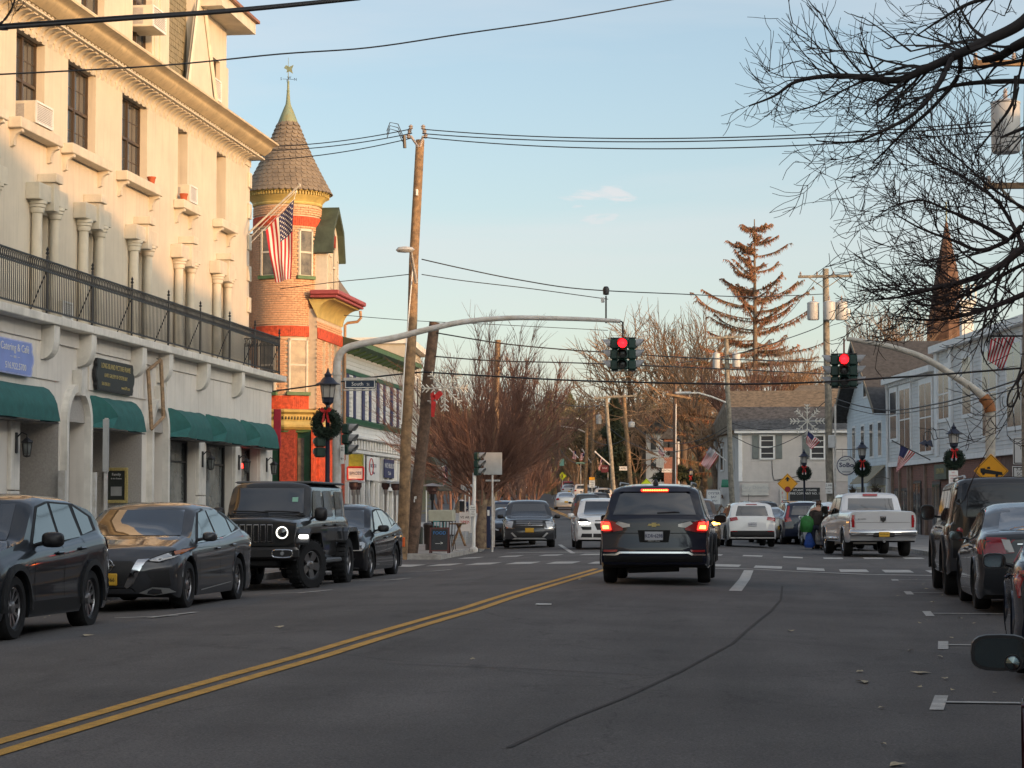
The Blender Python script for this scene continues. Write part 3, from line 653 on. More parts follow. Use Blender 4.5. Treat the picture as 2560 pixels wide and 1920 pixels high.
aircon(43.35,43.95,4.98,5.45,XW-.1,XW+.35,'window air conditioner seen through the balcony railing')
M_TERRA=mat('terracotta',(.45,.10,.04),.8,var=.15)
for y,l in ((50.0,'terracotta flower box on the third floor sill'),(52.75,'small terracotta pot on the narrow window sill'),):
    o=MB().lathe([(.07,0),(.10,.14),(.11,.14),(.11,.17),(.09,.17),(.08,.1)],(XW+.17,y,8.77),10).build('flower_pot',[M_TERRA],smooth=40); tag(o,l,'flower pot',group='terracotta pots')
# signs
def sign_shape(y0,y1,z0,z1,c=.12,n=5):
    # scalloped ends
    P=[]
    for s,ye in ((-1,y0),(1,y1)):
        L_=[(ye+ -s*c,z0),(ye-s*c*.55,z0+.10),(ye-s*c*.7,z0+.16),(ye,z0+.25),(ye+s*c*.12,(z0+z1)/2),(ye,z1-.25),(ye-s*c*.7,z1-.16),(ye-s*c*.55,z1-.10),(ye-s*c,z1)]
        P.append(L_)
    return P[1]+P[0][::-1]
def facade_sign(name,label,y0,y1,z0,z1,x,mcol,medge,lines):
    o=thing(name,label,'sign',(x,(y0+y1)/2,z0))
    sh=sign_shape(y0,y1,z0,z1); c=((y0+y1)/2,(z0+z1)/2)
    MB().prism(sh,x,x+.07,'x').build('edge_board',[medge],o)
    s2=[(c[0]+(a-c[0])*.965,c[1]+(b-c[1])*.92) for a,b in sh]; MB().prism(s2,x+.07,x+.078,'x').build('face_board',[mcol],o)
    for t,size,yy,zz,sx,m in lines:
        text(t,size,frame((x+.083,yy,zz),(0,1,0),(0,0,1)),m,o,sx=sx)
    return o
M_GOLD=mat('gold_leaf',(.62,.50,.20),.35,metal=.3,var=.15,vs=30); M_BLUE=mat('periwinkle_sign',(.23,.31,.66),.6,var=.05); M_NAVY=mat('charcoal_sign',(.025,.03,.028),.5,var=.15,vs=8)
facade_sign('shop_sign','periwinkle blue catering and cafe shop sign with white lettering',35.2,40.15,3.70,4.33,XG-.2,M_BLUE,mat('pale_blue_edge',(.45,.5,.8),.6),[('Catering & Café',.20,39.1,4.18,1.15,M_WHITE),('516.922.5700',.17,39.15,3.84,1.2,M_WHITE),('es',.36,37.72,4.05,1,M_WHITE),('E',.18,37.8,3.83,1,M_WHITE),('—  est  —',.09,39.1,4.02,1.3,M_WHITE)])
facade_sign('shop_sign','dark picture frame gallery sign with gold lettering',43.85,46.5,3.68,4.33,XG-.2,M_NAVY,M_BLACK,[('LONG ISLAND PICTURE FRAME',.155,45.18,4.19,.93,M_GOLD),('& ART GALLERY OF OYSTER BAY',.115,45.18,4.0,.93,M_GOLD),('516-558-7511',.10,44.5,3.82,1.0,M_GOLD),('www.LIPF.com',.10,45.85,3.80,1.0,M_GOLD)])
# hanging empty picture frame
o=thing('frame_sign','empty gilt picture frame hung out from the wall as a shop sign','sign',(XG,48,3))
M_GILT=mat('aged_gilt_wood',(.30,.19,.10),.5,var=.3,vs=12)
C_=[atY(370,926,47.5),atY(379,1073,47.5),atY(409,1043,48.1),atY(402,900,48.1)]
for i in range(4): MB().tube([C_[i],C_[(i+1)%4]],.045,4).build('frame_side',[M_GILT],o)
MB().tube([C_[3],Vector((XG-.2,48.4,C_[3].z+.05))],.012,4).build('bracket',[M_BLACK],o)
# poster in a gold frame
o=thing('poster_frame','black poster in a wide gold frame on the entrance side wall','poster',(-14.4,47.4,1.3))
yq=47.44; p0=atY(262,1258,yq); p1=atY(321,1169,yq); xa,xb,za,zb=p0.x,p1.x,p0.z,p1.z; xm=(xa+xb)/2
for q in ((xa,xa+.07,za,zb),(xb-.07,xb,za,zb),(xa+.07,xb-.07,za,za+.07),(xa+.07,xb-.07,zb-.07,zb)): MB().bev((q[0],yq-.05,q[2]),(q[1],yq,q[3]),.008).build('frame_side',[M_GOLD],o)
MB().box((xa+.07,yq-.02,za+.07),(xb-.07,yq,zb-.07)).build('poster_sheet',[M_NAVY],o); MB().box((xa+.14,yq-.026,za+.16),(xb-.14,yq-.021,za+.36)).build('poster_picture',[M_ALU],o)
text('Family',.08,frame((xm,yq-.025,zb-.15),(1,0,0),(0,0,1)),M_WHITE,o); text('& Art Frames',.045,frame((xm,yq-.025,zb-.24),(1,0,0),(0,0,1)),M_WHITE,o)
# neon open sign inside last shop window
o=thing('neon_sign','small glowing red neon sign inside the last shop window','neon sign',(XG-.4,56.9,2.2))
p=atX(608,1165,XG-.42); text('OPEN',.16,frame((XG-.44,p.y,p.z),(0,1,0),(0,0,1)),mat('red_neon',(.8,.02,.02),.5,var=0,emit=(1,.03,.02),es=6),o,bold=.006)
# narrow red blade board and grey sign backs
o=MB().bev((XG-.2,59.62,2.95),(XG+.0,59.68,4.0),.01).build('blade_sign',[mat('crimson_board',(.35,.01,.03),.5)]); tag(o,'narrow crimson blade board on the far corner of the cream building','sign')
o=thing('sign_post','tall thin grey metal post standing on the kerb before the small green awning','post',(-10.6,31.5,0))
pt=atY(268,1045,33.2); mb=MB(); mb.box((pt.x-.035,33.18,-.1),(pt.x+.0,33.21,pt.z)); mb.box((pt.x+.0,33.18,-.1),(pt.x+.012,33.23,pt.z)); mb.build('post',[M_GALV],o)
p2_=atY(268,1180,33.2); MB().bev((pt.x-.05,33.14,p2_.z),(pt.x+.045,33.17,pt.z-.02),.004).build('sign_plate',[M_ALU],o)
# ================================================================ BRICK TURRET BUILDING
M_BRK=mat('salmon_brick',(.60,.36,.21),.85,var=.28,vs=14,col2=(.46,.25,.14),bump=.2,bs=80)
M_MORT=mat('pale_mortar',(.58,.47,.34),.95,var=.1)
M_VERM=mat('vermilion_brick',(.60,.085,.03),.75,var=.25,vs=9,bump=.2,bs=60)
M_REDB=mat('oxblood_brick',(.32,.05,.028),.85,var=.3,vs=12,bump=.2,bs=60,spk=.2)
M_YEL=mat('ochre_cornice_paint',(.55,.42,.14),.6,var=.12,vs=3,streak=.2)
M_GRN=mat('moss_green_trim',(.09,.17,.07),.6,var=.15,vs=4)
M_DGRN=mat('bottle_green_trim',(.02,.10,.045),.5,var=.15,vs=4)
M_SLATE=mat('fishscale_slate',(.21,.165,.115),.75,var=.3,vs=3,col2=(.13,.105,.08),bump=.2,bs=40)
M_COP=mat('verdigris_copper',(.13,.19,.14),.6,var=.35,vs=5,col2=(.24,.22,.10),streak=.4)
M_MULB=mat('mulberry_gutter',(.34,.07,.07),.5,var=.12)
TX,TY=-16.95,73.0; TR_=1.13
TB=thing('turret_building','salmon brick corner building with a round turret under a conical fish-scale roof','building',(TX,TY,0))
def cyl(name,r0,r1,z0,z1,m,n=40,par=TB,smooth=40,prof=None):
    mb=MB(); mb.lathe(prof or [(r0,z0),(r1,z1)],(TX,TY,0),n); return mb.build(name,[m],par,smooth=smooth)
cyl('turret_core',TR_-.03,TR_-.03,4.5,11.45,M_MORT)
WIN=[(-44,.27,9.0,10.54),(-110,.30,9.0,10.54),(-57,.33,5.15,6.91),(-112,.33,5.15,6.91)]
BANDS=[(10.64,10.97,M_VERM),(6.97,7.33,M_VERM),(4.56,5.02,M_VERM)]
bk=MB().bev((-.02,-.096,-.031),(.012,.096,.031),.004).mesh('brick',[M_BRK]); ms=[]
z=5.1; r=0
NB=36
while z<11.35:
    if not any(a-.02<z<b+.02 for a,b,_ in BANDS):
        for k in range(NB):
            an=2*PI*(k+(.5 if r%2 else 0))/NB; dg=math.degrees(an)
            dg=(dg+180)%360-180
            if -190<dg-(-77)<-0 or 1:
                dd=(dg+77+180)%360-180
                if abs(dd)>95: continue
                if any(abs(((dg-a+180)%360)-180)<math.degrees(h/TR_)+2 and z0-.03<z<z1+.03 for a,h,z0,z1 in WIN): continue
                ms.append((abs(dd-20),TR(TX+TR_*math.cos(an),TY+TR_*math.sin(an),z)@Matrix.Rotation(an,4,'Z')@Matrix.Diagonal((rnd.uniform(.8,1.3),1,1,1))))
    z+=.0745; r+=1
ms.sort(key=lambda t:t[0]); pieces('brick',bk,TB,[m for _,m in ms])
sb=MB()
for a,b,m in BANDS:
    h=b-a
    core=cyl('band',TR_-.01,TR_-.01,a,b,m)
    v=MB().bev((-.02,-.032,0),(.022,.032,h-.01),.004).mesh('band_brick',[m]); L_=[]
    for k in range(104):
        an=2*PI*k/104; dd=(math.degrees(an)+77+180)%360-180
        if abs(dd)<90: L_.append(TR(TX+TR_*math.cos(an),TY+TR_*math.sin(an),a+.005)@Matrix.Rotation(an,4,'Z'))
    pieces('band_brick',v,TB,L_,limit=40)
for a,h,z0,z1 in WIN:
    an=R(a); M=TR(TX+(TR_)*math.cos(an),TY+TR_*math.sin(an),0)@Matrix.Rotation(an,4,'Z')
    f=MB(); f.box((-.10,-h-.02,z0),(-.02,h+.02,z1),M); 
    f.box((-.04,-h,z0),(.02,-h+.06,z1),M); f.box((-.04,h-.06,z0),(.02,h,z1),M); f.box((-.04,-h,z1-.07),(.02,h,z1),M); f.box((-.04,-h+.05,(z0+z1)/2-.03),(.01,h-.05,(z0+z1)/2+.03),M)
    o=f.build('window',[M_CREAM2],TB); g=MB(); g.box((-.02,-h+.05,z0+.02),(-.012,h-.05,z1-.06),M); g.build('pane',[mat('warm_reflection_tint',(.16,.145,.11),.35,var=.5,vs=3,col2=(.04,.04,.045),spec=.4)],o)  # pane colour carries a warm reflection
    s_=MB(); s_.box((-.05,-h-.08,z0-.12),(.07,h+.08,z0-.01),M); s_.build('window_sill',[M_GRN],o)
# corbelled cornice, dentils, cone
cyl('turret_cornice',0,0,0,0,M_YEL,prof=[(TR_-.1,11.36),(TR_+.02,11.37),(TR_+.04,11.42),(TR_+.03,11.45),(TR_+.06,11.52),(TR_+.16,11.62),(TR_+.2,11.67),(TR_+.2,11.76),(TR_+.05,11.76)])
dn=MB().box((-.04,-.018,-.05),(.05,.018,.05)).mesh('dentil',[M_YEL])
pieces('turret_dentil',dn,TB,[TR(TX+(TR_+.22)*math.cos(2*PI*k/84),TY+(TR_+.22)*math.sin(2*PI*k/84),11.72)@Matrix.Rotation(2*PI*k/84,4,'Z') for k in range(84)])
cyl('eave_ring',0,0,0,0,M_YEL,prof=[(TR_+.1,11.775),(TR_+.28,11.775),(TR_+.31,11.82),(TR_+.31,11.86),(TR_+.1,11.87)])
RB,ZB=1.46,11.84; RT,ZT=.30,14.28
def cone_r(z): t=(z-ZB)/(ZT-ZB); return RB+(RT-RB)*t - .10*math.sin(t*PI)*.6
mb=MB(); mb.lathe([(cone_r(ZB+(ZT-ZB)*k/12)-.03,ZB+(ZT-ZB)*k/12) for k in range(13)],(TX,TY,0),40); mb.build('cone_core',[mat('roof_felt',(.03,.025,.02),.9)],TB,smooth=40)
rows=17; sl=[]; dz=(ZT-ZB)/rows
w0=.19
sc_=MB(); pts=[(-.5,.62),(.5,.62)]+[(.5*math.cos(-PI*k/8),-.30+.42*math.sin(-PI*k/8)) for k in range(9)]
sc_.prism([(u,v) for u,v in pts],-.012,.016,'x'); slm=sc_.mesh('slate',[M_SLATE])
for i in range(rows):
    z=ZB+dz*(i+.35); r=cone_r(z)+.012; n=max(8,int(2*PI*r/w0)); 
    ang=math.atan2(RB-RT,ZT-ZB)
    for k in range(n):
        an=2*PI*(k+(i%2)*.5)/n; dd=(math.degrees(an)+77+180)%360-180
        wd=2*PI*r/n
        sl.append((abs(dd),TR(TX+r*math.cos(an),TY+r*math.sin(an),z)@Matrix.Rotation(an,4,'Z')@Matrix.Rotation(-ang-R(9),4,'Y')@Matrix.Diagonal((1,wd*.95,dz*1.12,1))))
sl.sort(key=lambda t:t[0]); pieces('slate',slm,TB,[m for _,m in sl])
cyl('copper_cap',0,0,0,0,M_COP,n=24,prof=[(.335,14.20),(.335,14.25),(.24,14.5),(.15,14.72),(.09,14.86),(.07,15.0),(.05,15.25),(.045,15.3),(.055,15.31),(.055,15.34),(.04,15.36),(.035,15.6),(.045,15.62),(.045,15.64),(.0,15.66)])
v=thing('weather_vane','copper weather vane on the tip of the turret roof','weather vane',(TX,TY,15.6))
MB().tube([(TX,TY,15.6),(TX,TY,16.45)],[.014,.006],6).build('spindle',[M_COP],v)
for k,c in enumerate('NESW'):
    a=k*PI/2+.35; MB().tube([(TX,TY,15.72),(TX+.19*math.cos(a),TY+.19*math.sin(a),15.72)],.007,5).build('arm',[M_BLACK],v)
    text(c,.13,frame((TX+.24*math.cos(a),TY+.24*math.sin(a),15.72),(1,0,0),(0,0,1)),M_BLACK,v,'letter',ext=.01)
MB().prism([(-.17,16.1),(-.06,16.04),(-.08,15.95),(.02,15.98),(.14,15.90),(.10,16.05),(.16,16.2),(.02,16.14),(-.1,16.2)],TY-.01,TY+.01,'y',TR(TX+.02,0,0)).build('banner_plate',[M_COP],v)
# side wing wall with cornice, dormer
XT=-15.75; 
mb=MB(); wh=[(73.15,73.55,5.2,6.9),(74.1,74.55,5.2,6.9),(75.05,75.5,5.2,6.9)]
wallx(mb,XT-.02,72.3,76.3,4.6,7.9,wh,.2); mb.quad((XT-.02,72.3,4.6),(-17,72.3,4.6),(-17,72.3,7.9),(XT-.02,72.3,7.9)); mb.quad((XT-.02,76.3,3),(-30,76.3,3),(-30,76.3,7.9),(XT-.02,76.3,7.9))
mb.build('side_wall',[M_MORT],TB,fix=False)
ms=[];z=4.64;r=0
while z<7.5:
    y=72.35+(.1 if r%2 else 0)
    while y<76.25:
        if not any(a-.08<y<b+.08 and c-.03<z<d+.03 for a,b,c,d in wh) and not (6.9<z<7.3): ms.append(TR(XT-.01,y,z)@Matrix.Diagonal((rnd.uniform(.8,1.3),1,1,1)))
        y+=.205
    z+=.0745; r+=1
pieces('wall_brick',bk,TB,ms,limit=120)
MB().bev((XT-.02,72.3,6.92),(XT+.025,76.3,7.28),.01).build('lintel_band',[M_VERM],TB)
for a,b,c,d in wh: sash(TB,XT-.14,a,b,c,d,M_CREAM2,M_GLASS)
# bracketed cove under the mulberry gutter
mb=MB(); prof=[(XT,7.62)]+[(XT+.55*(1-math.cos(k/8*PI/2)),7.64+.56*math.sin(k/8*PI/2)) for k in range(9)]+[(XT+.58,8.24),(XT-.3,8.24)]
mb.prism(prof,72.2,76.45,'y'); mb.build('coved_cornice',[M_YEL],TB,smooth=40)
mb=MB(); mb.bev((XT-.2,72.0,8.25),(XT+.70,76.6,8.34),.02); mb.bev((XT-.2,71.95,8.345),(XT+.78,76.66,8.50),.03); mb.build('gutter',[M_MULB],TB)
mb=MB(); mb.tube([(XT+.6,76.5,8.2),(XT+.62,76.5,7.95),(XT+.5,76.5,7.82),(XT+.15,76.5,7.78),(XT+.06,76.5,7.7),(XT+.06,76.5,3)],.05,8); mb.build('downpipe',[mat('tan_downpipe',(.42,.25,.14),.5,var=.1)],TB,smooth=40)
mb=MB(); mb.quad((XT+.4,73.0,8.5),(XT+.4,76.6,8.5),(XT-1.1,76.6,10.6),(XT-1.1,73.0,10.6)); mb.quad((XT+.4,76.6,8.5),(XT-1.1,76.6,10.6),(XT-3,76.6,10.6),(XT-3,76.6,8.5)); mb.build('mansard_roof',[M_SLATE],TB,fix=False)
# gable dormer facing +x
DX=XT+.25; gz=[(72.55,8.5),(72.55,9.85),(72.72,10.6),(73.45,11.25),(74.2,10.6),(74.45,9.75),(74.45,8.5)]
g=[(y,z) for y,z in gz]
mb=MB(); mb.prism(g,DX-2,DX,'x'); mb.build('dormer_front',[M_CREAM2],TB)
rf=[(72.40,9.78),(72.60,10.66),(73.45,11.42),(74.32,10.66),(74.62,9.66),(74.5,9.62),(74.18,10.55),(73.45,11.22),(72.74,10.55),(72.53,9.76)]
mb=MB(); mb.prism(rf,DX-2,DX+.22,'x'); mb.build('dormer_roof',[mat('dark_green_roof',(.055,.075,.05),.7,var=.2)],TB)
MB().prism([(73.45+ .42*math.cos(a),10.0+.62*math.sin(a)) for a in [k*PI/10 for k in range(11)]],DX,DX+.03,'x').build('arch_head',[M_DARK],TB)
MB().prism([(73.28,10.45),(73.62,10.45),(73.56,10.05),(73.34,10.05)],DX+.03,DX+.09,'x').build('keystone',[M_REDB],TB)
for a,b,t in ((72.75,73.1,9.75),(73.2,73.7,10.2),(73.8,74.12,9.7)): sash(TB,DX+.03,a,b,8.55,t,M_CREAM2,M_GLASS2)
# ground floor corner: moulded band, brick pier, green door
P=lambda px,py,y=72.:atY(px,py,y)
def pbox(name,px0,px1,py0,py1,y0,y1,m,par,bev=.01):
    a=P(px0,py1,y0); b=P(px1,py0,y0); mb=MB(); mb.bev((a.x,y0,a.z),(b.x,y1,b.z),bev); return mb.build(name,[m],par)
mb=MB(); n=10
oct_=[(TX+1.42*math.cos(R(a)),TY+1.42*math.sin(R(a))) for a in (-150,-110,-70,-30,10,60)]
def ring(name,rs,m,par=TB):
    mb=MB(); angs=[R(-165),R(-122.5),R(-80),R(-37.5),R(5)]
    prof=rs; vs=[];fs=[]
    for r,z in prof:
        for a in angs: vs.append((TX+r*math.cos(a),TY+r*math.sin(a),z))
    k=len(angs)
    for i in range(len(prof)-1):
        for j in range(k-1): fs.append((i*k+j,i*k+j+1,(i+1)*k+j+1,(i+1)*k+j))
    mb.add(vs,fs); mb.add([vs[j] for j in range(k)]+[(TX,TY,prof[0][1])],[tuple(range(k))+(k,)]); mb.add([vs[(len(prof)-1)*k+j] for j in range(k)]+[(TX,TY,prof[-1][1])],[tuple(range(k))+(k,)])
    return mb.build(name,[m],par,fix=False)
ring('shop_cornice',[(1.20,3.88),(1.30,3.90),(1.42,3.98),(1.44,4.05),(1.36,4.16),(1.28,4.20),(1.26,4.22),(1.30,4.3),(1.32,4.40),(1.50,4.47),(1.52,4.54),(1.2,4.58)],M_YEL)
ring('cornice_drip',[(1.22,3.80),(1.36,3.81),(1.40,3.86),(1.2,3.875)],M_GRN)
dd_=MB().box((-.03,-.018,-.05),(.03,.018,.05)).mesh('dentil_gap',[M_DARK]); L_=[]
for a0,a1 in ((-165,-122.5),(-122.5,-80),(-80,-37.5),(-37.5,5)):
    p0=Vector((math.cos(R(a0)),math.sin(R(a0)),0)); p1=Vector((math.cos(R(a1)),math.sin(R(a1)),0))
    for k in range(9):
        q=p0+(p1-p0)*((k+.5)/9); L_.append(TR(TX+q.x*1.29,TY+q.y*1.29,4.28)@Matrix.Rotation((R(a0)+R(a1))/2,4,'Z'))
pieces('dentil_gap',dd_,TB,L_)
pbox('brick_pier',697,737,1075,1385,71.72,72.6,M_REDB,TB); pbox('brick_pier',776,786,1075,1385,71.75,72.6,M_VERM,TB); 
pbox('door_surround',738,776,1075,1385,72.1,72.5,M_DGRN,TB); pbox('door_pane',743,760,1095,1230,72.06,72.11,mat('warm_reflection_tint',(0,0,0)),TB); pbox('shop_panel',640,697,1075,1385,72.2,73,M_DGRN,TB)
pbox('plinth_wall',786,800,1060,1385,72.2,76.3,M_VERM,TB)
mb=MB(); mb.quad((XT-.05,72.3,0),(XT-.05,76.3,0),(XT-.05,76.3,4.6),(XT-.05,72.3,4.6)); mb.box((-24,TY+.4,0),(XT-.1,76.3,4.55)); mb.box((-26,TY+.6,4.5),(TX-.2,76.3,10.6)); mb.build('rear_mass',[M_BRK],TB,fix=False)

# ================================================================ WHITE CLAPBOARD SHOP with green trim
XB=-15.72
WB=thing('white_clapboard_shop','white clapboard shop with green eaves, navy shutters and dentil shopfront','building',(XB,82,0))
M_WS=mat('white_clapboard',(.66,.66,.64),.65,var=.05,vs=3,streak=.12)
M_NVY=mat('navy_shutter',(.035,.04,.11),.6,var=.1)
y0,y1=76.6,88.6
mb=MB(); mb.box((-28,y0,0),(XB-.04,y1,6.95)); mb.build('shop_body',[M_WS],WB)
bd=MB(); bd.prism([(0,0),(.032,0),(.012,.145),(0,.145)],0,1,'y'); bdm=bd.mesh('siding_board',[M_WS])
L_=[]
for k in range(21): L_.append(TR(XB-.04,y0,3.92+.145*k)@Matrix.Diagonal((1,y1-y0,1,1)))
pieces('siding_board',bdm,WB,L_)
MB().bev((XB-.03,y0,6.05),(XB+.05,y1,6.2),.01).build('green_band',[M_DGRN],WB)
MB().prism([(0,0),(.10,.02),(.13,.16),(.0,.24)],y0-.05,y1,'y',TR(XB-.02,0,4.3)).build('green_belt',[M_DGRN],WB)
MB().bev((XB-.03,y1-.12,3.9),(XB+.06,y1+.02,6.9),.01).build('corner_board',[M_WHITE],WB)
mb=MB(); mb.mi(0).prism([(XB-.1,6.75),(XB+.62,6.98),(XB+.62,7.0),(XB-.1,7.0)],y0-.2,y1+.2,'y'); mb.mi(1).prism([(XB+.62,6.95),(XB+.68,6.95),(XB+.68,7.12),(XB+.62,7.12)],y0-.2,y1+.2,'y'); mb.build('eave',[M_GRN,M_GRN],WB)
mb=MB(); mb.quad((XB+.7,y0-.25,7.12),(XB+.7,y1+.25,7.12),(XB-4,y1+.25,8.3),(XB-4,y0-.25,8.3)); mb.quad((XB+.7,y0-.25,7.12),(XB-4,y0-.25,8.3),(XB-4,y0-.25,7),(XB+.6,y0-.25,7)); mb.build('shop_roof',[mat('dark_green_roof',(0,0,0))],WB,fix=False)
for k in range(11):
    y=y0+.6+1.1*k; MB().prism([(0,0),(.42,.12),(.42,.2),(0,.2)],-.05,.05,'y',TR(XB,y,6.74)).build('eave_bracket',[M_GRN],WB)
for k,yc in enumerate((77.6,80.5,83.35,86.2)):
    sash(WB,XB+.0,yc-.38,yc+.38,4.55,6.02,M_WHITE,mat('blind_glass',(.42,.42,.40),.3,var=.2,spec=.8),0,0)
    for s in (-1,1):
        MB().bev((XB,yc+s*.62-.17,4.52),(XB+.06,yc+s*.62+.17,6.04),.01).build('shutter',[M_NVY],WB)
MB().bev((XB-.02,y0,3.78),(XB+.35,y1,3.9),.02).build('shopfront_cornice',[M_WHITE],WB)
for k in range(22):
    y=y0+.35+.53*k; MB().bev((XB,y,3.42),(XB+.24,y+.17,3.775),.02).build('cornice_bracket',[M_WHITE],WB)
    MB().box((XB+.005,y+.24,3.47),(XB+.03,y+.46,3.66)).build('dentil_panel',[M_DARK if k%3 else M_NVY],WB)
MB().bev((XB-.02,y0,3.28),(XB+.18,y1,3.40),.02).build('shopfront_rail',[M_WHITE],WB)
for k in range(13):
    y=y0+.15+.95*k; MB().bev((XB-.02,y,.05),(XB+.12,y+.16,3.27),.015).build('pilaster',[M_WHITE],WB)
    if k in (2,3,6,9): MB().bev((XB-.02,y+.17,.05),(XB+.09,y+.25,3.2),.01).build('corner_stripe',[M_NVY],WB)
    g=MB(); g.box((XB-.06,y+.3,.6),(XB-.0,y+.85,2.2)); g.build('shop_pane',[M_GLASS2],WB)
def board(name,label,px0,px1,py0,py1,y,m,cat='sign',dep=.05,grp=None):
    a=atY(px0,py1,y); b=atY(px1,py0,y); o=thing(name,label,cat,((a.x+b.x)/2,y,a.z),group=grp)
    MB().bev((a.x,y,a.z),(b.x,y+dep,b.z),.008).build('panel',[m],o); return o,a,b
# wall signs on the white shop (flat on the +x facade)
def wsign(label,y0,y1,z0,z1,m,txt,tm,x=XB+.14,col=None):
    o=thing('shop_sign',label,'sign',(x,(y0+y1)/2,z0)); MB().bev((x,y0,z0),(x+.04,y1,z1),.008).build('panel',[m],o)
    for s,sz,dz in txt: text(s,sz,frame((x+.045,(y0+y1)/2,(z0+z1)/2+dz),(0,1,0),(0,0,1)),tm,o,sx=1.6)
    return o
o=wsign('white shop sign with a red and black ring logo on the white shopfront',79.9,82.2,2.35,3.22,M_WHITE,[('NORTH',.2,.1),('lifeline',.14,-.15)],M_NVY)
MB().tube([(XB+.19,80.6+.36*math.cos(a),2.85+.3*math.sin(a)) for a in [k*PI/10 for k in range(0,21)]],.02,4).build('ring_logo',[M_RED],o)
wsign('grey chalk style shop sign beside the wooden pole',83.3,85.3,2.5,3.2,M_NVY,[('NO BULLY',.26,.1),('Cafe',.2,-.18)],M_WHITE)
wsign('small white notice board with a blue square under the grey sign',83.3,85.6,2.0,2.42,M_WHITE,[('OPEN DAILY',.16,0)],M_NVY)
# hanging lime green lantern box and red framed menu sign
o,a,b=board('hanging_sign','lime green hanging banner over the red framed sign',871,905,1135,1166,74.,mat('lime_canvas',(.33,.36,.05),.8,var=.15,vs=8),dep=.3)
MB().tube([(a.x-.05,74.1,b.z+.03),(XB,74.1,b.z+.03)],.015,6).build('bracket',[M_BLACK],o)
o,a,b=board('hanging_sign','square white sign in a red frame hanging before the white shop',869,909,1168,1199,74.,M_PAPER)
for q in (((a.x,a.z),(b.x,a.z)),((a.x,b.z),(b.x,b.z)),((a.x,a.z),(a.x,b.z)),((b.x,a.z),(b.x,b.z))): MB().tube([(q[0][0],73.98,q[0][1]),(q[1][0],73.98,q[1][1])],.03,4).build('frame_side',[M_RED],o)
text('SPICES',.14,frame(((a.x+b.x)/2,73.97,(a.z+b.z)/2),(1,0,0),(0,0,1)),M_NVY,o)
# further building: pale yellow siding + dark barrel awning
FB=thing('pale_siding_house','pale siding building partly hidden behind the two wooden poles','building',(-16,92,0))
M_PS=mat('pale_ochre_siding',(.50,.46,.38),.7,var=.08,vs=3,streak=.15)
def hexa(mb,p): return mb
mb=MB(); mb.prism([(-15.8,89.0),(-16.5,97.0),(-30,97),(-30,89.0)],0,8.0,'z'); mb.build('house_body',[M_PS],FB)
bd2=MB(); bd2.prism([(0,0),(.03,0),(.01,.16),(0,.16)],0,8.03,'y'); b2m=bd2.mesh('siding_board',[M_PS])
pieces('siding_board',b2m,FB,[TR(-15.8,89.0,2.6+.16*k)@Matrix.Rotation(math.atan(.7/8),4,'Z') for k in range(33)])
mb=MB(); mb.prism([(-15.5,88.9),(-16.2,97.2),(-30,97.2),(-30,88.9)],8.0,8.25,'z'); mb.build('flat_roof',[M_GREY2],FB)
for yy in (91.0,94.5):
    for z0 in (3.6,5.6):
        M=TR(-15.8-.0875*(yy-89)+.02,yy,0)@Matrix.Rotation(math.atan(.0875),4,'Z'); f=MB(); f.box((0,-.45,z0),(.05,.45,z0+1.4),M); o=f.build('window',[M_WHITE],FB); g=MB(); g.box((.05,-.36,z0+.08),(.056,.36,z0+1.32),M); g.build('pane',[M_GLASS2],o)
o=thing('barrel_awning','dark olive barrel awning over a cafe doorway beyond the poles','awning',(-13,91,2))
a=atY(1066,1226,91.); b=atY(1108,1142,91.)
mb=MB(); pts=[(a.x,a.z),(b.x-.15,a.z)]+[(b.x-.15-.1*k/6-(.25*(k/6)**2),a.z+(b.z-a.z)*math.sin(k/6*PI/2)) for k in range(7)]+[(a.x,b.z)]
mb.prism(pts,91.0,94.5,'y'); mb.build('canvas',[mat('olive_canvas',(.075,.08,.06),.85,var=.1)],o); MB().tube([(a.x,91,.0),(a.x,91,a.z)],.03,6).build('awning_post',[M_WHITE],o)
# ================================================================ RIGHT SIDE: along the bent street
HB=math.atan(.152)   # heading of the far street
dv=Vector((-math.sin(HB),math.cos(HB),0)); nv=Vector((-math.cos(HB),-math.sin(HB),0))  # facade normal towards the street
def fpt(t,z,out=0):   # t metres nearer than the downspout corner -> world
    o=Vector((4.25,110.,0))-dv*t+nv*out; o.z=z; return o
def fy(px):           # parameter t of pixel column on the facade line
    d=ray(px,1280); k=d.x/d.y
    # 4.25+sin*t = k*(110-cos*t)
    return (k*110-4.25)/(math.sin(HB)+k*math.cos(HB))
FM=frame((4.25,110,0),-dv,(0,0,1))   # x axis = towards camera along the facade, y axis = up, z = out to street?
def fz(px,py,out=0):
    t=fy(px); p=fpt(t,0); d=ray(px,py); s=p.y/d.y; return CAMZ+d.z*s
def fbox(mb,t0,t1,z0,z1,o0,o1):
    vs=[fpt(t,z,o) for z in (z0,z1) for t,o in ((t0,o0),(t1,o0),(t1,o1),(t0,o1))]
    return mb.add(vs,[(0,3,2,1),(4,5,6,7),(0,1,5,4),(1,2,6,5),(2,3,7,6),(3,0,4,7)])
M_GC=mat('grey_clapboard',(.62,.615,.60),.7,var=.05,vs=2,streak=.12)
M_LB=mat('pale_blue_clapboard',(.60,.66,.70),.7,var=.05,vs=2,streak=.1)
M_RB=mat('brown_red_brick',(.27,.125,.09),.85,var=.35,vs=10,col2=(.15,.08,.065),bump=.2,bs=60)
M_WT=mat('white_trim',(.78,.78,.77),.6,var=.05)
GB=thing('grey_clapboard_shops','long two storey grey clapboard building with white windows over brick shopfronts','building',fpt(0,0))
ztop=fz(2215,957); zb=fz(2215,1160)
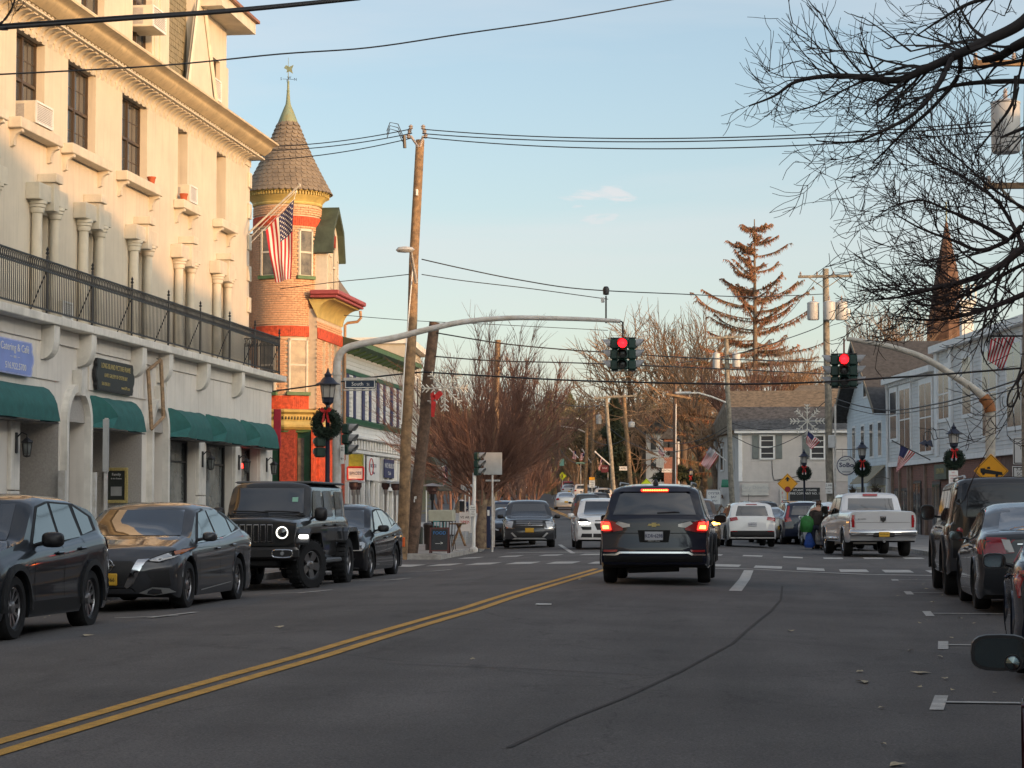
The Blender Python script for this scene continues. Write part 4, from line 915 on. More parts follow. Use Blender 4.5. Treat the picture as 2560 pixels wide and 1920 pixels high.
# eave steps up along the facade toward the camera
T1=fy(2345); T2=34.
zt=lambda t: 7.3
mb=MB(); fbox(mb,-0.1,T2,3.55,7.6,-.02,-9); mb.build('upper_storey',[M_GC],GB)
mb=MB(); fbox(mb,0,T2,.0,3.36,-.15,-9); mb.build('brick_storey',[mat('grey_mortar',(.16,.10,.08),.9,var=.2)],GB)
mb=MB(); fbox(mb,-.05,T2,3.36,3.58,.05,-.3); mb.build('fascia_trim',[M_WT],GB)
mb=MB(); fbox(mb,-.05,.12,0,7.6,.04,-.2); mb.build('corner_board',[M_WT],GB)
mb=MB(); fbox(mb,-.2,fy(2340),7.35,7.62,.28,-9.3); mb.build('cornice',[M_WT],GB); mb=MB(); fbox(mb,fy(2340),T2,8.1,8.4,.28,-9.3); mb.build('cornice',[M_WT],GB)
mb=MB(); fbox(mb,fy(2340),T2,7.6,8.12,-.02,-9); mb.build('parapet_wall',[M_GC],GB)
for k in range(22): 
    t=.2+k*.42
    if t<fy(2340): mb=MB(); fbox(mb,t,t+.14,7.18,7.35,.16,.0); mb.build('cornice_dentil',[M_WT],GB)
L_=MB(); L_.prism([(0,0),(0,.03),(.165,.008),(.165,0)],0,1,'x'); lm=L_.mesh('siding_board',[M_GC])
Mf=frame(fpt(0,0),-dv,(0,0,1)) # x along facade to camera, y up, z = x×y
sgn=1 if (Mf.to_3x3()@Vector((0,0,1))).dot(nv)>0 else -1
bl=[]
for k in range(27):
    z=3.6+.165*k; tmax=T2
    t0=0.1 if z<7.15 else fy(2340)
    if z>7.95: break
    bl.append(Mf@TR(t0,z,-.02*sgn)@Matrix.Diagonal((tmax-t0,1,sgn,1)))
pieces('siding_board',lm,GB,bl)
# brick courses as real bricks on the shopfront zone
bb=MB().bev((-.1,-.032,-.01),(.1,.032,.012),.004).mesh('brick',[M_RB]); bl=[]
WSH=[(1.0,2.2,0,2.3),(2.6,4.0,0,2.3),(5.5,7.1,0,2.6),(9.6,11.2,.0,2.5),(13.4,15.2,1.3,2.5),(17.5,20,1.0,2.6)]
z=2.3;r=0
while z<3.34:
    t=.15+(.11 if r%2 else 0)
    while t<22:
        if not any(a-.1<t<b+.1 and c<z<d+.03 for a,b,c,d in WSH): bl.append(Mf@TR(t,z,-.15*sgn)@Matrix.Diagonal((1,1,sgn,1)))
        t+=.215
    z+=.076; r+=1
bl.sort(key=lambda M:M[1][3]); pieces('brick',bb,GB,bl)
for a,b,c,d in WSH:
    mb=MB(); fbox(mb,a,b,c+.05,d,-.14,-.1); o=mb.build('shop_window',[mat('dark_brown_frame',(.06,.05,.045),.6)],GB)
    n=3
    for k in range(n):
        w_=(b-a)/n; mb=MB(); fbox(mb,a+w_*k+.05,a+w_*(k+1)-.05,c+.15,d-.1,-.1,-.085); mb.build('pane',[M_GLASS2 if k==1 else M_GLASS],o)
for t in (.55,2.35,4.4,5.1,8.2): mb=MB(); fbox(mb,t,t+.12,0,3.3,-.02,-.14); mb.build('timber_post',[mat('tan_timber',(.30,.22,.17),.8,var=.2)],GB)
# upper windows with white surrounds, from the picture columns (left px, right px)
for i,(a,b,z0,z1,mull) in enumerate(((2230,2246,4.7,6.9,0),(2254,2280,4.1,6.9,1),(2304,2334,3.9,6.9,1),(2352,2378,5.2,7.3,1),(2412,2434,5.2,7.5,0),(2462,2498,4.2,7.5,1),(2524,2560,4.4,7.5,1))):
    t0,t1=sorted((fy(a),fy(b))); mb=MB(); fbox(mb,t0-.16,t1+.16,z0-.16,z1+.24,.06,-.0); o=mb.build('window',[M_WT],GB)
    n=2 if mull else 1; w_=(t1-t0)/n
    for k in range(n):
        for zz0,zz1 in ((z0,(z0+z1)/2-.03),((z0+z1)/2+.03,z1)):
            mb=MB(); fbox(mb,t0+w_*k+.05,t0+w_*(k+1)-.05,zz0,zz1,.062,.05); mb.build('pane',[mat('curtained_glass',(.075,.07,.065),.15,var=.6,vs=4,col2=(.05,.05,.06),spec=.9)],o)
mb=MB(); fbox(mb,fy(2343),fy(2350),3.6,8.1,.09,0); fbox(mb,fy(2379),fy(2386),3.6,8.1,.09,0); mb.build('pilaster_trim',[M_WT],GB); 
mb=MB(); fbox(mb,.15,.26,.1,7.4,.12,.03); mb.build('downpipe',[M_WT],GB)
o=thing('fascia_sign','olive fascia board with yellow lettering over the brick doorway','sign',fpt(fy(2360),2.5)); mb=MB(); fbox(mb,fy(2342),fy(2372),2.6,3.25,.1,-.1); mb.build('panel',[mat('olive_board',(.10,.11,.07),.7)],o)
text('LION INN',.34,Mf@TR(fy(2357),2.95,.115*sgn)@(Matrix.Diagonal((-1,1,-1,1)) if sgn<0 else Matrix()),M_YEL,o,sx=-1 if 0 else 1)
# pale blue gable house beyond
BH=thing('pale_blue_gable_house','pale blue clapboard house with a steep street gable and dark eaves','building',fpt(-5,0))
mb=MB(); tA,tB=-11.3,-.35
poly=[(tA,0),(tB,0),(tB,6.3),((tA+tB)/2,9.6),(tA,6.3)]
vs=[fpt(t,z,0) for t,z in poly]+[fpt(t,z,-26) for t,z in poly]; n=5
mb.add(vs,[tuple(range(n)),tuple(range(2*n-1,n-1,-1))]+[(i,n+i,n+(i+1)%n,(i+1)%n) for i in range(n)]); mb.build('house_body',[M_LB],BH)
bl=[]; lb=MB(); lb.prism([(0,0),(0,.03),(.165,.008),(.165,0)],0,1,'x'); lbm=lb.mesh('siding_board',[M_LB])
for k in range(38):
    z=3.2+.165*k; ins=max(0,(z+.1-6.3)/3.3*(tB-tA)/2)
    if tB-tA-2*ins>.3: bl.append(Mf@TR(tA+ins,z,.0)@Matrix.Diagonal((tB-tA-2*ins,1,sgn,1)))
pieces('siding_board',lbm,BH,bl)
M_ROOFD=mat('charcoal_shingle',(.055,.055,.058),.9,var=.25,vs=5,bump=.3,bs=40)
tm=(tA+tB)/2
for s,m in ((-1,M_ROOFD),(1,M_ROOFD)):
    te=tA-.55 if s<0 else tB+.55; ze=6.3-.33
    vs=[fpt(te,ze,.7),fpt(tm,9.75,.7),fpt(tm,9.75,-26.5),fpt(te,ze,-26.5),fpt(te,ze+.18,.7),fpt(tm,9.95,.7),fpt(tm,9.95,-26.5),fpt(te,ze+.18,-26.5)]
    mb=MB(); mb.add(vs,[(0,1,2,3),(7,6,5,4),(0,4,5,1),(3,2,6,7),(0,3,7,4)]); mb.build('roof_slope',[m],BH)
    mb=MB(); mb.add([fpt(te,ze-.02,.72),fpt(tm,9.72,.72),fpt(tm,9.98,.72),fpt(te,ze+.22,.72),fpt(te,ze-.02,.76),fpt(tm,9.72,.76),fpt(tm,9.98,.76),fpt(te,ze+.22,.76)],[(0,1,2,3),(7,6,5,4),(0,4,5,1),(3,2,6,7),(0,3,7,4)]); mb.build('barge_board',[mat('tan_fascia',(.20,.17,.13),.7)],BH)
for t in (-9.2,-6.6,-4.2,-1.9):
    mb=MB(); fbox(mb,t-.5,t+.5,3.9,5.7,.045,0); o=mb.build('window',[M_WT],BH); mb=MB(); fbox(mb,t-.38,t+.38,4.0,5.6,.055,.045); mb.build('pane',[M_GLASS],o)
mb=MB(); fbox(mb,tm-.5,tm+.5,7.0,8.3,.045,0); o=mb.build('window',[M_WT],BH); mb=MB(); fbox(mb,tm-.38,tm+.38,7.1,8.2,.055,.045); mb.build('pane',[M_GLASS],o)
mb=MB(); vs=[fpt(-5.5,3.45,0),fpt(-.6,3.45,0),fpt(-.6,2.6,.9),fpt(-5.5,2.6,.9)]; mb.add(vs+[v+Vector((0,0,.06)) for v in vs],[(0,1,2,3),(7,6,5,4),(0,4,5,1),(1,5,6,2),(2,6,7,3),(3,7,4,0)]); mb.build('shop_awning',[mat('tan_awning',(.33,.28,.19),.8)],BH)
for t0,t1 in ((-8.5,-6.3),(-5.6,-4.0),(-2.4,-.7)):
    mb=MB(); fbox(mb,t0,t1,.6,2.5,.04,0); o=mb.build('shop_window',[mat('cream_window_frame',(.5,.48,.36),.6)],BH)
    w_=(t1-t0)/2
    for k in range(2):
        for z0,z1 in ((.7,1.5),(1.58,2.4)): mb=MB(); fbox(mb,t0+w_*k+.08,t0+w_*(k+1)-.08,z0,z1,.05,.04); mb.build('pane',[M_GLASS],o)
M_BULB=mat('warm_bulb',(1,.8,.5),.4,var=0,emit=(1,.75,.4),es=9)
o=thing('string_lights','string of small warm bulbs across the pale blue shop windows','string lights',fpt(-5,2))
for k in range(13):
    t=-9.3+.75*k; p=fpt(t,1.55+.35*abs(math.sin(k*1.7)),.14); MB().lathe([(0,-.035),(.035,0),(0,.04)],p,6).build('bulb',[M_BULB],o)
MB().tube([fpt(-9.5+.75*k,1.95-.12*(k%2),.12) for k in range(13)],.006,3).build('cord',[M_WIRE],o)
for t in (-5.9,.3):
    o=thing('hanging_basket','hanging flower basket of dry stems beside the %s'%('cream shop window' if t<0 else 'white downpipe'),'basket',fpt(t,2.2,.7)); p=fpt(t,2.35,.7)
    MB().lathe([(0,-.2),(.14,-.16),(.2,0),(.0,.02)],p,10).build('basket',[M_BROWN],o)
    mb=MB()
    for q in range(60):
        a=rnd.uniform(0,6.3); e=rnd.uniform(.1,.3); mb.tube([p,p+Vector((math.cos(a)*e,math.sin(a)*e,rnd.uniform(-.05,.25)))],.006,3,False)
    mb.build('stems',[mat('dry_stems',(.16,.14,.09),.9)],o)['kind']='stuff'
    MB().tube([p+Vector((0,0,.05)),p+Vector((0,0,.5)),fpt(t,2.9,.35),fpt(t,2.8,0)],.012,5).build('hook',[M_BLACK],o)

# ================================================================ GREY HOUSE closing the view
YH=132.
H=thing('grey_house','grey clapboard house with a shingle roof coloured sunlit on top and a fire company garage','building',atY(1990,1300,YH))
M_HG=mat('warm_grey_siding',(.56,.525,.49),.75,var=.05,vs=2,streak=.1); M_HW=mat('taupe_wall',(.52,.475,.45),.8,var=.06)
a=atY(1849,1204,YH); b=atY(2200,1080,YH); zl=.3
mb=MB(); mb.box((a.x,YH,-.5),(b.x,YH+12,a.z)); mb.build('ground_storey',[M_HW],H)
mb=MB(); mb.box((a.x,YH-.001,a.z),(b.x,YH+12,b.z)); mb.build('upper_storey',[M_HG],H)
bdh=MB(); bdh.prism([(0,0),(-.03,0),(-.008,.16),(0,.16)],0,1,'x',Matrix.Identity(4)).v
bdh=MB(); bdh.add([(0,0,0),(0,-.03,0),(0,-.008,.165),(0,0,.165),(1,0,0),(1,-.03,0),(1,-.008,.165),(1,0,.165)],[(0,1,2,3),(7,6,5,4),(0,4,5,1),(1,5,6,2),(2,6,7,3)]); bhm=bdh.mesh('siding_board',[M_HG])
nb=int((b.z-a.z)/.165); pieces('siding_board',bhm,H,[TR(a.x,YH-.002,a.z+(b.z-a.z)/nb*k)@Matrix.Diagonal((b.x-a.x,1,(b.z-a.z)/nb/.165,1)) for k in range(nb)])
# left return wall (street side, seen obliquely)
c=atY(1818,1076,YH+9); mb=MB(); mb.quad((a.x,YH,-.5),(a.x-1.9,YH+9,-.5),(a.x-1.9,YH+9,b.z),(a.x,YH,b.z)); mb.build('side_wall',[M_HG],H,fix=False)
for z0 in (a.z+.7,): 
    for k in (2.2,5.5): 
        M=TR(a.x-1.9*k/9-.02,YH+k,0)@Matrix.Rotation(math.atan(1.9/9),4,'Z'); mb=MB(); mb.box((-.05,-.5,z0),(0,.5,z0+1.5),M); o=mb.build('window',[M_WT],H); g=MB(); g.box((-.06,-.4,z0+.1),(-.05,.4,z0+1.4),M); g.build('pane',[M_GLASS],o)
MB().bev((a.x-.06,YH-.06,a.z),(a.x+.16,YH+.1,b.z),.01).build('corner_board',[M_WT],H)
MB().bev((a.x-.3,YH-.35,b.z-.05),(b.x+.3,YH+.05,b.z+.16),.02).build('eave_gutter',[M_WT],H)
r1_=atY(1835,1016,YH+2.2); r2_=atY(1835,981,YH+5)
M_RT=mat('sunlit_tan_shingle',(.21,.155,.10),.9,var=.3,vs=4,bump=.4,bs=25,spk=.25); M_RG=mat('slate_grey_shingle',(.085,.085,.088),.9,var=.35,vs=4,bump=.4,bs=25,spk=.25)  # tan top over grey slope puts the roof's sun and shade into colour
mb=MB(); x0,x1=a.x-.5,b.x+.4
mb.quad((x0,YH-.4,b.z+.12),(x1,YH-.4,b.z+.12),(x1,YH+2.6,r1_.z),(x0-.4,YH+2.6,r1_.z)); mb.build('lower_roof',[M_RG],H,fix=False)
mb=MB(); zr2=r2_.z+.1; mb.quad((x0-.4,YH+2.55,r1_.z-.02),(x1,YH+2.55,r1_.z-.02),(x1,YH+5.2,zr2),(x0-.2,YH+5.2,zr2)); mb.quad((x0-.2,YH+5.2,zr2),(x1,YH+5.2,zr2),(x1,YH+12,b.z),(x0-2,YH+12,b.z)); mb.quad((x0-.4,YH+2.6,r1_.z),(x0-.2,YH+5.2,zr2),(x0-2,YH+12,b.z),(x0,YH-.4,b.z)); mb.build('upper_roof',[M_RT],H,fix=False)
p=atY(1975,980,YH+6); q=atY(2000,963,YH+8); mb=MB(); mb.quad((p.x,YH+5.6,p.z-.1),(p.x+6,YH+5.6,p.z-.1),(q.x+5.5,YH+8,q.z),(q.x,YH+8,q.z)); mb.build('ridge_roof',[M_RT],H,fix=False)
for px0,px1,bl_ in ((1899,1937,1),(2025,2063,1)):
    u=atY(px0,1149,YH-.05); v=atY(px1,1086,YH-.05)
    mb=MB(); t=.1
    for q in ((u.x,v.x,u.z,u.z+t),(u.x,v.x,v.z-t,v.z),(u.x,u.x+t,u.z+t,v.z-t),(v.x-t,v.x,u.z+t,v.z-t),(u.x+t,v.x-t,(u.z+v.z)/2-.04,(u.z+v.z)/2+.04)): mb.box((q[0],YH-.1,q[2]),(q[1],YH-.03,q[3]))
    o=mb.build('window',[M_WHITE],H); MB().box((u.x+.05,YH-.06,u.z+.05),(v.x-.05,YH-.04,v.z-.05)).build('pane',[M_GLASS],o)
    for k in (1,2): zz=u.z+(v.z-u.z)*(k*.25+(.25 if k==2 else 0)); MB().box((u.x+.1,YH-.08,zz-.02),(v.x-.1,YH-.05,zz+.02)).build('muntin',[M_WHITE],o)
    for s in ((u.x-.42,u.x-.06),(v.x+.06,v.x+.42)): MB().bev((s[0],YH-.08,u.z+.05),(s[1],YH-.03,v.z-.05),.01).build('shutter',[mat('sage_shutter',(.17,.19,.18),.7)],H)
def hsign(label,px0,px1,py0,py1,m,txt,tm,y=YH-.12):
    u=atY(px0,py1,y); v=atY(px1,py0,y); o=thing('wall_sign',label,'sign',((u.x+v.x)/2,y,u.z)); MB().bev((u.x,y,u.z),(v.x,y+.08,v.z),.01).build('panel',[m],o)
    for s,sz,fzz,sx in txt: text(s,sz,frame(((u.x+v.x)/2,y-.006,u.z+(v.z-u.z)*fzz),(1,0,0),(0,0,1)),tm,o,sx=sx)
    return o
hsign('long white shop sign with faint grey script on the taupe wall',1855,1921,1209,1239,mat('faded_white_board',(.55,.54,.50),.6,var=.05),[('Mary Dowling',.30,.68,1),('GALLERY OF FINE ART',.09,.36,1.6)],M_ALU)
hsign('black garage sign with white fire company lettering',1975,2050,1219,1276,mat('black_board',(.018,.02,.022),.6),[('ATLANTIC STEAMER',.15,.88,1),('FIRE COMPANY NO. 1',.185,.74,.95)],M_WHITE)
hsign('tall narrow white notice beside the black garage board',1950,1963,1222,1276,mat('faded_white_board',(0,0,0)),[('F',.2,.8,1),('I',.2,.6,1),('R',.2,.4,1),('E',.2,.2,1)],M_RED)
MB().tube([atY(2002,1150,YH-.04),atY(2002,1190,YH-.04),atY(1937,1201,YH-.04)],.02,4).build('cable',[M_WIRE],H)
MB().tube([atY(1930,1150,YH-.04),atY(1931,1185,YH-.04),atY(1935,1200,YH-.04),atY(2000,1203,YH-.04)],.018,4).build('cable',[M_WIRE],H)

# ================================================================ church, white tower, far houses
S=thing('church_steeple','brown church spire rising behind the bare branches','church',atY(2366,1200,190))
M_SP=mat('brown_spire_slate',(.13,.07,.045),.85,var=.3,vs=2)
c=atY(2366,590,190); top=atY(2366,552,190); e=atY(2366,800,190); w_=(atY(2386,700,190).x-atY(2346,700,190).x)
MB().lathe([(1.7,e.z-8),(1.7,e.z),(1.55,e.z+.1),(.9,(e.z+top.z)/2),(.06,top.z)],(c.x,190,0),8).build('spire',[M_SP],S)
MB().lathe([(3.0,4),(3.0,e.z-6),(1.8,e.z-2)],(c.x-.6,192,0),4).build('tower',[M_SP],S)
MB().tube([(c.x,190,top.z),(c.x,190,top.z+1.6)],.07,6).build('finial',[M_COP],S)
S2=thing('white_belvedere','sunlit white belfry behind the dark branches','tower',atY(2420,1000,150))
a=atY(2405,1000,150); b=atY(2432,700,150); MB().bev((a.x,150,3),(b.x,151.5,b.z-1.6),.05).build('shaft',[M_WHITE],S2); MB().bev((a.x-.2,149.8,b.z-1.6),(b.x+.2,151.7,b.z-1.3),.05).build('belfry_cornice',[M_WHITE],S2)
for k in range(4): MB().bev((a.x+.3*k+.0,149.9,b.z-1.3),(a.x+.3*k+.12,150.05,b.z-.3),.01).build('baluster',[M_WHITE],S2)
# white house on the hill behind bare trees
for px0,px1,py0,py1,y,lab in ((1615,1690,1050,1185,210.,'white house with porch glimpsed behind the bare trees on the hill'),(1660,1684,1080,1150,178.,'small brick-red house glimpsed right of the snowflake'),(1405,1440,1076,1100,330.,'pale blue house roof far behind the brown wood')):
    a=atY(px0,py1,y); b=atY(px1,py0,y); o=thing('hill_house',lab,'house',((a.x+b.x)/2,y,a.z)); hm={210.:M_WHITE,178.:M_RB,330.:M_LB}[y]
    MB().box((a.x,y,a.z-2),(b.x,y+6,b.z-(b.z-a.z)*.25)).build('wall',[hm],o); m=(a.x+b.x)/2
    zz=b.z-(b.z-a.z)*.25; MB().prism([(a.x-.3,zz),(b.x+.3,zz),(m,b.z+.4)],y-.3,y+6.3,'y').build('roof',[M_RG],o)
    n=max(2,int((b.x-a.x)/1.1))
    for k in range(n):
        for zz2 in (a.z+(zz-a.z)*.15,a.z+(zz-a.z)*.6):
            x=a.x+(b.x-a.x)*(k+.5)/n; f=MB().box((x-.25,y-.05,zz2),(x+.25,y,zz2+(zz-a.z)*.28)).build('window',[M_GLASS],o)
# ================================================================ unseen off-frame buildings, placed and sized to shade the street (right side and behind)
def block(label,x0,x1,y0,y1,h,m,storeys=3):
    o=thing('unseen_building',label,'building',(x0,(y0+y1)/2,0)); MB().box((x0,y0,-.5),(x1,y1,h)).build('wall',[m],o)
    MB().bev((x0-.35,y0-.3,h),(x1+.3,y1+.3,h+.35),.06).build('cornice',[M_WT],o)
    n=max(1,int((y1-y0)/2.6))
    for s in range(storeys):
        for k in range(n):
            y=y0+(y1-y0)*(k+.5)/n; z=1.2+s*h/storeys*.98; f=MB().bev((x0-.06,y-.55,z),(x0+.02,y+.55,z+1.6),.02).build('window',[M_WT],o); MB().box((x0-.075,y-.45,z+.08),(x0-.06,y+.45,z+1.52)).build('pane',[M_GLASS],f)
block('tall brick building out of view on the right',9.5,20,-40,12,12.5,M_RB,4)
for i,(ya,yb,h) in enumerate(((12.6,22,12.0),(22.3,29.4,11.3),(29.7,38,10.4),(38.3,46.5,9.6))): block(['three storey tan building out of view on the right','tan building next to it out of view','grey shop building out of view on the right','unseen last shop kept shallow so sun reaches the mast'][i],9.5,20 if i<3 else 11.4,ya,yb,h,M_PS if i<2 else M_GC,3)
block('unseen house added up the side street to shade the corner',27,38,28,42,8.6,M_WS,2)
block('unseen taller house added beyond it to shade the white shop',27,38,43,62,13.6,M_WS,3)
block('house opposite on the side street out of view',20,32,70,80,7.5,M_PS,2)
block('long low block behind the camera across the street',30,60,-30,25,9,M_PS,3)
block('unseen brick block added far behind the camera to darken car reflections',-30,34,-78,-64,13,M_RB,4)  # unseen, added so the stopped car's tail reflects a darker background
block('row of shops behind the camera on the left',-30,-14,-60,18,9.5,M_PS,3)
# ================================================================ POLES, MASTS, SIGNALS, LAMPS, WIRES
def V(px,py,y): return atY(px,py,y)
def upole(label,top,base,y,r0,r1,m,name='utility_pole'):
    a=V(*base,y); b=V(*top,y); a.z=min(a.z,terr(a.x,y)-.1 if y>120 else -.2)
    o=thing(name,label,'utility pole',(a.x,y,0)); n=7
    pts=[a.lerp(b,k/n)+Vector((.02*math.sin(k*2.1),0,0)) for k in range(n+1)]
    MB().tube(pts,[r0+(r1-r0)*k/n for k in range(n+1)],14).build('shaft',[m],o,smooth=50); return o
def crossarm(o,p,q,y,m,n=4,w_=.055,ins=True):
    a=V(*p,y-.18); b=V(*q,y-.18); M_=a.lerp(b,.5); d=(b-a); L_=d.length
    Mx=frame(M_,d,(0,0,1)); MB().bev((-L_/2,-w_,-w_),(L_/2,w_,w_),.01,Mx).build('crossarm',[m],o)
    if ins:
        for k in range(n):
            c=a.lerp(b,(k+.15)/(n-.7) if n>1 else .5); MB().lathe([(.02,.05),(.05,.08),(.035,.11),(.055,.14),(.03,.17),(.04,.2),(0,.22)],c,8).build('insulator',[M_PORC],o)
def transformer(o,px,y0,y1,y,r,m=M_TRANS):
    a=V(px,y1,y); b=V(px,y0,y); h=b.z-a.z
    t=MB().lathe([(r*.9,0),(r,.04),(r,h-.03),(r*1.04,h-.03),(r*1.04,h),(r*.5,h+.06),(0,h+.07)],a,16).build('transformer',[m],o,smooth=40)
    MB().lathe([(.05,0),(.04,.08),(.06,.1),(.03,.16),(.05,.18),(.015,.26),(0,.27)],(a.x,a.y,b.z+.03),8).build('bushing',[M_PORC],t)
U1=upole('tall straight tan wooden pole with white conduit left of the leaning dark pole',(1049,350),(1003,1385),61.5,.165,.12,M_WOOD)
MB().tube([V(1033,660,61.3),V(1012,900,61.3),V(1003,1060,61.3)],.02,6).build('conduit',[M_WHITE],U1)
for px,dx in ((1027,-1),(1058,1)):
    a=V(px,340,61.4); b=V(1046 if dx<0 else 1050,368,61.4)
    MB().tube([a,b],.04,6).build('bracket',[M_PORC],U1)
    for k in range(3): MB().lathe([(.03,0),(.07,.03),(.04,.06),(.07,.09),(.02,.14)],V(px+dx*k*3,324+k*11,61.3+k*.3),8).build('insulator',[M_PORC],U1)
MB().tube([V(1010,338,61.2),V(1012,370,61.2)],.05,6).build('arrester',[M_BLACK],U1); 
for k in range(3): MB().tube([V(1006,336+k*9,61.2),V(995,310+k*9,61.2),V(975,306+k*8,61.1),V(967,328+k*9,61)],.012,4).build('jumper',[M_WIRE],U1)
MB().bev((V(1041,480,61.2).x-.03,61.25,V(1041,488,61.2).z),(V(1041,480,61.2).x+.03,61.33,V(1041,472,61.2).z),.01).build('tag_plate',[M_WHITE],U1)
# small street light on the tall pole
SL=thing('street_light','small cobra head street light on a short curved arm on the tall wooden pole','street light',V(1030,700,61))
MB().tube([V(1040,706,61.2),V(1036,680,60.8),V(1030,650,60.2),V(1026,626,59.6),V(1020,622,59.3)],.045,8).build('arm',[M_GALV],SL,smooth=50)
c=V(1013,621,59); MB().lathe([(.0,-.12),(.10,-.10),(.13,-.04),(.10,.03),(0,.06)],(0,0,0),12,frame(c,(1,0,0),(0,1,0))@Matrix.Diagonal((2.0,1.3,1,1))).build('lamp_head',[M_TRANS],SL,smooth=50)
U2=upole('dark leaning wooden pole crossing in front of the tan pole, carrying a snowflake',(1085,806),(1026,1384),62.6,.185,.15,M_WOODD)
for px,py in ((1037,1245),(1036,1252),(1040,1244)): MB().bev((V(px,py,62.4).x-.012,62.36,V(px,py,62.4).z-.04),(V(px,py,62.4).x+.012,62.4,V(px,py,62.4).z+.04),.003).build('staple_tag',[M_WHITE],U2)
a=V(1010,1355,61.3); MB().bev((a.x-.05,61.24,a.z-.13),(a.x+.03,61.3,a.z+.13),.01).build('orange_mark',[mat('orange_marking_paint',(.7,.12,.02),.7)],U1)
U3=upole('grey wooden pole with three white transformers behind the parked pickup',(2063,672),(2078,1320),95.,.17,.13,M_WOODG)
crossarm(U3,(1995,692),(2131,690),95.,M_WOODG,4)
for px in (2033,2073,2104): transformer(U3,px,757 if px<2050 else 756,800,94.7 if px!=2073 else 94.5,.25)
MB().tube([V(2060,720,94.8),V(2016,690,94.8)],.02,5).build('brace',[M_WOODG],U3); MB().tube([V(2066,720,94.8),V(2108,690,94.8)],.02,5).build('brace',[M_WOODG],U3)
o=MB().bev((V(2070,1100,94.7).x-.0,94.6,V(2070,1120,94.7).z),(V(2087,1100,94.7).x,94.75,V(2070,1088,94.7).z),.02).build('meter_box',[M_TRANS],U3)
MB().tube([V(2088,1010,94.8),V(2088,1320,94.8)],.05,6).build('riser_conduit',[M_GALV],U3)
MB().lathe([(0,-.14),(.08,-.14),(.09,.1),(.05,.16),(0,.17)],V(2121,782,94.6),10).build('camera_housing',[M_WHITE],U3)
U4=upole('slim pale wooden pole with two white transformers beside the grey house',(1815,838),(1832,1262),124.,.165,.12,M_WOODG)
crossarm(U4,(1768,845),(1864,842),124.,M_WOODG,4); transformer(U4,1791,884,922,123.7,.2); transformer(U4,1841,884,918,123.7,.22)
SL=thing('street_light','long arm street light reaching left from the slim pale pole','street light',V(1810,1000,124))
MB().tube([V(1814,1006,123.8),V(1780,992,123),V(1745,982,122),V(1715,983,121.5)],.05,6).build('arm',[M_GALV],SL); MB().bev((-.45,-.15,-.06),(.45,.15,.08),.05,TR(*V(1708,983,121.5))).build('lamp_head',[M_TRANS],SL)
U5=upole('thin brown pole with a tilted crossarm in the trees left of the grey house',(1688,960),(1684,1222),150.,.15,.12,M_WOODD); crossarm(U5,(1665,985),(1728,996),150.,M_WOOD,3,.07)
MB().tube([V(1690,1010,149.8),V(1689,1215,149.8)],.03,5).build('conduit',[M_WHITE],U5)
U6=upole('leaning pale pole, left one of the leaning pair above the traffic',(1514,990),(1541,1245),160.,.17,.13,M_WOODG); crossarm(U6,(1484,997),(1548,990),160.,M_WOODG,3,.07)
U7=upole('leaning orange brown pole, right one of the leaning pair',(1559,987),(1583,1222),175.,.20,.14,M_WOOD); crossarm(U7,(1530,993),(1592,989),175.,M_WOODG,3,.07); transformer(U7,1579,1056,1068,174,.25)
U8=upole('dark far pole with a short crossarm near the crest of the street',(1398,1044),(1395,1240),230.,.17,.15,M_WOODD); crossarm(U8,(1377,1046),(1422,1046),230.,M_WOODD,4,.09)
U9=upole('far sunlit pole with a street light arm',(1468,1030),(1463,1205),205.,.18,.14,M_WOOD); U10=upole('far orange pole just right of its neighbour',(1484,1012),(1479,1195),225.,.18,.15,M_WOOD); transformer(U9,1497,1038,1060,204,.25)
MB().tube([V(1462,1080,204.8),V(1440,1070,204),V(1404,1066,203)],.07,5).build('light_arm',[M_GALV],U9); MB().tube([V(1464,1058,204.8),V(1450,1047,204),V(1442,1046,203)],.07,5).build('light_arm',[M_GALV],U9)
U11=upole('wooden pole rising out of the red twiggy tree',(1244,850),(1232,1330),108.,.17,.14,M_WOOD)
U12=upole('pole with a large transformer half hidden at the right edge by branches',(2580,-60),(2572,1420),46.,.16,.14,M_WOODG)
crossarm(U12,(2432,158),(2590,158),46.,M_WOOD,4,.06); crossarm(U12,(2458,465),(2590,464),46.,M_WOOD,2,.06); transformer(U12,2515,256,382,45.7,.29)
MB().tube([V(2500,470,45.8),V(2572,540,45.8)],.03,4).build('brace',[M_WOODG],U12)
# ---- overhead wires
def sag(a,b,s,n=14): return [a.lerp(b,k/n)-Vector((0,0,4*s*(k/n)*(1-k/n))) for k in range(n+1)]
def wire(label,pts,r,n=4): 
    o=MB().tube(pts,r,n).build('overhead_wire',[M_WIRE],smooth=True); return tag(o,label,'wire',group='overhead wires')
def spl(P,m=6):
    out=[]; P=[Vector(p) for p in P]
    for i in range(len(P)-1):
        p0=P[max(0,i-1)];p1=P[i];p2=P[i+1];p3=P[min(len(P)-1,i+2)]
        for k in range(m):
            t=k/m; out.append(.5*((2*p1)+(p2-p0)*t+(2*p0-5*p1+4*p2-p3)*t*t+(3*p1-p0-3*p2+p3)*t**3))
    out.append(P[-1]); return out
names=['upper','middle','lower']
for k in range(3):
    a=V(1030,(322,333,345)[k],61.4); b=V(600,(366,376,402)[k],67); wire('%s line wire running left from the tall pole past the turret roof'%names[k],sag(a,b,.15),.014)
    a=V(1056,(323,334,343)[k],61.4); b=V(2478,(305,314,329)[k],46); wire('%s line wire crossing the street from the tall pole to the right transformer pole'%names[k],sag(a,b,(.30,.28,.34)[k],24),.014)
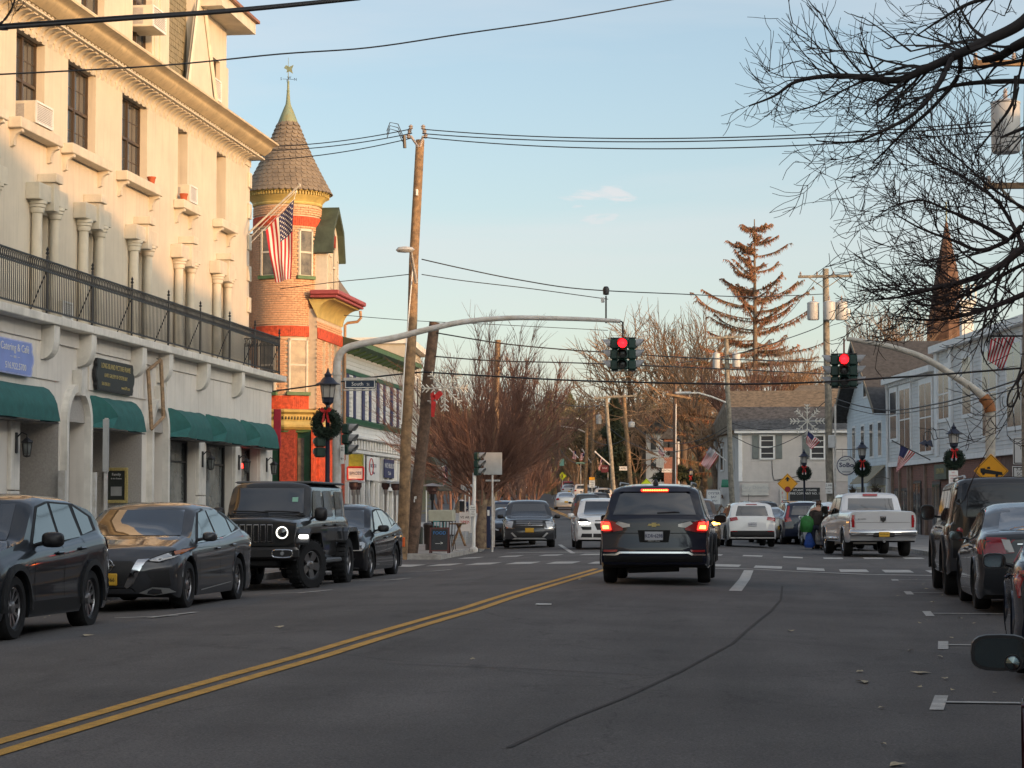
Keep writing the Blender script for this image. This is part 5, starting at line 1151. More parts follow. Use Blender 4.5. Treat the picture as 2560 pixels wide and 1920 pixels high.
wire('thick black cable at the top left corner crossing the cream facade',spl([V(-60,74,24),V(300,48,25),V(600,26,26),V(900,-4,27)]),.026,6); 
wire('second strand wrapped along the thick top left cable',spl([V(-60,66,24),V(300,41,25),V(560,24,26),V(900,-8,27)]),.011,4)
wire('long thin cable from the left edge rising over the turret spire',spl([V(-40,188,30),V(400,164,32),V(700,135,34),V(923,119,35),V(1160,84,36),V(1420,46,37),V(1740,-12,38)]),.012)
wire('thick messenger cable left of the poles behind the street lamp',spl([V(640,984,64),V(800,962,63),V(940,942,63),V(1057,930,62.5)]),.022)
wire('thick messenger cable spanning the street under the traffic signals',spl([V(1057,930,62.5),V(1240,941,61),V(1460,952,58),V(1820,960,54),V(2030,956,52),V(2150,949,51),V(2340,937,50),V(2580,918,48)]),.022)
wire('upper of the two cables behind the left traffic signal',spl([V(1090,832,62.5),V(1250,858,63),V(1400,873,64),V(1521,881,65),V(1760,896,70),V(2060,905,94)]),.018)
wire('cable just below the signal arm reaching the grey pole',spl([V(1076,890,62.5),V(1240,902,63),V(1460,908,66),V(1780,921,76),V(2072,935,94)]),.018)
wire('cable from the tall pole past the camera on the signal arm',spl([V(1054,648,61.5),V(1160,672,62),V(1300,700,63),V(1460,723,66),V(1700,735,74),V(1883,742,84),V(2060,735,94)]),.016)
wire('thin cable under it from the tall pole',spl([V(1054,686,61.5),V(1160,702,62),V(1330,722,63),V(1520,748,66)]),.012)
wire('thin cable behind the bow of the signal arm',spl([V(860,788,63),V(1040,802,63),V(1250,812,64),V(1520,826,66)]),.009)
wire('thin cable from the tall pole left over the mulberry gutter',spl([V(1022,686,61.5),V(930,696,64),V(839,705,70),V(700,722,71.4)]),.012)
wire('drop cable from the grey pole down to the slim pale pole',spl([V(2066,800,94.8),V(2036,822,98),V(1920,862,110),V(1818,890,124),V(1690,908,150)]),.02)
for px,py,l in ((2421,500,'wire fanning right from the grey pole, steepest'),(2556,514,'wire fanning right from the grey pole, second steepest'),(2560,600,'wire fanning right from the grey pole, flattest')): wire(l,sag(V(2063,668 if py<600 else 690,94.8),V(px+30,py-8,60),.1),.014)
wire('guy wire running down left from the grey pole top',[V(2060,672,94.8),V(1985,770,100),V(1900,860,108)],.014)
wire('pair of sagging cables before the clapboard windows, upper',spl([V(2580,938,50),V(2435,985,60),V(2340,1010,70),V(2230,1026,84),V(2150,1015,90),V(2087,996,94.6)]),.022)
wire('pair of sagging cables before the clapboard windows, lower',spl([V(2590,958,50),V(2440,998,60),V(2340,1020,70),V(2215,1037,84),V(2150,1028,90),V(2087,1010,94.6)]),.014)
wire('slack loop of cable hanging from the lines by the right signs',spl([V(2556,890,50),V(2552,920,50),V(2540,955,50),V(2522,985,50),V(2519,1012,50),V(2532,1014,50),V(2545,985,50),V(2542,950,50)],8),.022)
wire('service cable to the grey house from the slim pole, upper',spl([V(1831,1058,124),V(1900,1074,126),V(1985,1062,120),V(2068,1000,95)]),.02)
wire('service cable across the grey house, lower',spl([V(1831,1090,124),V(1900,1120,122),V(1960,1108,112),V(2068,1050,95)]),.02)
for k,(a,b,y0,y1,s,l) in enumerate((((1400,1048),(1514,1000),230,160,.5,'far wire between the crest pole and the leaning pair'),((1514,1060),(1818,1075),160,124,1.6,'low sagging cable between the leaning pole and the slim pole'),((1583,1062),(1818,1066),175,124,1.2,'second low sagging cable right of the leaning pair'),((1398,1120),(1520,1110),230,160,1.5,'lowest far cable over the distant cars'),((1240,1065),(1398,1105),108,230,.6,'far wire from the red tree pole to the crest'),((1470,1090),(1584,1080),205,175,.9,'short far cable right of the distant street light'),((1240,925),(1514,1010),108,160,.8,'high far wire over the road from the red tree pole'))): wire(l,sag(V(*a,y0),V(*b,y1),s),.022 if y1<150 else .03)
# ---- signal masts
M_SGN=mat('dark_green_signal_casing',(.012,.045,.035),.45,var=.1); M_VIS=mat('weathered_visor_grey',(.32,.33,.34),.6,var=.1)
M_LRED=mat('lit_red_lens',(.6,.0,.0),.3,var=0,emit=(1,.005,.008),es=5.5); M_LOFF=mat('unlit_lens',(.045,.045,.045),.25,var=0)
def sighead(par,c,rotz,lit=True,s=1.0,back=False):
    M=TR(*c)@Matrix.Rotation(rotz,4,'Z')@Matrix.Diagonal((s,s,s,1))
    h=MB(); 
    for k in range(3): h.bev((-.125,-.09,-.375+.25*k+.003),(.125,.1,-.125+.25*k-.003),.03,M)
    o=h.build('signal_head',[M_SGN],par)
    for k in range(3):
        z=.25-.25*k; F=M@TR(0,-.092,z)@Matrix.Rotation(R(90),4,'X')
        MB().lathe([(0,.03),(.05,.028),(.09,.015),(.10,0),(.104,-.004)],(0,0,0),20,F,close=False).build('lens',[M_LRED if (lit and k==0) else M_LOFF],o,smooth=True)
        v=MB(); n=14; 
        for i in range(n):
            a0=R(-25)+R(230)*i/n; a1=R(-25)+R(230)*(i+1)/n
            d0=.20*(.35+.65*max(0,math.sin((i)/n*PI))); d1=.20*(.35+.65*max(0,math.sin((i+1)/n*PI)))
            for rr in (.112,.118): v.add([F@Vector((rr*math.cos(a0),rr*math.sin(a0),0)),F@Vector((rr*math.cos(a1),rr*math.sin(a1),0)),F@Vector((rr*math.cos(a1),rr*math.sin(a1),d1)),F@Vector((rr*math.cos(a0),rr*math.sin(a0),d0))],[(0,1,2,3)])
        v.build('visor',[M_SGN if rotz==0 else M_VIS],o,fix=False)
    return o
def mast(label,path,y,r,m):
    o=thing('signal_mast',label,'traffic signal mast',(V(*path[0],y).x,y,0)); P=spl([V(a,b,y) for a,b in path],6)
    n=len(P); MB().tube(P,[r[0]+(r[1]-r[0])*(k/(n-1))**1.0 for k in range(n)],16).build('curved_arm',[m],o,smooth=60); return o
base=V(842,1420,53); 
ML=mast('rust flecked grey signal mast bowing over the street from the left corner',[(842,1420),(842,1200),(842,1000),(842,925),(846,894),(862,873),(900,860),(984,845),(1060,826),(1157,805),(1273,795),(1389,796),(1480,799),(1551,803)],53.,(.115,.045),M_GALV)
MB().tube([V(842,930,53)+Vector((0,0,-.02)),V(842,938,53)],.125,16).build('collar',[M_GALV],ML); MB().lathe([(.26,-.15),(.26,-.02),(.16,0),(.13,.3)],(V(842,1400,53).x,53,.05),12).build('base_flange',[M_GALV],ML)
MB().tube([V(1551,803,53),V(1557,806,53),V(1557,848,53)],.022,8).build('hanger',[M_BLACK],ML)
c=V(1558,886,52.9)
T1=thing('traffic_signal','red traffic signal hanging from the long bowed left mast','traffic signal',c)
for dx,dy,rz in ((0,-.12,0),(-.21,.06,R(-90)),(.21,.06,R(90))): sighead(T1,c+Vector((dx,dy,0)),rz,rz==0)
MB().box((c.x-.3,c.y-.05,c.z+.375),(c.x+.3,c.y+.1,c.z+.40)).build('top_bracket',[M_BLACK],T1); MB().box((c.x-.3,c.y-.05,c.z-.40),(c.x+.3,c.y+.1,c.z-.38)).build('bottom_bracket',[M_BLACK],T1)
CM=thing('arm_camera','small camera on a short post standing on the left signal arm','camera',V(1515,798,53))
MB().tube([V(1515,808,53),V(1515,740,53)],.02,8).build('post',[M_BLACK],CM); MB().lathe([(0,-.10),(.07,-.08),(.08,.05),(.05,.11),(0,.12)],V(1515,728,53),12).build('camera_body',[M_BLACK],CM,smooth=50); MB().bev((-.04,-.04,-.06),(.04,.04,.06),.01,TR(*V(1507,750,52.9))).build('sensor_box',[M_TRANS],CM)
MR=mast('cream painted signal mast bent over the street from the right kerb',[(2476,1420),(2476,1200),(2476,1080),(2476,1035),(2471,1008),(2448,982),(2390,943),(2312,896),(2230,868),(2150,852),(2117,847)],52.,(.125,.05),M_GALVY)
MB().tube([V(2476,1030,52),V(2472,1010,52),V(2458,992,52)],.132,16).build('orange_elbow',[mat('elbow_orange',(.42,.16,.05),.7,var=.3,vs=6)],MR,smooth=60)  # elbow sleeve in orange against the cream mast
MB().tube([V(2110,846,52),V(2110,892,52)],.02,8).build('hanger',[mat('rusty_hanger',(.20,.05,.03),.7)],MR); MB().tube([V(2119,846,52),V(2119,812,52)],.035,6).build('finial',[M_GALVY],MR)
c=V(2110,927,51.9); T2=thing('traffic_signal','red traffic signal hanging from the right mast before the blue house','traffic signal',c)
for dx,dy,rz in ((0,-.12,0),(-.21,.06,R(-90)),(.21,.06,R(90))): sighead(T2,c+Vector((dx,dy,0)),rz,rz==0)
MB().box((c.x-.3,c.y-.05,c.z+.375),(c.x+.3,c.y+.1,c.z+.40)).build('top_bracket',[M_BLACK],T2); MB().box((c.x-.3,c.y-.05,c.z-.40),(c.x+.3,c.y+.1,c.z-.38)).build('bottom_bracket',[M_BLACK],T2)
# side facing heads low on the left mast
T3=thing('traffic_signal','dark side facing signal heads low on the left mast behind the wreath','traffic signal',V(872,1100,53))
sighead(T3,V(800,1105,53.2),R(-150),False,1.0); sighead(T3,V(868,1098,53),R(75),False,1.0)
T4=thing('traffic_signal','dark side facing signal on a white post before the red tree','traffic signal',V(1182,1160,68))
sighead(T4,V(1194,1160,68),R(70),False,.95); MB().tube([V(1186,1182,68),V(1184,1376,68)],.055,10).build('post',[M_WHITE],T4); MB().lathe([(.14,0),(.14,.1),(.08,.16)],(V(1184,1376,68).x,68,V(1184,1376,68).z-.05),8).build('post_base',[M_GALV],T4)
def sign(name,label,px0,px1,py0,py1,y,m,lines=(),cat='sign',post=None,edge=None,dep=.02,grp=None,r=.03,rz=0):
    a=V(px0,py1,y); b=V(px1,py0,y); o=thing(name,label,cat,((a.x+b.x)/2,y,a.z),group=grp); MB().bev((a.x,y,a.z),(b.x,y+dep,b.z),.008).build('panel',[m],o)
    if edge:
        e=.018
        for q in ((a.x+e,b.x-e,a.z+e,a.z+2*e),(a.x+e,b.x-e,b.z-2*e,b.z-e),(a.x+e,a.x+2*e,a.z+2*e,b.z-2*e),(b.x-2*e,b.x-e,a.z+2*e,b.z-2*e)): MB().box((q[0],y-.004,q[2]),(q[1],y,q[3])).build('border',[edge],o)
    for s,sz,fx,fz_,mm,sx in lines: text(s,sz,frame((a.x+(b.x-a.x)*fx,y-.004,a.z+(b.z-a.z)*fz_),(1,0,0),(0,0,1)),mm,o,sx=sx)
    if post: 
        p=V(post[0],post[1],y+.05); MB().tube([(p.x,y+.05,p.z),(p.x,y+.05,b.z)],r,8).build('post',[post[2] if len(post)>2 else M_GALV],o)
    return o
M_SB=mat('street_sign_navy',(.012,.03,.065),.4,var=.05); M_SW=mat('reflective_white',(.72,.72,.70),.5,var=.03); M_BLK=mat('sign_black',(.01,.01,.01),.5,var=0); M_YL=mat('sign_amber',(.80,.36,.01),.5,var=.04); M_YG=mat('fluorescent_yellow_green',(.78,.85,.02),.5,var=.03,emit=(.8,.9,.02),es=0.0)
o=sign('street_name_sign','navy street name sign reading South St on the left mast',861,939,948,972,52.8,M_SB,[('South',.125,.42,.5,M_SW,1),('St',.085,.76,.45,M_SW,1)],edge=M_SW); a=V(861,948,52.8); MB().bev((V(858,950,52.8).x,52.78,V(858,950,52.8).z-.02),(V(942,946,52.8).x,52.84,V(942,944,52.8).z),.01).build('top_rail',[M_GALV],o); MB().bev((V(858,975,52.8).x,52.78,V(858,976,52.8).z-.01),(V(942,946,52.8).x,52.84,V(942,973,52.8).z),.01).build('bottom_rail',[M_GALV],o)
sign('parking_sign','narrow white sign with a black left arrow on the left mast',850,861,1112,1160,52.8,M_SW,[('NO',.05,.5,.85,M_BLK,.8),('PKG',.05,.5,.72,M_BLK,.7),('←',.10,.5,.28,M_BLK,1)])
sign('blank_sign','large blank grey back of a road sign on a post before the red tree',1209,1255,1131,1187,70,M_ALU,post=(1231,1380)); sign('blank_sign','thin horizontal edge of a lower sign on the same post',1214,1250,1199,1204,70.1,M_ALU)
sign('crossing_button_sign','small white pedestrian button sign on the white post',1174,1190,1263,1291,67.8,M_SW,[('PUSH',.05,.5,.8,M_BLK,1),('BUTTON',.04,.5,.6,M_BLK,1),('FOR',.04,.5,.4,M_BLK,1),('WALK',.045,.5,.2,M_BLK,1)])
def diamond(name,label,px,py,hd,y,m,post,edge=M_BLK,pm=M_GALV):
    c=V(px,py,y); h=hd*y/FPX; o=thing(name,label,'road sign',(c.x,y,c.z-h)); n=[]
    P=lambda s:[(c.x,c.z-h*s),(c.x+h*s,c.z),(c.x,c.z+h*s),(c.x-h*s,c.z)]
    MB().prism(P(1),y,y+.02,'y').build('panel',[m],o); MB().prism(P(.94),y-.002,y-.0005,'y').build('border',[edge],o); MB().prism(P(.90),y-.004,y-.0025,'y').build('face',[m],o)
    p=V(post[0],post[1],y); MB().bev((p.x-.03,y+.025,p.z),(p.x+.03,y+.06,c.z+h*.5),.005).build('post',[pm],o); return o,c,h
o,c,h=diamond('warning_sign','amber diamond fire engine warning sign on the right mast',2478,1177,42,51.6,M_YL,(2478,1240))
g=MB(); F=lambda u,v:(c.x+u*h,c.z+v*h)
def blk(pts,nm='truck_symbol'): MB().prism([F(*p) for p in pts],51.59,51.595,'y').build(nm,[M_BLK],o)
blk([(-.62,-.02),(-.62,.14),(-.36,.16),(-.36,.10),(.62,-.08),(.66,-.26),(.1,-.20),(-.6,-.12)]); blk([(-.25,.12),(-.22,.22),(-.08,.24),(-.05,.10)])
for u,v in ((-.45,-.16),(.32,-.27)): blk([(u+.09*math.cos(k*PI/5),v+.09*math.sin(k*PI/5)) for k in range(10)],'wheel_symbol')
o,c,h=diamond('warning_sign','amber diamond signal ahead sign with an arrow over a red disc',1969,1209,25.5,94,M_YL,(1969,1300),pm=M_YL)
for pts,nm,mm in (([(0,.68),(.28,.38),(.1,.42),(.1,.22),(-.1,.22),(-.1,.42),(-.28,.38)],'arrow_symbol',M_BLK),([(.28*math.cos(k*PI/8),-.55+.28*math.sin(k*PI/8)) for k in range(16)],'red_disc',mat('sign_red_disc',(.28,.008,.02),.5))): MB().prism([(c.x+u*h,c.z+v*h) for u,v in pts],93.985,93.993,'y').build(nm,[mm],o)
for px,py,hd,y,lab,pb in ((1616,1217,21,118,'yellow green walking person sign above the dark SUV roof',1265),(1406,1190,10.5,235,'far yellow green walking person sign by the crest pole',1215)):
    o,c,h=diamond('crossing_sign',lab,px,py,hd,y,M_YG,(px,pb))
    for pts in ([(-.08,.1),(.1,.12),(.06,-.15),(.22,-.5),(.1,-.52),(-.02,-.2),(-.2,-.5),(-.3,-.46),(-.1,-.12)],[(.09*math.cos(k*PI/4),.25+.09*math.sin(k*PI/4)) for k in range(8)],[(-.06,.1),(-.26,-.1),(-.2,-.14),(0,.02)],[(.08,.1),(.28,-.04),(.24,-.1),(.06,.0)]): MB().prism([(c.x+u*h,c.z+v*h) for u,v in pts],y-.012,y-.006,'y').build('walker_symbol',[M_BLK],o)
sign('regulatory_sign','grey white no turn on red sign at the right edge of the photo',2533,2600,1094,1161,50,M_SW,[('NO',.125,.5,.84,M_BLK,1.1),('TURN',.115,.5,.62,M_BLK,1.05),('ON',.115,.5,.38,M_BLK,1.05),('RED',.115,.5,.16,M_BLK,1.1)],edge=M_BLK,post=(2566,1420))
sign('regulatory_sign','school days time plate under the no turn on red sign',2531,2602,1165,1206,50,M_SW,[('7-AM–4-PM',.10,.52,.78,M_BLK,.98),('SCHOOL',.10,.5,.5,M_BLK,1.05),('DAYS',.10,.5,.2,M_BLK,1.05)],edge=M_BLK)
sign('parking_sign','small red lettered no standing sign under the nearest right wreath',2372,2395,1176,1211,77.5,M_SW,[('NO',.07,.5,.85,M_RED,1),('STANDING',.055,.5,.62,M_RED,1),('HERE TO',.055,.5,.42,M_RED,1),('CORNER',.055,.5,.24,M_RED,1)]); sign('parking_sign','second small white sign below the no standing sign',2372,2394,1213,1236,77.5,M_SW,[('2 HOUR',.06,.5,.7,M_BLK,1),('PARKING',.055,.5,.35,M_BLK,1)])
sign('pole_notice','white notice on the grey pole behind the pickup',2064,2081,1207,1234,94.6,M_SW,[('2 HR',.12,.5,.75,M_BLK,1),('PARKING',.07,.5,.45,M_BLK,1),('9-6',.09,.5,.2,M_BLK,1)]); sign('pole_notice','lower pale notice on the grey pole',2068,2077,1254,1275,94.6,M_SW)
sign('banner','long white banner on the grass bank, left one',1548,1570,1166,1176,180,M_SW,[('FAMILY',.24,.5,.5,M_BLK,.9)],dep=.05); sign('banner','long white banner on the grass bank, right of the thin brown pole',1654,1680,1172,1181,165,M_SW,[('RENTALS',.22,.5,.5,M_BLK,.9)],dep=.05)
sign('roadside_sign','yellow topped white sign on the far right kerb',1473,1487,1193,1219,170,M_SW,[('SPEED',.13,.5,.5,M_BLK,1),('LIMIT',.13,.5,.3,M_BLK,1),('30',.16,.5,.12,M_BLK,1)],post=(1480,1235)); sign('roadside_sign','narrow amber cap plate over the far white sign',1473,1487,1193,1200,169.9,M_YL)
sign('roadside_sign','dim red board under the leaning poles',1503,1521,1163,1181,190,mat('dull_red_board',(.25,.04,.04),.6),[('SALE',.2,.5,.6,M_SW,1)],post=(1520,1200)); sign('street_name_sign','small far green street sign by the crest pole',1399,1410,1147,1165,228,mat('pale_green_sign',(.2,.42,.33),.5)); sign('street_name_sign','far green street sign over the red SUV',1440,1462,1156,1160,200,mat('pale_green_sign',(0,0,0)),post=(1452,1215))
sign('estate_sign','white framed shop sign on posts left of the grey house',1766,1803,1224,1262,126,M_SW,[('OYSTER',.2,.5,.75,M_NVY,.9),('BAY',.2,.5,.5,M_NVY,.9),('SUPPLY',.14,.5,.25,M_NVY,.9)],edge=M_NVY,post=(1768,1270,M_WHITE))
a=V(1803,1218,127); b=V(1824,1198,127); o=MB().prism([(127,a.z),(127,a.z+.1),(128.2,b.z),(128.2,a.z)],a.x,b.x,'x').build('small_awning',[mat('bright_green_canvas',(.01,.13,.07),.8)]); tag(o,'small green canvas awning beside the slim pale pole','awning')
# round hanging shop sign
o=thing('round_sign','round white hanging sign with navy SoBo lettering beside the pole','sign',V(2116,1164,99)); c=V(2116,1164,99); r=.435
F=frame(c,(1,0,0),(0,0,1)); MB().lathe([(0,-.02),(r,-.02),(r,.02),(0,.02)],(0,0,0),32,F,close=False).build('disc',[M_SW],o,smooth=40); MB().tube([c+Vector((r*.93*math.cos(k*PI/16),-.025,r*.93*math.sin(k*PI/16))) for k in range(33)],.018,4).build('ring',[M_NVY],o)
text('SoBo',.27,frame(c+Vector((0,-.03,.02)),(1,0,0),(0,0,1)),M_NVY,o,bold=.006,sx=1.1); text('BAKE BAR',.08,frame(c+Vector((0,-.03,-.27)),(1,0,0),(0,0,1)),M_NVY,o)
MB().tube([c+Vector((-.25,-.03,.22)),c+Vector((-.02,-.03,.24)),c+Vector((.1,-.03,.3)),c+Vector((.16,-.03,.22))],.012,4).build('wave_mark',[M_NVY],o); MB().tube([V(2086,1123,98.9),V(2145,1124,98.9)],.018,5).build('bracket',[M_BLACK],o)
for px in (2106,2127): MB().tube([V(px,1124,98.9),V(px,1144,98.9)],.008,4).build('hanger',[M_BLACK],o)
# ---- street lamps with wreaths
def wreath(c,r,label):
    o=thing('wreath',label,'wreath',c); rr=random.Random(int(abs(c.x*100)))
    MB().tube([c+Vector((r*.66*math.cos(k*PI/12),0,r*.66*math.sin(k*PI/12))) for k in range(25)],r*.26,6,False).build('ring',[M_PINE],o)
    mb=MB(); n=2200
    for k in range(n):
        a=rr.uniform(0,2*PI); b=rr.uniform(0,2*PI); q=r*.30*rr.uniform(.6,1.15); bx=r*.66+q*math.cos(b); p=c+Vector((bx*math.cos(a),q*math.sin(b),bx*math.sin(a)))
        d=(p-(c+Vector((r*.66*math.cos(a),0,r*.66*math.sin(a))))).normalized()+Vector((rr.uniform(-.8,.8),rr.uniform(-.8,.8),rr.uniform(-.8,.8))); d.normalize(); s=d.orthogonal()*.010; e=p+d*.06*r/.38
        mb.add([p-s,p+s,e],[(0,1,2)])
    mb.build('needles',[M_PINE],o,fix=False)['kind']='stuff'
    mb=MB(); 
    for sx in (-1,1):
        mb.add([c+Vector(v)*r for v in ((0,-.3,.78),(sx*.22,-.42,1.02),(sx*.38,-.38,.86),(sx*.22,-.34,.70))],[(0,1,2,3)]); mb.add([c+Vector(v)*r for v in ((0,-.3,.78),(sx*.10,-.36,.80),(sx*.26,-.34,.05),(sx*.12,-.32,.08))],[(0,1,2,3)])
    mb.lathe([(0,-.06*r),(.06*r,0),(0,.06*r)],c+Vector((0,-.36*r,.78*r)),8); m=mb.build('bow',[M_RED],o); 
    md=m.modifiers.new('s','SOLIDIFY'); md.thickness=.012
    return o
def lamp(px,pytop,pybase,y,label,wl,wy=None,wr=.38):
    a=V(px,pytop,y); g=zr(a.x,y)+.12 if y<120 else a.z-4.1; o=thing('street_lamp',label,'street lamp',(a.x,y,g)); x=a.x; zt=a.z
    MB().lathe([(.17,0),(.17,.25),(.12,.32),(.10,.7),(.06,.8),(.05,zt-g-1.05),(.075,zt-g-1.0),(.05,zt-g-.95),(.05,zt-g-.88)],(x,y,g),12).build('post',[M_NV2],o,smooth=40)
    MB().lathe([(.06,-.88),(.13,-.82),(.14,-.74),(.155,-.70),(.0,-.70)],(x,y,zt),6).build('lantern_base',[M_NV2],o); MB().lathe([(.13,-.70),(.17,-.40)],(x,y,zt),6).build('lantern_glass',[mat('frosted_lantern_glass',(.42,.40,.37),.35,var=.1)],o)
    for k in range(6): q=k*PI/3; MB().tube([(x+.14*math.cos(q),y+.14*math.sin(q),zt-.70),(x+.18*math.cos(q),y+.18*math.sin(q),zt-.39)],.008,4).build('glazing_bar',[M_NV2],o)
    MB().lathe([(.29,-.40),(.29,-.385),(.20,-.34),(.12,-.24),(.08,-.22),(.09,-.16),(.05,-.13),(.03,-.08),(.015,-.02),(0,0)],(x,y,zt),16).build('lantern_hood',[M_NV2],o,smooth=40)
    if wl: wreath(Vector((x,y-.12,(V(px,wy,y).z))),wr,wl)
M_NV2=mat('navy_lamp_paint',(.012,.016,.035),.4,var=.05)
lamp(820,919,1400,51.5,'navy street lamp in front of the brick turret corner','large evergreen wreath with a bright red bow on the left street lamp',1060,.375)
lamp(2384,1056,1400,78.,'navy street lamp nearest on the right, before the brick shops','wreath with dark red ribbon on the nearest right lamp',1148,.37); lamp(2155,1098,1330,98.,'navy street lamp in front of the pale blue house','wreath with red bow on the lamp beside the round sign',1171,.38); lamp(2010,1122,1300,114.,'navy street lamp in front of the grey house','wreath on the lamp between the amber sign and the pole',1183,.38)
lamp(1727,1165,1240,180.,'far street lamp on the grass bank','far wreath on the lamp below the trees',1201,.40); lamp(1790,1168,1230,150.,'dark far lamp right of the big flag',None)
# gooseneck sign lights on the clapboard facade
o=thing('gooseneck_lights','pair of dark gooseneck lamps bracketed out from a lamp post side','wall light',V(2330,1090,80))
MB().tube(spl([V(2372,1093,80),V(2345,1096,80),V(2338,1075,80),V(2325,1071,80),V(2320,1090,80),V(2320,1100,80)]),.015,5).build('arm',[M_BLACK],o); MB().tube(spl([V(2345,1096,80),V(2334,1099,80),V(2328,1082,80),V(2316,1078,80),V(2309,1090,80),V(2309,1102,80)]),.015,5).build('arm',[M_BLACK],o)
for px in (2311,2324): p=V(px,1108,80); MB().lathe([(.02,.12),(.06,.08),(.18,-.08),(.0,-.08)],(0,0,0),12,TR(*p)@Matrix.Rotation(R(25),4,'Y')).build('shade',[M_NV2],o)
# snowflakes
M_SNOW=mat('white_light_tubing',(.62,.60,.54),.5,var=.05)
def snowflake(px,py,rpx,y,label):
    c=V(px,py,y); r=rpx*y/FPX; o=thing('snowflake_decoration',label,'snowflake',c); 
    for k in range(8):
        a=k*PI/4; d=Vector((math.cos(a),0,math.sin(a))); n=Vector((-d.z,0,d.x)); mb=MB(); L_=r*(1 if k%2==0 else .92); rad=max(.021,.007*r*y/60)
        mb.tube([c,c+d*L_],rad,4)
        for t in (.45,.68,.86):
            for s in (-1,1): mb.tube([c+d*L_*t,c+d*L_*(t+.15)+n*s*L_*.17],rad*.9,4)
        mb.build('snowflake_arm',[M_SNOW],o)
    return o
snowflake(1112,971,58,62.2,'large white snowflake decoration on the dark leaning pole'); snowflake(2018,1053,42,94.5,'white snowflake decoration on the grey pole above a flag'); snowflake(1650,1142,23,150,'small far snowflake decoration before the bare trees'); snowflake(1098,1180,16,75,'small snowflake light behind the barrel awning')
mb=MB(); 
o=thing('red_bow','red ribbon bow tied on the dark pole under the snowflake','bow',V(1090,1000,62.2))
for pts in (((1082,990),(1100,975),(1108,985),(1092,1002)),((1078,1000),(1090,1004),(1086,1042),(1078,1042)),((1076,985),(1084,978),(1088,998),(1078,1002))): MB().add([V(px,py,62.1) for px,py in pts]+[V(px,py,62.2) for px,py in pts],[(0,1,2,3),(7,6,5,4),(0,4,5,1),(1,5,6,2),(2,6,7,3),(3,7,4,0)]).build('ribbon',[M_RED],o)
# ---- flags
M_FR=mat('flag_red',(.42,.012,.025),.75,var=.06); M_FW=mat('flag_white',(.66,.63,.60),.75,var=.04); M_FB=mat('flag_navy',(.018,.022,.085),.75,var=.06)
def flag(label,pole,A,B,C,D,y,rip=.05,stars=False,ph=0,cant=.4):
    """A hoist top, B hoist bottom, C fly bottom, D fly top (pixels)"""
    A,B,C,D=[V(*q,y) for q in (A,B,C,D)]; o=thing('national_flag',label,'flag',A.copy())
    nu,nv=26,30; nrm=(B-A).cross(D-A).normalized()
    def P(u,v):
        p=(A*(1-u)+B*u)*(1-v)+(D*(1-u)+C*u)*v
        return p+nrm*rip*v**.5*math.sin(v*7+u*5+ph)+nrm*rip*.5*math.sin(u*13+v*3+ph)
    mb=MB(); us=[i/nu for i in range(nu+1)]; vs_=[j/nv for j in range(nv+1)]; idx=[[P(u,v) for v in vs_] for u in us]
    mb.v=[tuple(p) for r_ in idx for p in r_]; fs=[];ms=[]
    for i in range(nu):
        for j in range(nv):
            fs.append((i*(nv+1)+j,(i+1)*(nv+1)+j,(i+1)*(nv+1)+j+1,i*(nv+1)+j+1)); s=i//2
            ms.append(2 if (s<7 and j<nv*cant) else (0 if s%2==0 else 1))
    mb.f=fs; mb.m=ms; c=mb.build('cloth',[M_FR,M_FW,M_FB],o,smooth=True,fix=False)
    if stars:
        sb=MB()
        for a in range(9):
            for b in range(11):
                if (a+b)%2: continue
                u=(a+.9)/9.8*7/13; v=(b+.8)/11.6*.4; q=P(u,v); eu=(P(u+.01,v)-q).normalized(); ev=(P(u,v+.01)-q).normalized(); rr=.032
                for sg in (-1,1):
                    sb.add([q+nrm*sg*.006]+[q+nrm*sg*.006+(eu*math.cos(k*PI/5)+ev*math.sin(k*PI/5))*(rr if k%2==0 else rr*.45) for k in range(10)],[(0,1+k,1+(k+1)%10) for k in range(10)])
        sb.build('stars',[M_FW],o,fix=False)
    if pole: 
        pts=[V(*q,y+.02) for q in pole[:2]]; MB().tube(pts,pole[2],8).build('flagpole',[pole[3]],o,smooth=50); MB().lathe([(0,-pole[2]*2),(pole[2]*1.8,0),(0,pole[2]*2)],pts[1],10).build('pole_ball',[pole[3]],o,smooth=True)
    return o
fo=flag('large national flag on a slanted pole at the corner of the cream building',((622,582),(749,463),.028,M_GALVY),(735,500),(664,576),(688,707),(728,697),59.2,.06,True)
for q in (((627,592),(740,478)),((627,607),(738,495)),((735,498),(742,474))): MB().tube([V(*q[0],59.25),V(*q[1],59.25)],.007,4).build('halyard',[M_WHITE],fo)
flag('national flag hanging from a slanted black pole before the clapboard windows',((2326,1150),(2231,1102),.02,M_BLACK),(2252,1113),(2288,1133),(2243,1180),(2240,1178),84,.05,ph=1)
flag('big national flag on the slim pole left of the grey house',((1815,1152),(1778,1122),.03,M_GALV),(1775,1116),(1797,1138),(1772,1176),(1751,1158),122,.08,True,ph=2)
flag('national flag below the snowflake on the grey pole',((2052,1105),(2018,1074),.02,M_GALV),(2020,1076),(2050,1104),(2028,1124),(2015,1108),94,.05,ph=.5)
flag('striped flag hanging among the dark branches at the right edge',((2560,840),(2478,840),.02,M_BLACK),(2478,846),(2538,842),(2506,926),(2468,900),46,.06,ph=1.4,cant=0)
flag('small national flag on the cafe wall below the barrel awning',((1100,1170),(1112,1164),.02,M_WHITE),(1118,1165),(1106,1168),(1108,1214),(1119,1200),90,.03,ph=.2)
flag('far thin flag on a pole left of the leaning pair',((1525,1163),(1488,1130),.05,M_GALV),(1507,1145),(1503,1142),(1496,1174),(1500,1176),158,.05,ph=3)
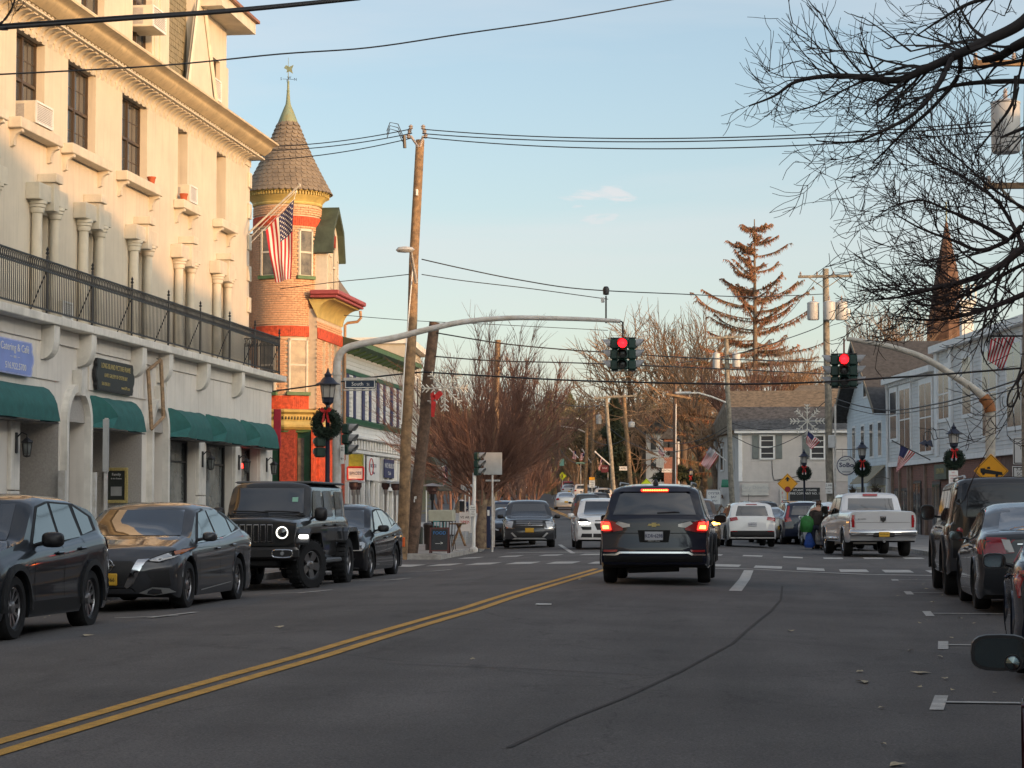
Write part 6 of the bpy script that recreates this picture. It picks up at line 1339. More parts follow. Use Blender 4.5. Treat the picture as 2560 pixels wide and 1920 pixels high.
flag('far left flag of the crossed pair over the crest',((1446,1145),(1424,1122),.05,M_GALV),(1440,1128),(1433,1127),(1431,1146),(1441,1150),205,.05,ph=2); flag('far right flag of the crossed pair over the crest',((1478,1157),(1456,1124),.05,M_GALV),(1463,1130),(1457,1150),(1450,1152),(1452,1133),205,.05,ph=1)
flag('far flag on the snowflake pole among the bare trees',((1665,1140),(1645,1112),.04,M_GALV),(1649,1115),(1662,1132),(1656,1142),(1646,1133),149,.05,ph=4)
flag('tiny far flag beside the distant white flagpole',((1296,1190),(1314,1176),.05,M_WHITE),(1314,1177),(1306,1184),(1312,1190),(1316,1186),240,.05,ph=5)
o=thing('flagpole','slender pale far pole rising left of the crest','pole',V(1290,1220,240)); MB().tube([V(1287,1215,240),V(1295,1155,240)],.10,6).build('shaft',[M_GALV],o)
# ---- cafe forecourt, heaters, boards, bins
M_STEEL=mat('brushed_heater_steel',(.45,.42,.40),.35,metal=.8,var=.15)
for px,py,y,s,l in ((884,1204,70,1,'patio heater nearest the red framed sign'),(895,1206,78,.9,'patio heater behind the first one'),(964,1206,80,1,'patio heater left of the tan pole'),(988,1208,80,1,'patio heater just left of the tan pole, front one'),(998,1208,83,1,'patio heater just left of the tan pole, rear one'),(1081,1214,68,1.15,'large patio heater right of the dark leaning pole')):
    c=V(px,py,y); g=.02; o=thing('patio_heater',l,'patio heater',(c.x,y,g),group='patio heaters')
    MB().lathe([(.02,.07),(.12,.055),(.30*s,.0),(.31*s,-.015),(0,.0)],c,20).build('reflector',[M_STEEL],o,smooth=40); MB().lathe([(.15*s,-.02),(.15*s,-.16),(.11*s,-.2),(.10*s,-.26),(0,-.26)],c,12).build('burner',[mat('heater_burner_mesh',(.10,.05,.045),.5,metal=.4)],o,smooth=40)
    MB().lathe([(.07,-.26),(.07,-.42),(.035,-.46),(.035,g+.9-c.z),(.035,g+.75-c.z)],c,10).build('post',[M_STEEL if s<1.1 else M_BLACK],o,smooth=40); MB().lathe([(.22,g-c.z),(.22,g+.75-c.z),(.04,g+.78-c.z)],c,14).build('gas_canister_cover',[M_STEEL if s<1.1 else mat('dark_bronze_cover',(.045,.03,.025),.4,metal=.4)],o,smooth=40)
def aframe(label,px0,px1,py0,py1,y,m,fm,lines):
    a=V(px0,py1,y); b=V(px1,py0,y); o=thing('sandwich_board',label,'sandwich board',((a.x+b.x)/2,y,a.z)); w_=b.x-a.x; h=b.z-a.z
    for s in (-1,1):
        M=TR((a.x+b.x)/2,y,b.z)@Matrix.Rotation(R(12*s),4,'X'); MB().box((-w_/2+.03,-.012,-h*.9),(w_/2-.03,.012,-.03),M).build('board',[m],o)
        for q in (-1,1): MB().box((q*w_/2-.02,-.02,-h),(q*w_/2+.02,.02,0),M).build('leg',[fm],o)
        MB().box((-w_/2+.02,-.02,-.05),(w_/2-.02,.02,0),M).build('rail',[fm],o); MB().box((-w_/2+.02,-.02,-h*.93),(w_/2-.02,.02,-h*.88),M).build('rail',[fm],o)
        if s<0:
            for t,sz,z,mm in lines: text(t,sz,M@TR(0,-.016,-h*z)@Matrix.Rotation(R(90),4,'X'),mm,o)
aframe('black chalkboard sandwich board with blue writing on the corner pavement',1077,1122,1319,1384,62.4,mat('chalkboard',(.02,.024,.03),.6,var=.2,vs=8),mat('mahogany_frame',(.10,.03,.025),.5),[('FOOD',.13,.22,mat('chalk_blue',(.04,.22,.55),.8)),('⟷' if 0 else '—>',.14,.62,M_SW)])
aframe('white sandwich board with red lettering beside the picnic bench',1150,1176,1281,1333,78,M_SW,M_SW,[('WE ARE',.12,.25,M_BLK),('OPEN',.16,.5,M_RED)])
def bin_(label,px0,px1,py0,py1,y,m,lid): 
    a=V(px0,py1,y); b=V(px1,py0,y); c=((a.x+b.x)/2,y,a.z); r=(b.x-a.x)/2; h=b.z-a.z; o=thing('litter_bin',label,'litter bin',c)
    MB().lathe([(r*.85,0),(r*.95,h*.8),(r,h*.82),(r,h*.88)],c,14).build('barrel',[m],o,smooth=40); MB().lathe([(r*1.02,h*.88),(r*.9,h*.95),(r*.4,h),(0,h)],c,14).build('lid',[lid],o,smooth=40)
bin_('dark litter bin farther up the left pavement',1148,1161,1249,1279,108,M_BLACK,M_STEEL); bin_('dark brown barrel bin beside the leaning pole',1058,1082,1306,1360,64.5,mat('dark_bronze_cover',(0,0,0)),M_BLACK); bin_('low grey green barrel with white graffiti by the leaning pole',1046,1058,1316,1360,63.6,mat('dull_green_barrel',(.05,.06,.05),.6,var=.2),M_BLACK)
o=thing('mailbox','dark blue mailbox up the left pavement','mailbox',V(1167,1285,98)); a=V(1161,1285,98); b=V(1173,1254,98); MB().bev((a.x,98,a.z+.15),(b.x,98.3,b.z),.05).build('body',[mat('postal_blue',(.012,.02,.06),.4)],o); text('C',.12,frame(((a.x+b.x)/2,97.99,(a.z+b.z)/2),(1,0,0),(0,0,1)),M_SW,o)
for s in (.03,.17): MB().box((a.x+s,98.1,a.z),(a.x+s+.03,98.2,a.z+.15)).build('leg',[M_BLACK],o)
o=thing('pay_station','tall narrow dark blue parking pay station beside the tree trunk','pay station',V(1220,1366,72)); a=V(1216,1370,72); b=V(1226,1266,72); MB().bev((a.x,72,a.z),(b.x,72.12,b.z),.02).build('cabinet',[mat('postal_blue',(0,0,0))],o); MB().box((a.x+.03,71.99,b.z-.3),(b.x-.03,72,b.z-.12)).build('screen',[M_SW],o)
def cafe(px,py,y,m,l):
    c=V(px,py,y); g=.03; o=thing('cafe_chair',l,'chair',(c.x,y,g),group='cafe chairs')
    for dx in (-.18,.18):
        for dy in (-.18,.18): MB().tube([(c.x+dx*1.1,y+dy*1.1,g),(c.x+dx*.85,y+dy*.85,g+.45)],.013,5).build('leg',[m],o)
    MB().bev((c.x-.2,y-.2,g+.44),(c.x+.2,y+.2,g+.47),.01).build('seat',[m],o); 
    for k in range(5): MB().tube([(c.x-.17+.085*k,y+.18,g+.47),(c.x-.18+.09*k,y+.24,g+.88)],.009,4).build('back_slat',[m],o)
    MB().tube([(c.x-.2,y+.24,g+.89),(c.x+.2,y+.24,g+.89)],.014,5).build('top_rail',[m],o)
cafe(1112,1310,66,M_BLACK,'black slatted cafe chair behind the chalkboard'); cafe(1121,1308,69,M_BLACK,'black cafe chair leaning right, farther back'); cafe(1096,1312,66.5,mat('teal_chair',(.03,.25,.25),.5),'teal cafe chair behind the chalkboard')
o=thing('cafe_table','small pale topped cafe table between the chairs','table',V(1107,1300,67.5)); a=V(1107,1283,67.5); MB().bev((a.x-.4,67.2,a.z-.25),(a.x+.35,67.8,a.z+.1),.02).build('cloth_top',[mat('pale_cloth',(.42,.42,.34),.8)],o); MB().tube([(a.x,67.5,0),(a.x,67.5,a.z-.2)],.03,6).build('pedestal',[M_BLACK],o)
o=thing('picnic_bench','low brown picnic bench end on the pavement','bench',V(1145,1320,76)); a=V(1145,1309,76); MB().bev((a.x-.25,75.6,a.z-.03),(a.x+.2,76.6,a.z+.02),.01).build('seat_plank',[M_WOOD],o); MB().tube([(a.x+.1,76,a.z),(a.x-.2,76,.02)],.04,4).build('leg',[M_WOOD],o); MB().tube([(a.x-.1,76.4,a.z),(a.x+.2,76.4,.02)],.04,4).build('leg',[M_WOOD],o)
for px,y,l in ((1163,84,'silver parking meter pair post, nearer'),(1173,88,'silver parking meter pair post, farther'),(1235,76,'silver parking meter beside the outlander sized grey SUV'.replace('outlander sized ','')),):
    a=V(px,1340 if y<87 else 1320,y); b=V(px,1212,y); o=thing('parking_meter',l,'parking meter',(a.x,y,.02)); MB().tube([(a.x,y,0),(a.x,y,b.z-.2)],.03,8).build('post',[M_GALV],o)
    for s in (-.1,.1): MB().bev((a.x+s-.07,y-.06,b.z-.22),(a.x+s+.07,y+.06,b.z+.02),.03).build('meter_head',[M_ALU],o)
# ================================================================ VEHICLES
# local frame: +x forward (nose at x=L/2), +y left, z up, origin on the ground under the middle
def paintm(name,c,metal=.0,rough=.35,coat=1.0):
    m=mat(name,c,rough,metal=metal,var=0,coat=coat,spec=.12); return m
M_TYRE=mat('tyre_rubber',(.014,.014,.015),.85,var=.1,vs=20); M_PLAS=mat('black_plastic_trim',(.012,.012,.013),.6,var=0); M_CGL=mat('car_glass',(.012,.015,.018),.03,var=0,spec=1.0,coat=1.0)
M_CHR=mat('bright_chrome',(.62,.62,.62),.14,metal=1,var=0); M_RIM=mat('machined_alloy',(.42,.42,.43),.28,metal=.9,var=.05); M_RIMD=mat('dark_alloy',(.035,.035,.038),.35,metal=.6,var=0)
M_TL=mat('tail_lamp_red',(.30,.008,.012),.12,var=0,coat=1); M_TLON=mat('tail_lamp_lit',(.8,.02,.02),.3,var=0,emit=(1,.03,.015),es=3.2); M_TLA=mat('brake_bulb_glow',(1,.3,.05),.3,var=0,emit=(1,.30,.04),es=7)
M_HL=mat('head_lamp_lens',(.42,.44,.46),.08,metal=.3,var=0,coat=1); M_HLON=mat('head_lamp_lit',(1,1,1),.3,var=0,emit=(1,.96,.88),es=7); M_AMB=mat('amber_lamp_lit',(1,.5,.1),.3,var=0,emit=(1,.45,.06),es=7); M_AMR=mat('amber_reflector',(.45,.12,.02),.2,var=0)
M_PLY=mat('gold_plate',(.62,.36,.03),.5,var=.04); M_PLW=mat('white_plate',(.52,.53,.56),.5,var=.04); M_UND=mat('underbody_black',(.006,.006,.006),.9,var=0)
M_CLR=mat('clear_white_lamp',(.55,.53,.50),.15,var=0,coat=1)
def smoothl(xs,ys,s):  # smooth piecewise linear
    X=np.linspace(xs[0],xs[-1],401); Y=np.interp(X,xs,ys); k=max(1,int(s/(xs[-1]-xs[0])*400)); ker=np.ones(2*k+1)/(2*k+1); Yp=np.pad(Y,k,mode='edge'); Y2=np.convolve(Yp,ker,'valid'); return X,Y2
_wm={}
def se(v): return math.copysign(abs(v)**.62,v)
def wheelmesh(r,w,style,rimm):
    key=(round(r,3),w,style,rimm.name)
    if key in _wm: return _wm[key]
    A=Matrix.Rotation(R(90),4,'X')  # lathe axis z -> -y ; wheel axis = y
    t=MB(); rr=r*.68 if style!='jeep' else r*.60
    prof=[(rr-.01,-w/2+.02),(rr+.01,-w/2),(r*.93,-w/2+.005),(r*.985,-w/2+.03),(r,-w/2+.06),(r,w/2-.06),(r*.985,w/2-.03),(r*.93,w/2-.005),(rr+.01,w/2),(rr-.01,w/2-.02)]
    t.lathe(prof,n=28,M=A,close=False)
    if style=='jeep':
        for k in range(28):
            a=2*PI*k/28
            for sy in (-1,1): t.box((-.022,sy*w*.25-.05,r-.012),(.022,sy*w*.25+.05,r+.014),Matrix.Rotation(a,4,'Y'))
    tm=t.mesh('wheel',[M_TYRE],smooth=35)
    s=MB(); s.mi(0).lathe([(rr,-w/2+.02),(rr-.02,-w/2+.03),(rr-.03,-w/2+.07),(rr-.04,w/2-.1),(0,w/2-.1)],n=28,M=A@TR(0,0,0),close=False)
    s.mi(1)
    n={'five':5,'ten':10,'jeep':5,'six':6,'plain':8}[style]
    for k in range(n):
        a=2*PI*k/n; M=Matrix.Rotation(a,4,'Y'); yo=w/2-.035; wd={'five':.055,'ten':.022,'jeep':.06,'six':.045,'plain':.03}[style]*r/.34
        s.add([M@Vector(v) for v in ((-wd*.7,yo-.02,.05),(wd*.7,yo-.02,.05),(wd,yo,rr-.015),(-wd,yo,rr-.015),(-wd*.7,yo-.05,.05),(wd*.7,yo-.05,.05),(wd,yo-.03,rr-.015),(-wd,yo-.03,rr-.015))],[(0,1,2,3),(7,6,5,4),(0,4,5,1),(1,5,6,2),(2,6,7,3),(3,7,4,0)])
    s.lathe([(.065,w/2-.08),(.065,w/2-.03),(.03,w/2-.02),(0,w/2-.02)],n=12,M=Matrix.Rotation(R(-90),4,'X'),close=False)
    s.lathe([(rr-.002,w/2-.035),(rr-.03,w/2-.03),(rr-.035,w/2-.045),(rr,w/2-.06)],n=28,M=Matrix.Rotation(R(-90),4,'X'),close=False)
    # backing brake disc, both sides same rim built facing +y only; mirrored by rotation for the right side
    sm_=s.mesh('rim',[M_RIMD,rimm],smooth=30)
    _wm[key]=(tm,sm_); return _wm[key]
def bodymesh(S,paint):
    L_,W_=S['L'],S['W']; r=S['r']; fo=S['fo']; wb=S['wb']; Ra=r+S.get('gap',.06)
    X,T=smoothl([p[0]*L_ for p in S['top']],[p[1] for p in S['top']],S.get('sm',.10)); Xb,B=smoothl([p[0]*L_ for p in S['belt']],[p[1] for p in S['belt']],.15)
    zb0=S['zb']; ws=(fo,fo+wb)
    st=set(np.linspace(0,L_,40).round(3).tolist())
    for w_ in ws:
        for k in range(-9,10): st.add(round(w_+Ra*math.sin(k/9*PI/2),3))
        st.add(round(w_-Ra-.012,3)); st.add(round(w_+Ra+.012,3))
    for p in S['top']: st.add(round(p[0]*L_,3))
    st=sorted(s for s in st if 0<=s<=L_)
    ff=S.get('front',[(.2,.05),(.5,0),(.7,.03),(.9,.10),(1.3,.2)]); rf=S.get('rear',[(.2,.05),(.5,0),(.8,.02),(1.0,.06),(2,.06)])
    bow=S.get('bow',(.16,.08))
    v=MB(); rings=[]
    for s in st:
        zt=float(np.interp(s,X,T)); zbe=min(float(np.interp(s,Xb,B)),zt-.015); tt=min(s,L_-s)
        nar=S.get('nar',.07)*max(0,1-tt/.55)**2; w=W_/2*(1-nar)
        zb=zb0+ (S.get('rise',.06))*max(0,1-tt/.35)**1.5
        za=-1
        for w_ in ws:
            if abs(s-w_)<=Ra: za=max(za,r+math.sqrt(max(0,Ra*Ra-(s-w_)**2))*S.get('arch',1.0))
        zl=max(zb,za); wi=w-.34
        gh=max(0,zt-zbe); tum=S.get('tumble',.32)
        P=[(0,zb),(wi,zb),(wi,zl if za>0 else zb),(w-.03,zl if za>0 else zb),(w-.012,max(zl,zb+.05)+.0),(w-.0,max(zl+.004,zb+.16)),(w-.018,max(zl+.008,zb+.30)),(w-.010,max(zl+.012,zb+(zbe-zb)*.60)),(w-.002,max(zl+.016,zb+(zbe-zb)*.80)),(w-.022,max(zl+.02,zbe-.04)),(w-.05,zbe)]
        ye=w-.05
        if gh>.12:
            P+=[(ye-.015,zbe+.012),(ye-.015-tum*gh*.5,zbe+gh*.5),(ye-.015-tum*gh*.88,zbe+gh*.88)]
            yr=ye-.015-tum*gh*.88; P+=[(yr-.05,zbe+gh-.03),(yr-.14,zt),(yr*.5,zt+.02),(0,zt+.028)]
        else:
            k=gh/.12
            yr=ye-.05-.06*k
            P+=[(ye-.012,zbe+gh*.15),(ye-.03,zbe+gh*.5),(ye-.05,zbe+gh*.8),(yr-.02,zt-.004),(yr-.14,zt+.006),(yr*.5,zt+.022),(0,zt+.028)]
        ring=[]
        for y,z in P:
            fx=float(np.interp(z,[a for a,_ in ff],[b for _,b in ff])); rx=float(np.interp(z,[a for a,_ in rf],[b for _,b in rf]))
            fadeF=max(0,1-s/.5)**1.3; fadeR=max(0,1-(L_-s)/S.get('rfade',.45))**1.3
            q=abs(y)/(W_/2)
            xx=s+fadeF*(fx+bow[0]*q**3)-fadeR*(rx+bow[1]*q**3)
            ring.append((L_/2-xx,y,z))
        rings.append(ring)
    n=len(rings[0]); vs=[];fs=[];mi=[]
    for sg in (1,-1):
        o=len(vs)
        for ring in rings:
            for x,y,z in ring: vs.append((x,y*sg,z))
        for i in range(len(rings)-1):
            for j in range(n-1):
                f=(o+i*n+j,o+i*n+j+1,o+(i+1)*n+j+1,o+(i+1)*n+j); fs.append(f if sg>0 else f[::-1]); mi.append(1 if j<3 else 0)
    # end caps: strips across
    for ri,dr in ((0,1),(len(rings)-1,-1)):
        ring=rings[ri]; o=len(vs); m=8
        ff_=ff if ri==0 else rf; bw=bow[0 if ri==0 else 1]; s0=st[ri]
        for (x,y,z) in ring:
            for k in range(m+1):
                yy=-y+2*y*k/m; q=abs(yy)/(W_/2); fx=float(np.interp(z,[a for a,_ in ff_],[b for _,b in ff_])); xx=s0+dr*(fx+bw*q**3); vs.append((L_/2-xx,yy,z))
        for j in range(n-1):
            for k in range(m):
                f=(o+j*(m+1)+k,o+j*(m+1)+k+1,o+(j+1)*(m+1)+k+1,o+(j+1)*(m+1)+k); fs.append(f if dr>0 else f[::-1]); mi.append(1 if j<3 else 0)
    me=bpy.data.meshes.new('body'); me.from_pydata(vs,[],fs); me.materials.append(paint); me.materials.append(M_UND); me.polygons.foreach_set('material_index',mi)
    bm=bmesh.new(); bm.from_mesh(me); bmesh.ops.remove_doubles(bm,verts=bm.verts,dist=.0008); bmesh.ops.recalc_face_normals(bm,faces=bm.faces); bm.to_mesh(me)
    bv=BVHTree.FromBMesh(bm); bm.free()
    me.polygons.foreach_set('use_smooth',[True]*len(me.polygons)); me.set_sharp_from_angle(angle=R(48)); return me,bv
def patch(bv,poly,view,off,S,sub=.10,mir=True):
    """poly in view coords: side (x,z) ; front/rear (y,z) ; top (x,y). returns MB with patch laid on the body"""
    out=[]
    bm=bmesh.new(); vv=[bm.verts.new((a,b,0)) for a,b in poly]; bm.faces.new(vv)
    xs=[a for a,_ in poly]; zs=[b for _,b in poly]
    for ax,lo,hi in ((0,min(xs),max(xs)),(1,min(zs),max(zs))):
        k=lo+sub
        while k<hi-.01:
            no=Vector((1,0,0)) if ax==0 else Vector((0,1,0)); co_=Vector((k,0,0)) if ax==0 else Vector((0,k,0))
            bmesh.ops.bisect_plane(bm,geom=bm.verts[:]+bm.edges[:]+bm.faces[:],plane_co=co_,plane_no=no); k+=sub
    bmesh.ops.triangulate(bm,faces=[f for f in bm.faces if len(f.verts)>4]); bm.verts.ensure_lookup_table(); bm.verts.index_update()
    pts=[(v.co.x,v.co.y) for v in bm.verts]; faces=[[v.index for v in f.verts] for f in bm.faces]; bm.free()
    res=MB()
    def cast(a,b,sg):
        if view=='side': o,d=Vector((a,6*sg,b)),Vector((0,-sg,0))
        elif view=='front': o,d=Vector((8,a,b)),Vector((-1,0,0))
        elif view=='rear': o,d=Vector((-8,a,b)),Vector((1,0,0))
        else: o,d=Vector((a,b,5)),Vector((0,0,-1))
        h=bv.ray_cast(o,d)
        if h[0] is None:
            q=o+d*(6-S['W']/2 if view=='side' else (8-S['L']/2 if view in('front','rear') else 4)); h=bv.find_nearest(q)
            return h[0]-d*off
        nn=h[1]; 
        if nn.dot(d)>0: nn=-nn
        return h[0]+nn*off*.6-d*off*.5
    sgs=((1,-1) if (view=='side' and mir) else (1,))
    for sg in sgs:
        V_=[cast(a,b,sg) for a,b in pts]; res.add(V_,[tuple(f) for f in faces])
    if view!='side' and mir and max(xs if view!='top' else zs)*min(xs if view!='top' else zs)>=0 and view!='none':
        V_=[cast(-a,b,1) if view in('front','rear') else cast(a,-b,1) for a,b in pts]; res.add(V_,[tuple(f[::-1]) for f in faces])
    return res
def P_(bv,S,root,name,m,poly,view,off=.006,sub=.10,mir=True,split=True,label=None):
    if mir and split and (view=='side' or min(a for a,_ in poly)>=0 or max(a for a,_ in poly)<=0):
        # one object per side
        if view=='side':
            a=patchone(bv,poly,view,off,S,sub,1); b=patchone(bv,poly,view,off,S,sub,-1)
        else:
            a=patchone(bv,poly,view,off,S,sub,1); b=patchone(bv,[(-x,z) for x,z in poly],view,off,S,sub,1)
        os=[q.build(name,[m],root,smooth=True,world=False,fix=False) for q in (a,b)]
        return os
    q=patch(bv,poly,view,off,S,sub,False); return [q.build(name,[m],root,smooth=True,world=False,fix=False)]
def patchone(bv,poly,view,off,S,sub,sg):
    if view=='side' and sg<0:
        q=MB(); p=patch(bv,poly,view,off,S,sub,True); n=len(p.v)//2; q.v=p.v[n:]; k=len(p.f)//2; q.f=[tuple(i-n for i in f) for f in p.f[k:]]; q.m=[0]*k; return q
    return patch(bv,poly,view,off,S,sub,False)
def sx(S,f): return S['L']/2-f*S['L']     # fraction from nose -> local x
def car(S,label,cat,x,y,head,z=None,paint=None,plate=None,group=None,name='parked_car',steer=0):
    """head: heading angle of +x axis in world radians"""
    if z is None: z=zr(x,y)+.012
    root=thing(name,label,cat,(x,y,z),head,group); 
    me,bv=bodymesh(S,paint); b=bpy.data.objects.new('body',me); COL.objects.link(b); b.parent=root
    L_,W_,r=S['L'],S['W'],S['r']; tm,rm=wheelmesh(r,S.get('tw',.22),S.get('rim','five'),S.get('rimm',M_RIM))
    for i,xw in enumerate((L_/2-S['fo'],L_/2-S['fo']-S['wb'])):
        for sg in (1,-1):
            yy=sg*(W_/2-S.get('tw',.22)/2-.015+S.get('wo',0)); a=(0 if sg>0 else PI)+(steer if i==0 else 0)
            w_=inst('wheel',tm,root,(xw,yy,r),(0,rnd.uniform(0,6),a)); inst('rim',rm,w_)
    # glass, side windows
    for p in S.get('sidewin',[]): P_(bv,S,root,'side_window',M_CGL,[(sx(S,a),c) for a,c in p],'side',.008)
    if S.get('dlo'): P_(bv,S,root,'window_surround',S.get('dlom',M_PLAS),[(sx(S,a),c) for a,c in S['dlo']],'side',.004)
    def yz(p): return [(a,c) for a,c in p]
    if S.get('ws'): P_(bv,S,root,'windshield',M_CGL,yz(S['ws']),'front',.007,mir=False)
    if S.get('rw'): P_(bv,S,root,'rear_window',M_CGL,yz(S['rw']),'rear',.007,mir=False)
    if S.get('grille'): P_(bv,S,root,'grille',M_PLAS,S['grille'],'front',.006,mir=False)
    for nm,mm,poly,view,off in S.get('decals',[]): P_(bv,S,root,nm,mm,[(sx(S,a),c) for a,c in poly] if view in('side','top') else poly,view,off)
    # door seams
    for f in S.get('seams',[]): 
        a,z0,z1=f; P_(bv,S,root,'door_seam',M_UND,[(sx(S,a)-.006,z0),(sx(S,a)+.006,z0),(sx(S,a)+.006,z1),(sx(S,a)-.006,z1)],'side',.003,sub=.2)
    for a,z_ in S.get('handles',[]):
        for sg in (1,-1):
            h=bv.ray_cast(Vector((sx(S,a),6*sg,z_)),Vector((0,-sg,0)))[0]
            if h: MB().bev((h.x-.10,h.y-.0 if sg>0 else h.y-.035,z_-.016),(h.x+.10,h.y+.035 if sg>0 else h.y,z_+.016),.012).build('door_handle',[S.get('handm',paint)],root,world=False)
    if S.get('mirror'):
        a,z_,mw,mh=S['mirror'][:4]; mm=S['mirror'][4] if len(S['mirror'])>4 else paint
        for sg in (1,-1):
            h=bv.ray_cast(Vector((sx(S,a),6*sg,z_-.04)),Vector((0,-sg,0)))[0]; yb=(h.y if h else sg*W_/2*.9); x0=sx(S,a)
            q=MB(); n=10; pr=[]
            for k in range(6):   # rounded casing, fatter at the front
                t=k/5; xx=x0+.06-.13*t; f=(.55,.85,.98,1,1,.97)[k]
                ring=[(xx,yb+sg*(.06+mw/2+se(math.cos(2*PI*j/20))*mw/2*f),z_+se(math.sin(2*PI*j/20))*mh/2*f) for j in range(20)]; pr.append(ring)
            vs=[p for r_ in pr for p in r_]; fs=[(i*20+j,i*20+(j+1)%20,(i+1)*20+(j+1)%20,(i+1)*20+j) for i in range(5) for j in range(20)]+[tuple(range(20)),tuple(range(119,99,-1))]
            q.add(vs,fs); q.tube([(x0,yb-sg*.02,z_-mh*.35),(x0,yb+sg*.10,z_-mh*.15)],.022,6)
            o=q.build('side_mirror',[mm],root,smooth=50,world=False)
            g=MB(); g.add([(x0-.073,yb+sg*(.06+mw/2+se(math.cos(2*PI*j/20))*mw/2*.86),z_+se(math.sin(2*PI*j/20))*mh/2*.80) for j in range(20)],[tuple(range(20))]); g.build('mirror_glass',[mat('mirror_silvering',(.16,.20,.21),.05,metal=1,var=0)],o,world=False)
    if plate:
        end,zc,pm,s=plate; M=None
        d=Vector((-1,0,0)) if end=='front' else Vector((1,0,0)); h=bv.ray_cast(Vector((8 if end=='front' else -8,0,zc)),d)[0]
        F=frame(h-d*.02,(0,1,0) if end=='front' else (0,-1,0),(0,0,1))
        MB().bev((-.155,-.078,-.01),(.155,.078,.008),.01,F).build('number_plate',[pm],root,world=False)
        if s: text(s,.075,F@TR(0,-.006,.0125),M_BLK if pm is M_PLY else M_NVY,root,'plate_number',world=False,sx=.9); text('NEW YORK',.022,F@TR(0,.056,.0125),M_BLK,root,'plate_state',world=False)
    S['_bv']=bv; return root,bv
# ---- body styles -------------------------------------------------------------
def suv(**k):
    S=dict(L=4.65,W=1.86,r=.36,fo=.90,wb=2.72,zb=.24,top=[(0,.78),(.02,.92),(.05,.98),(.22,1.08),(.27,1.12),(.40,1.62),(.47,1.67),(.75,1.66),(.90,1.60),(.935,1.50),(.985,1.10),(1,.98)],
      belt=[(0,.80),(.25,1.00),(.6,1.04),(.9,1.10),(1,1.1)],tumble=.30,rear=[(.2,.10),(.42,.0),(.60,.0),(.95,.03),(1.1,.06),(1.7,.10)],
      dlo=[(.285,1.03),(.415,1.56),(.50,1.61),(.75,1.59),(.88,1.46),(.90,1.16),(.6,1.06)],
      sidewin=[[(.31,1.05),(.42,1.53),(.495,1.575),(.515,1.075)],[(.535,1.08),(.52,1.575),(.67,1.57),(.70,1.10)],[(.72,1.11),(.69,1.565),(.77,1.54),(.87,1.42),(.88,1.17)]],
      ws=[(-.66,1.12),(.66,1.12),(.56,1.55),(-.56,1.55)],rw=[(-.60,1.14),(.60,1.14),(.50,1.50),(-.50,1.50)],
      seams=[(.285,.42,1.0),(.52,.35,1.05),(.70,.62,1.08)],handles=[(.48,.93),(.66,.96)],mirror=(.315,1.08,.22,.15),rim='five')
    S.update(k); return S
def sedan(**k):
    S=dict(L=4.62,W=1.81,r=.325,fo=.88,wb=2.70,zb=.17,top=[(0,.62),(.02,.72),(.05,.80),(.20,.93),(.275,.99),(.42,1.38),(.50,1.43),(.62,1.42),(.72,1.34),(.86,1.08),(.90,1.05),(.975,1.02),(1,.92)],
      belt=[(0,.64),(.25,.86),(.6,.92),(.85,.99),(1,.98)],tumble=.38,front=[(.15,.10),(.35,.01),(.55,0),(.68,.05),(.8,.14),(1.2,.2)],rear=[(.2,.12),(.4,.02),(.6,0),(.9,.05),(1.05,.07),(1.5,.1)],rfade=.35,bow=(.26,.12),
      dlo=[(.30,.90),(.43,1.34),(.52,1.375),(.64,1.36),(.74,1.25),(.83,1.06),(.60,.945)],
      sidewin=[[(.325,.91),(.435,1.30),(.515,1.345),(.53,.935)],[(.55,.94),(.53,1.345),(.635,1.335),(.71,1.21),(.72,1.0)],[(.735,1.02),(.725,1.22),(.80,1.09)]],
      ws=[(-.66,.99),(.66,.99),(.54,1.34),(-.54,1.34)],rw=[(-.62,1.07),(.62,1.07),(.50,1.36),(-.50,1.36)],
      seams=[(.30,.38,.88),(.54,.28,.92),(.715,.60,.97)],handles=[(.50,.80),(.69,.84)],mirror=(.335,.97,.20,.13),rim='ten')
    S.update(k); return S
HT=R(90) ; HA=R(-90)    # heading away (+Y) / towards camera (-Y)
P_DG=paintm('graphite_grey_paint',(.016,.020,.026)); P_GR=paintm('gunmetal_paint',(.036,.038,.043)); P_BK=paintm('black_paint',(.006,.006,.008),metal=.1); P_NB=paintm('midnight_blue_paint',(.006,.008,.020)); P_WH=paintm('white_car_paint',(.72,.72,.72),metal=0); P_SV=paintm('silver_paint',(.56,.57,.59),metal=.3); P_BR=paintm('bronze_brown_paint',(.09,.06,.04)); P_RD=paintm('dark_red_paint',(.22,.012,.015)); P_NV=paintm('navy_car_paint',(.012,.018,.04)); P_TN=paintm('warm_silver_paint',(.33,.31,.28),metal=.7); P_MA=paintm('maroon_paint',(.06,.008,.012)); P_GY=paintm('mid_grey_paint',(.16,.165,.17),metal=.5)
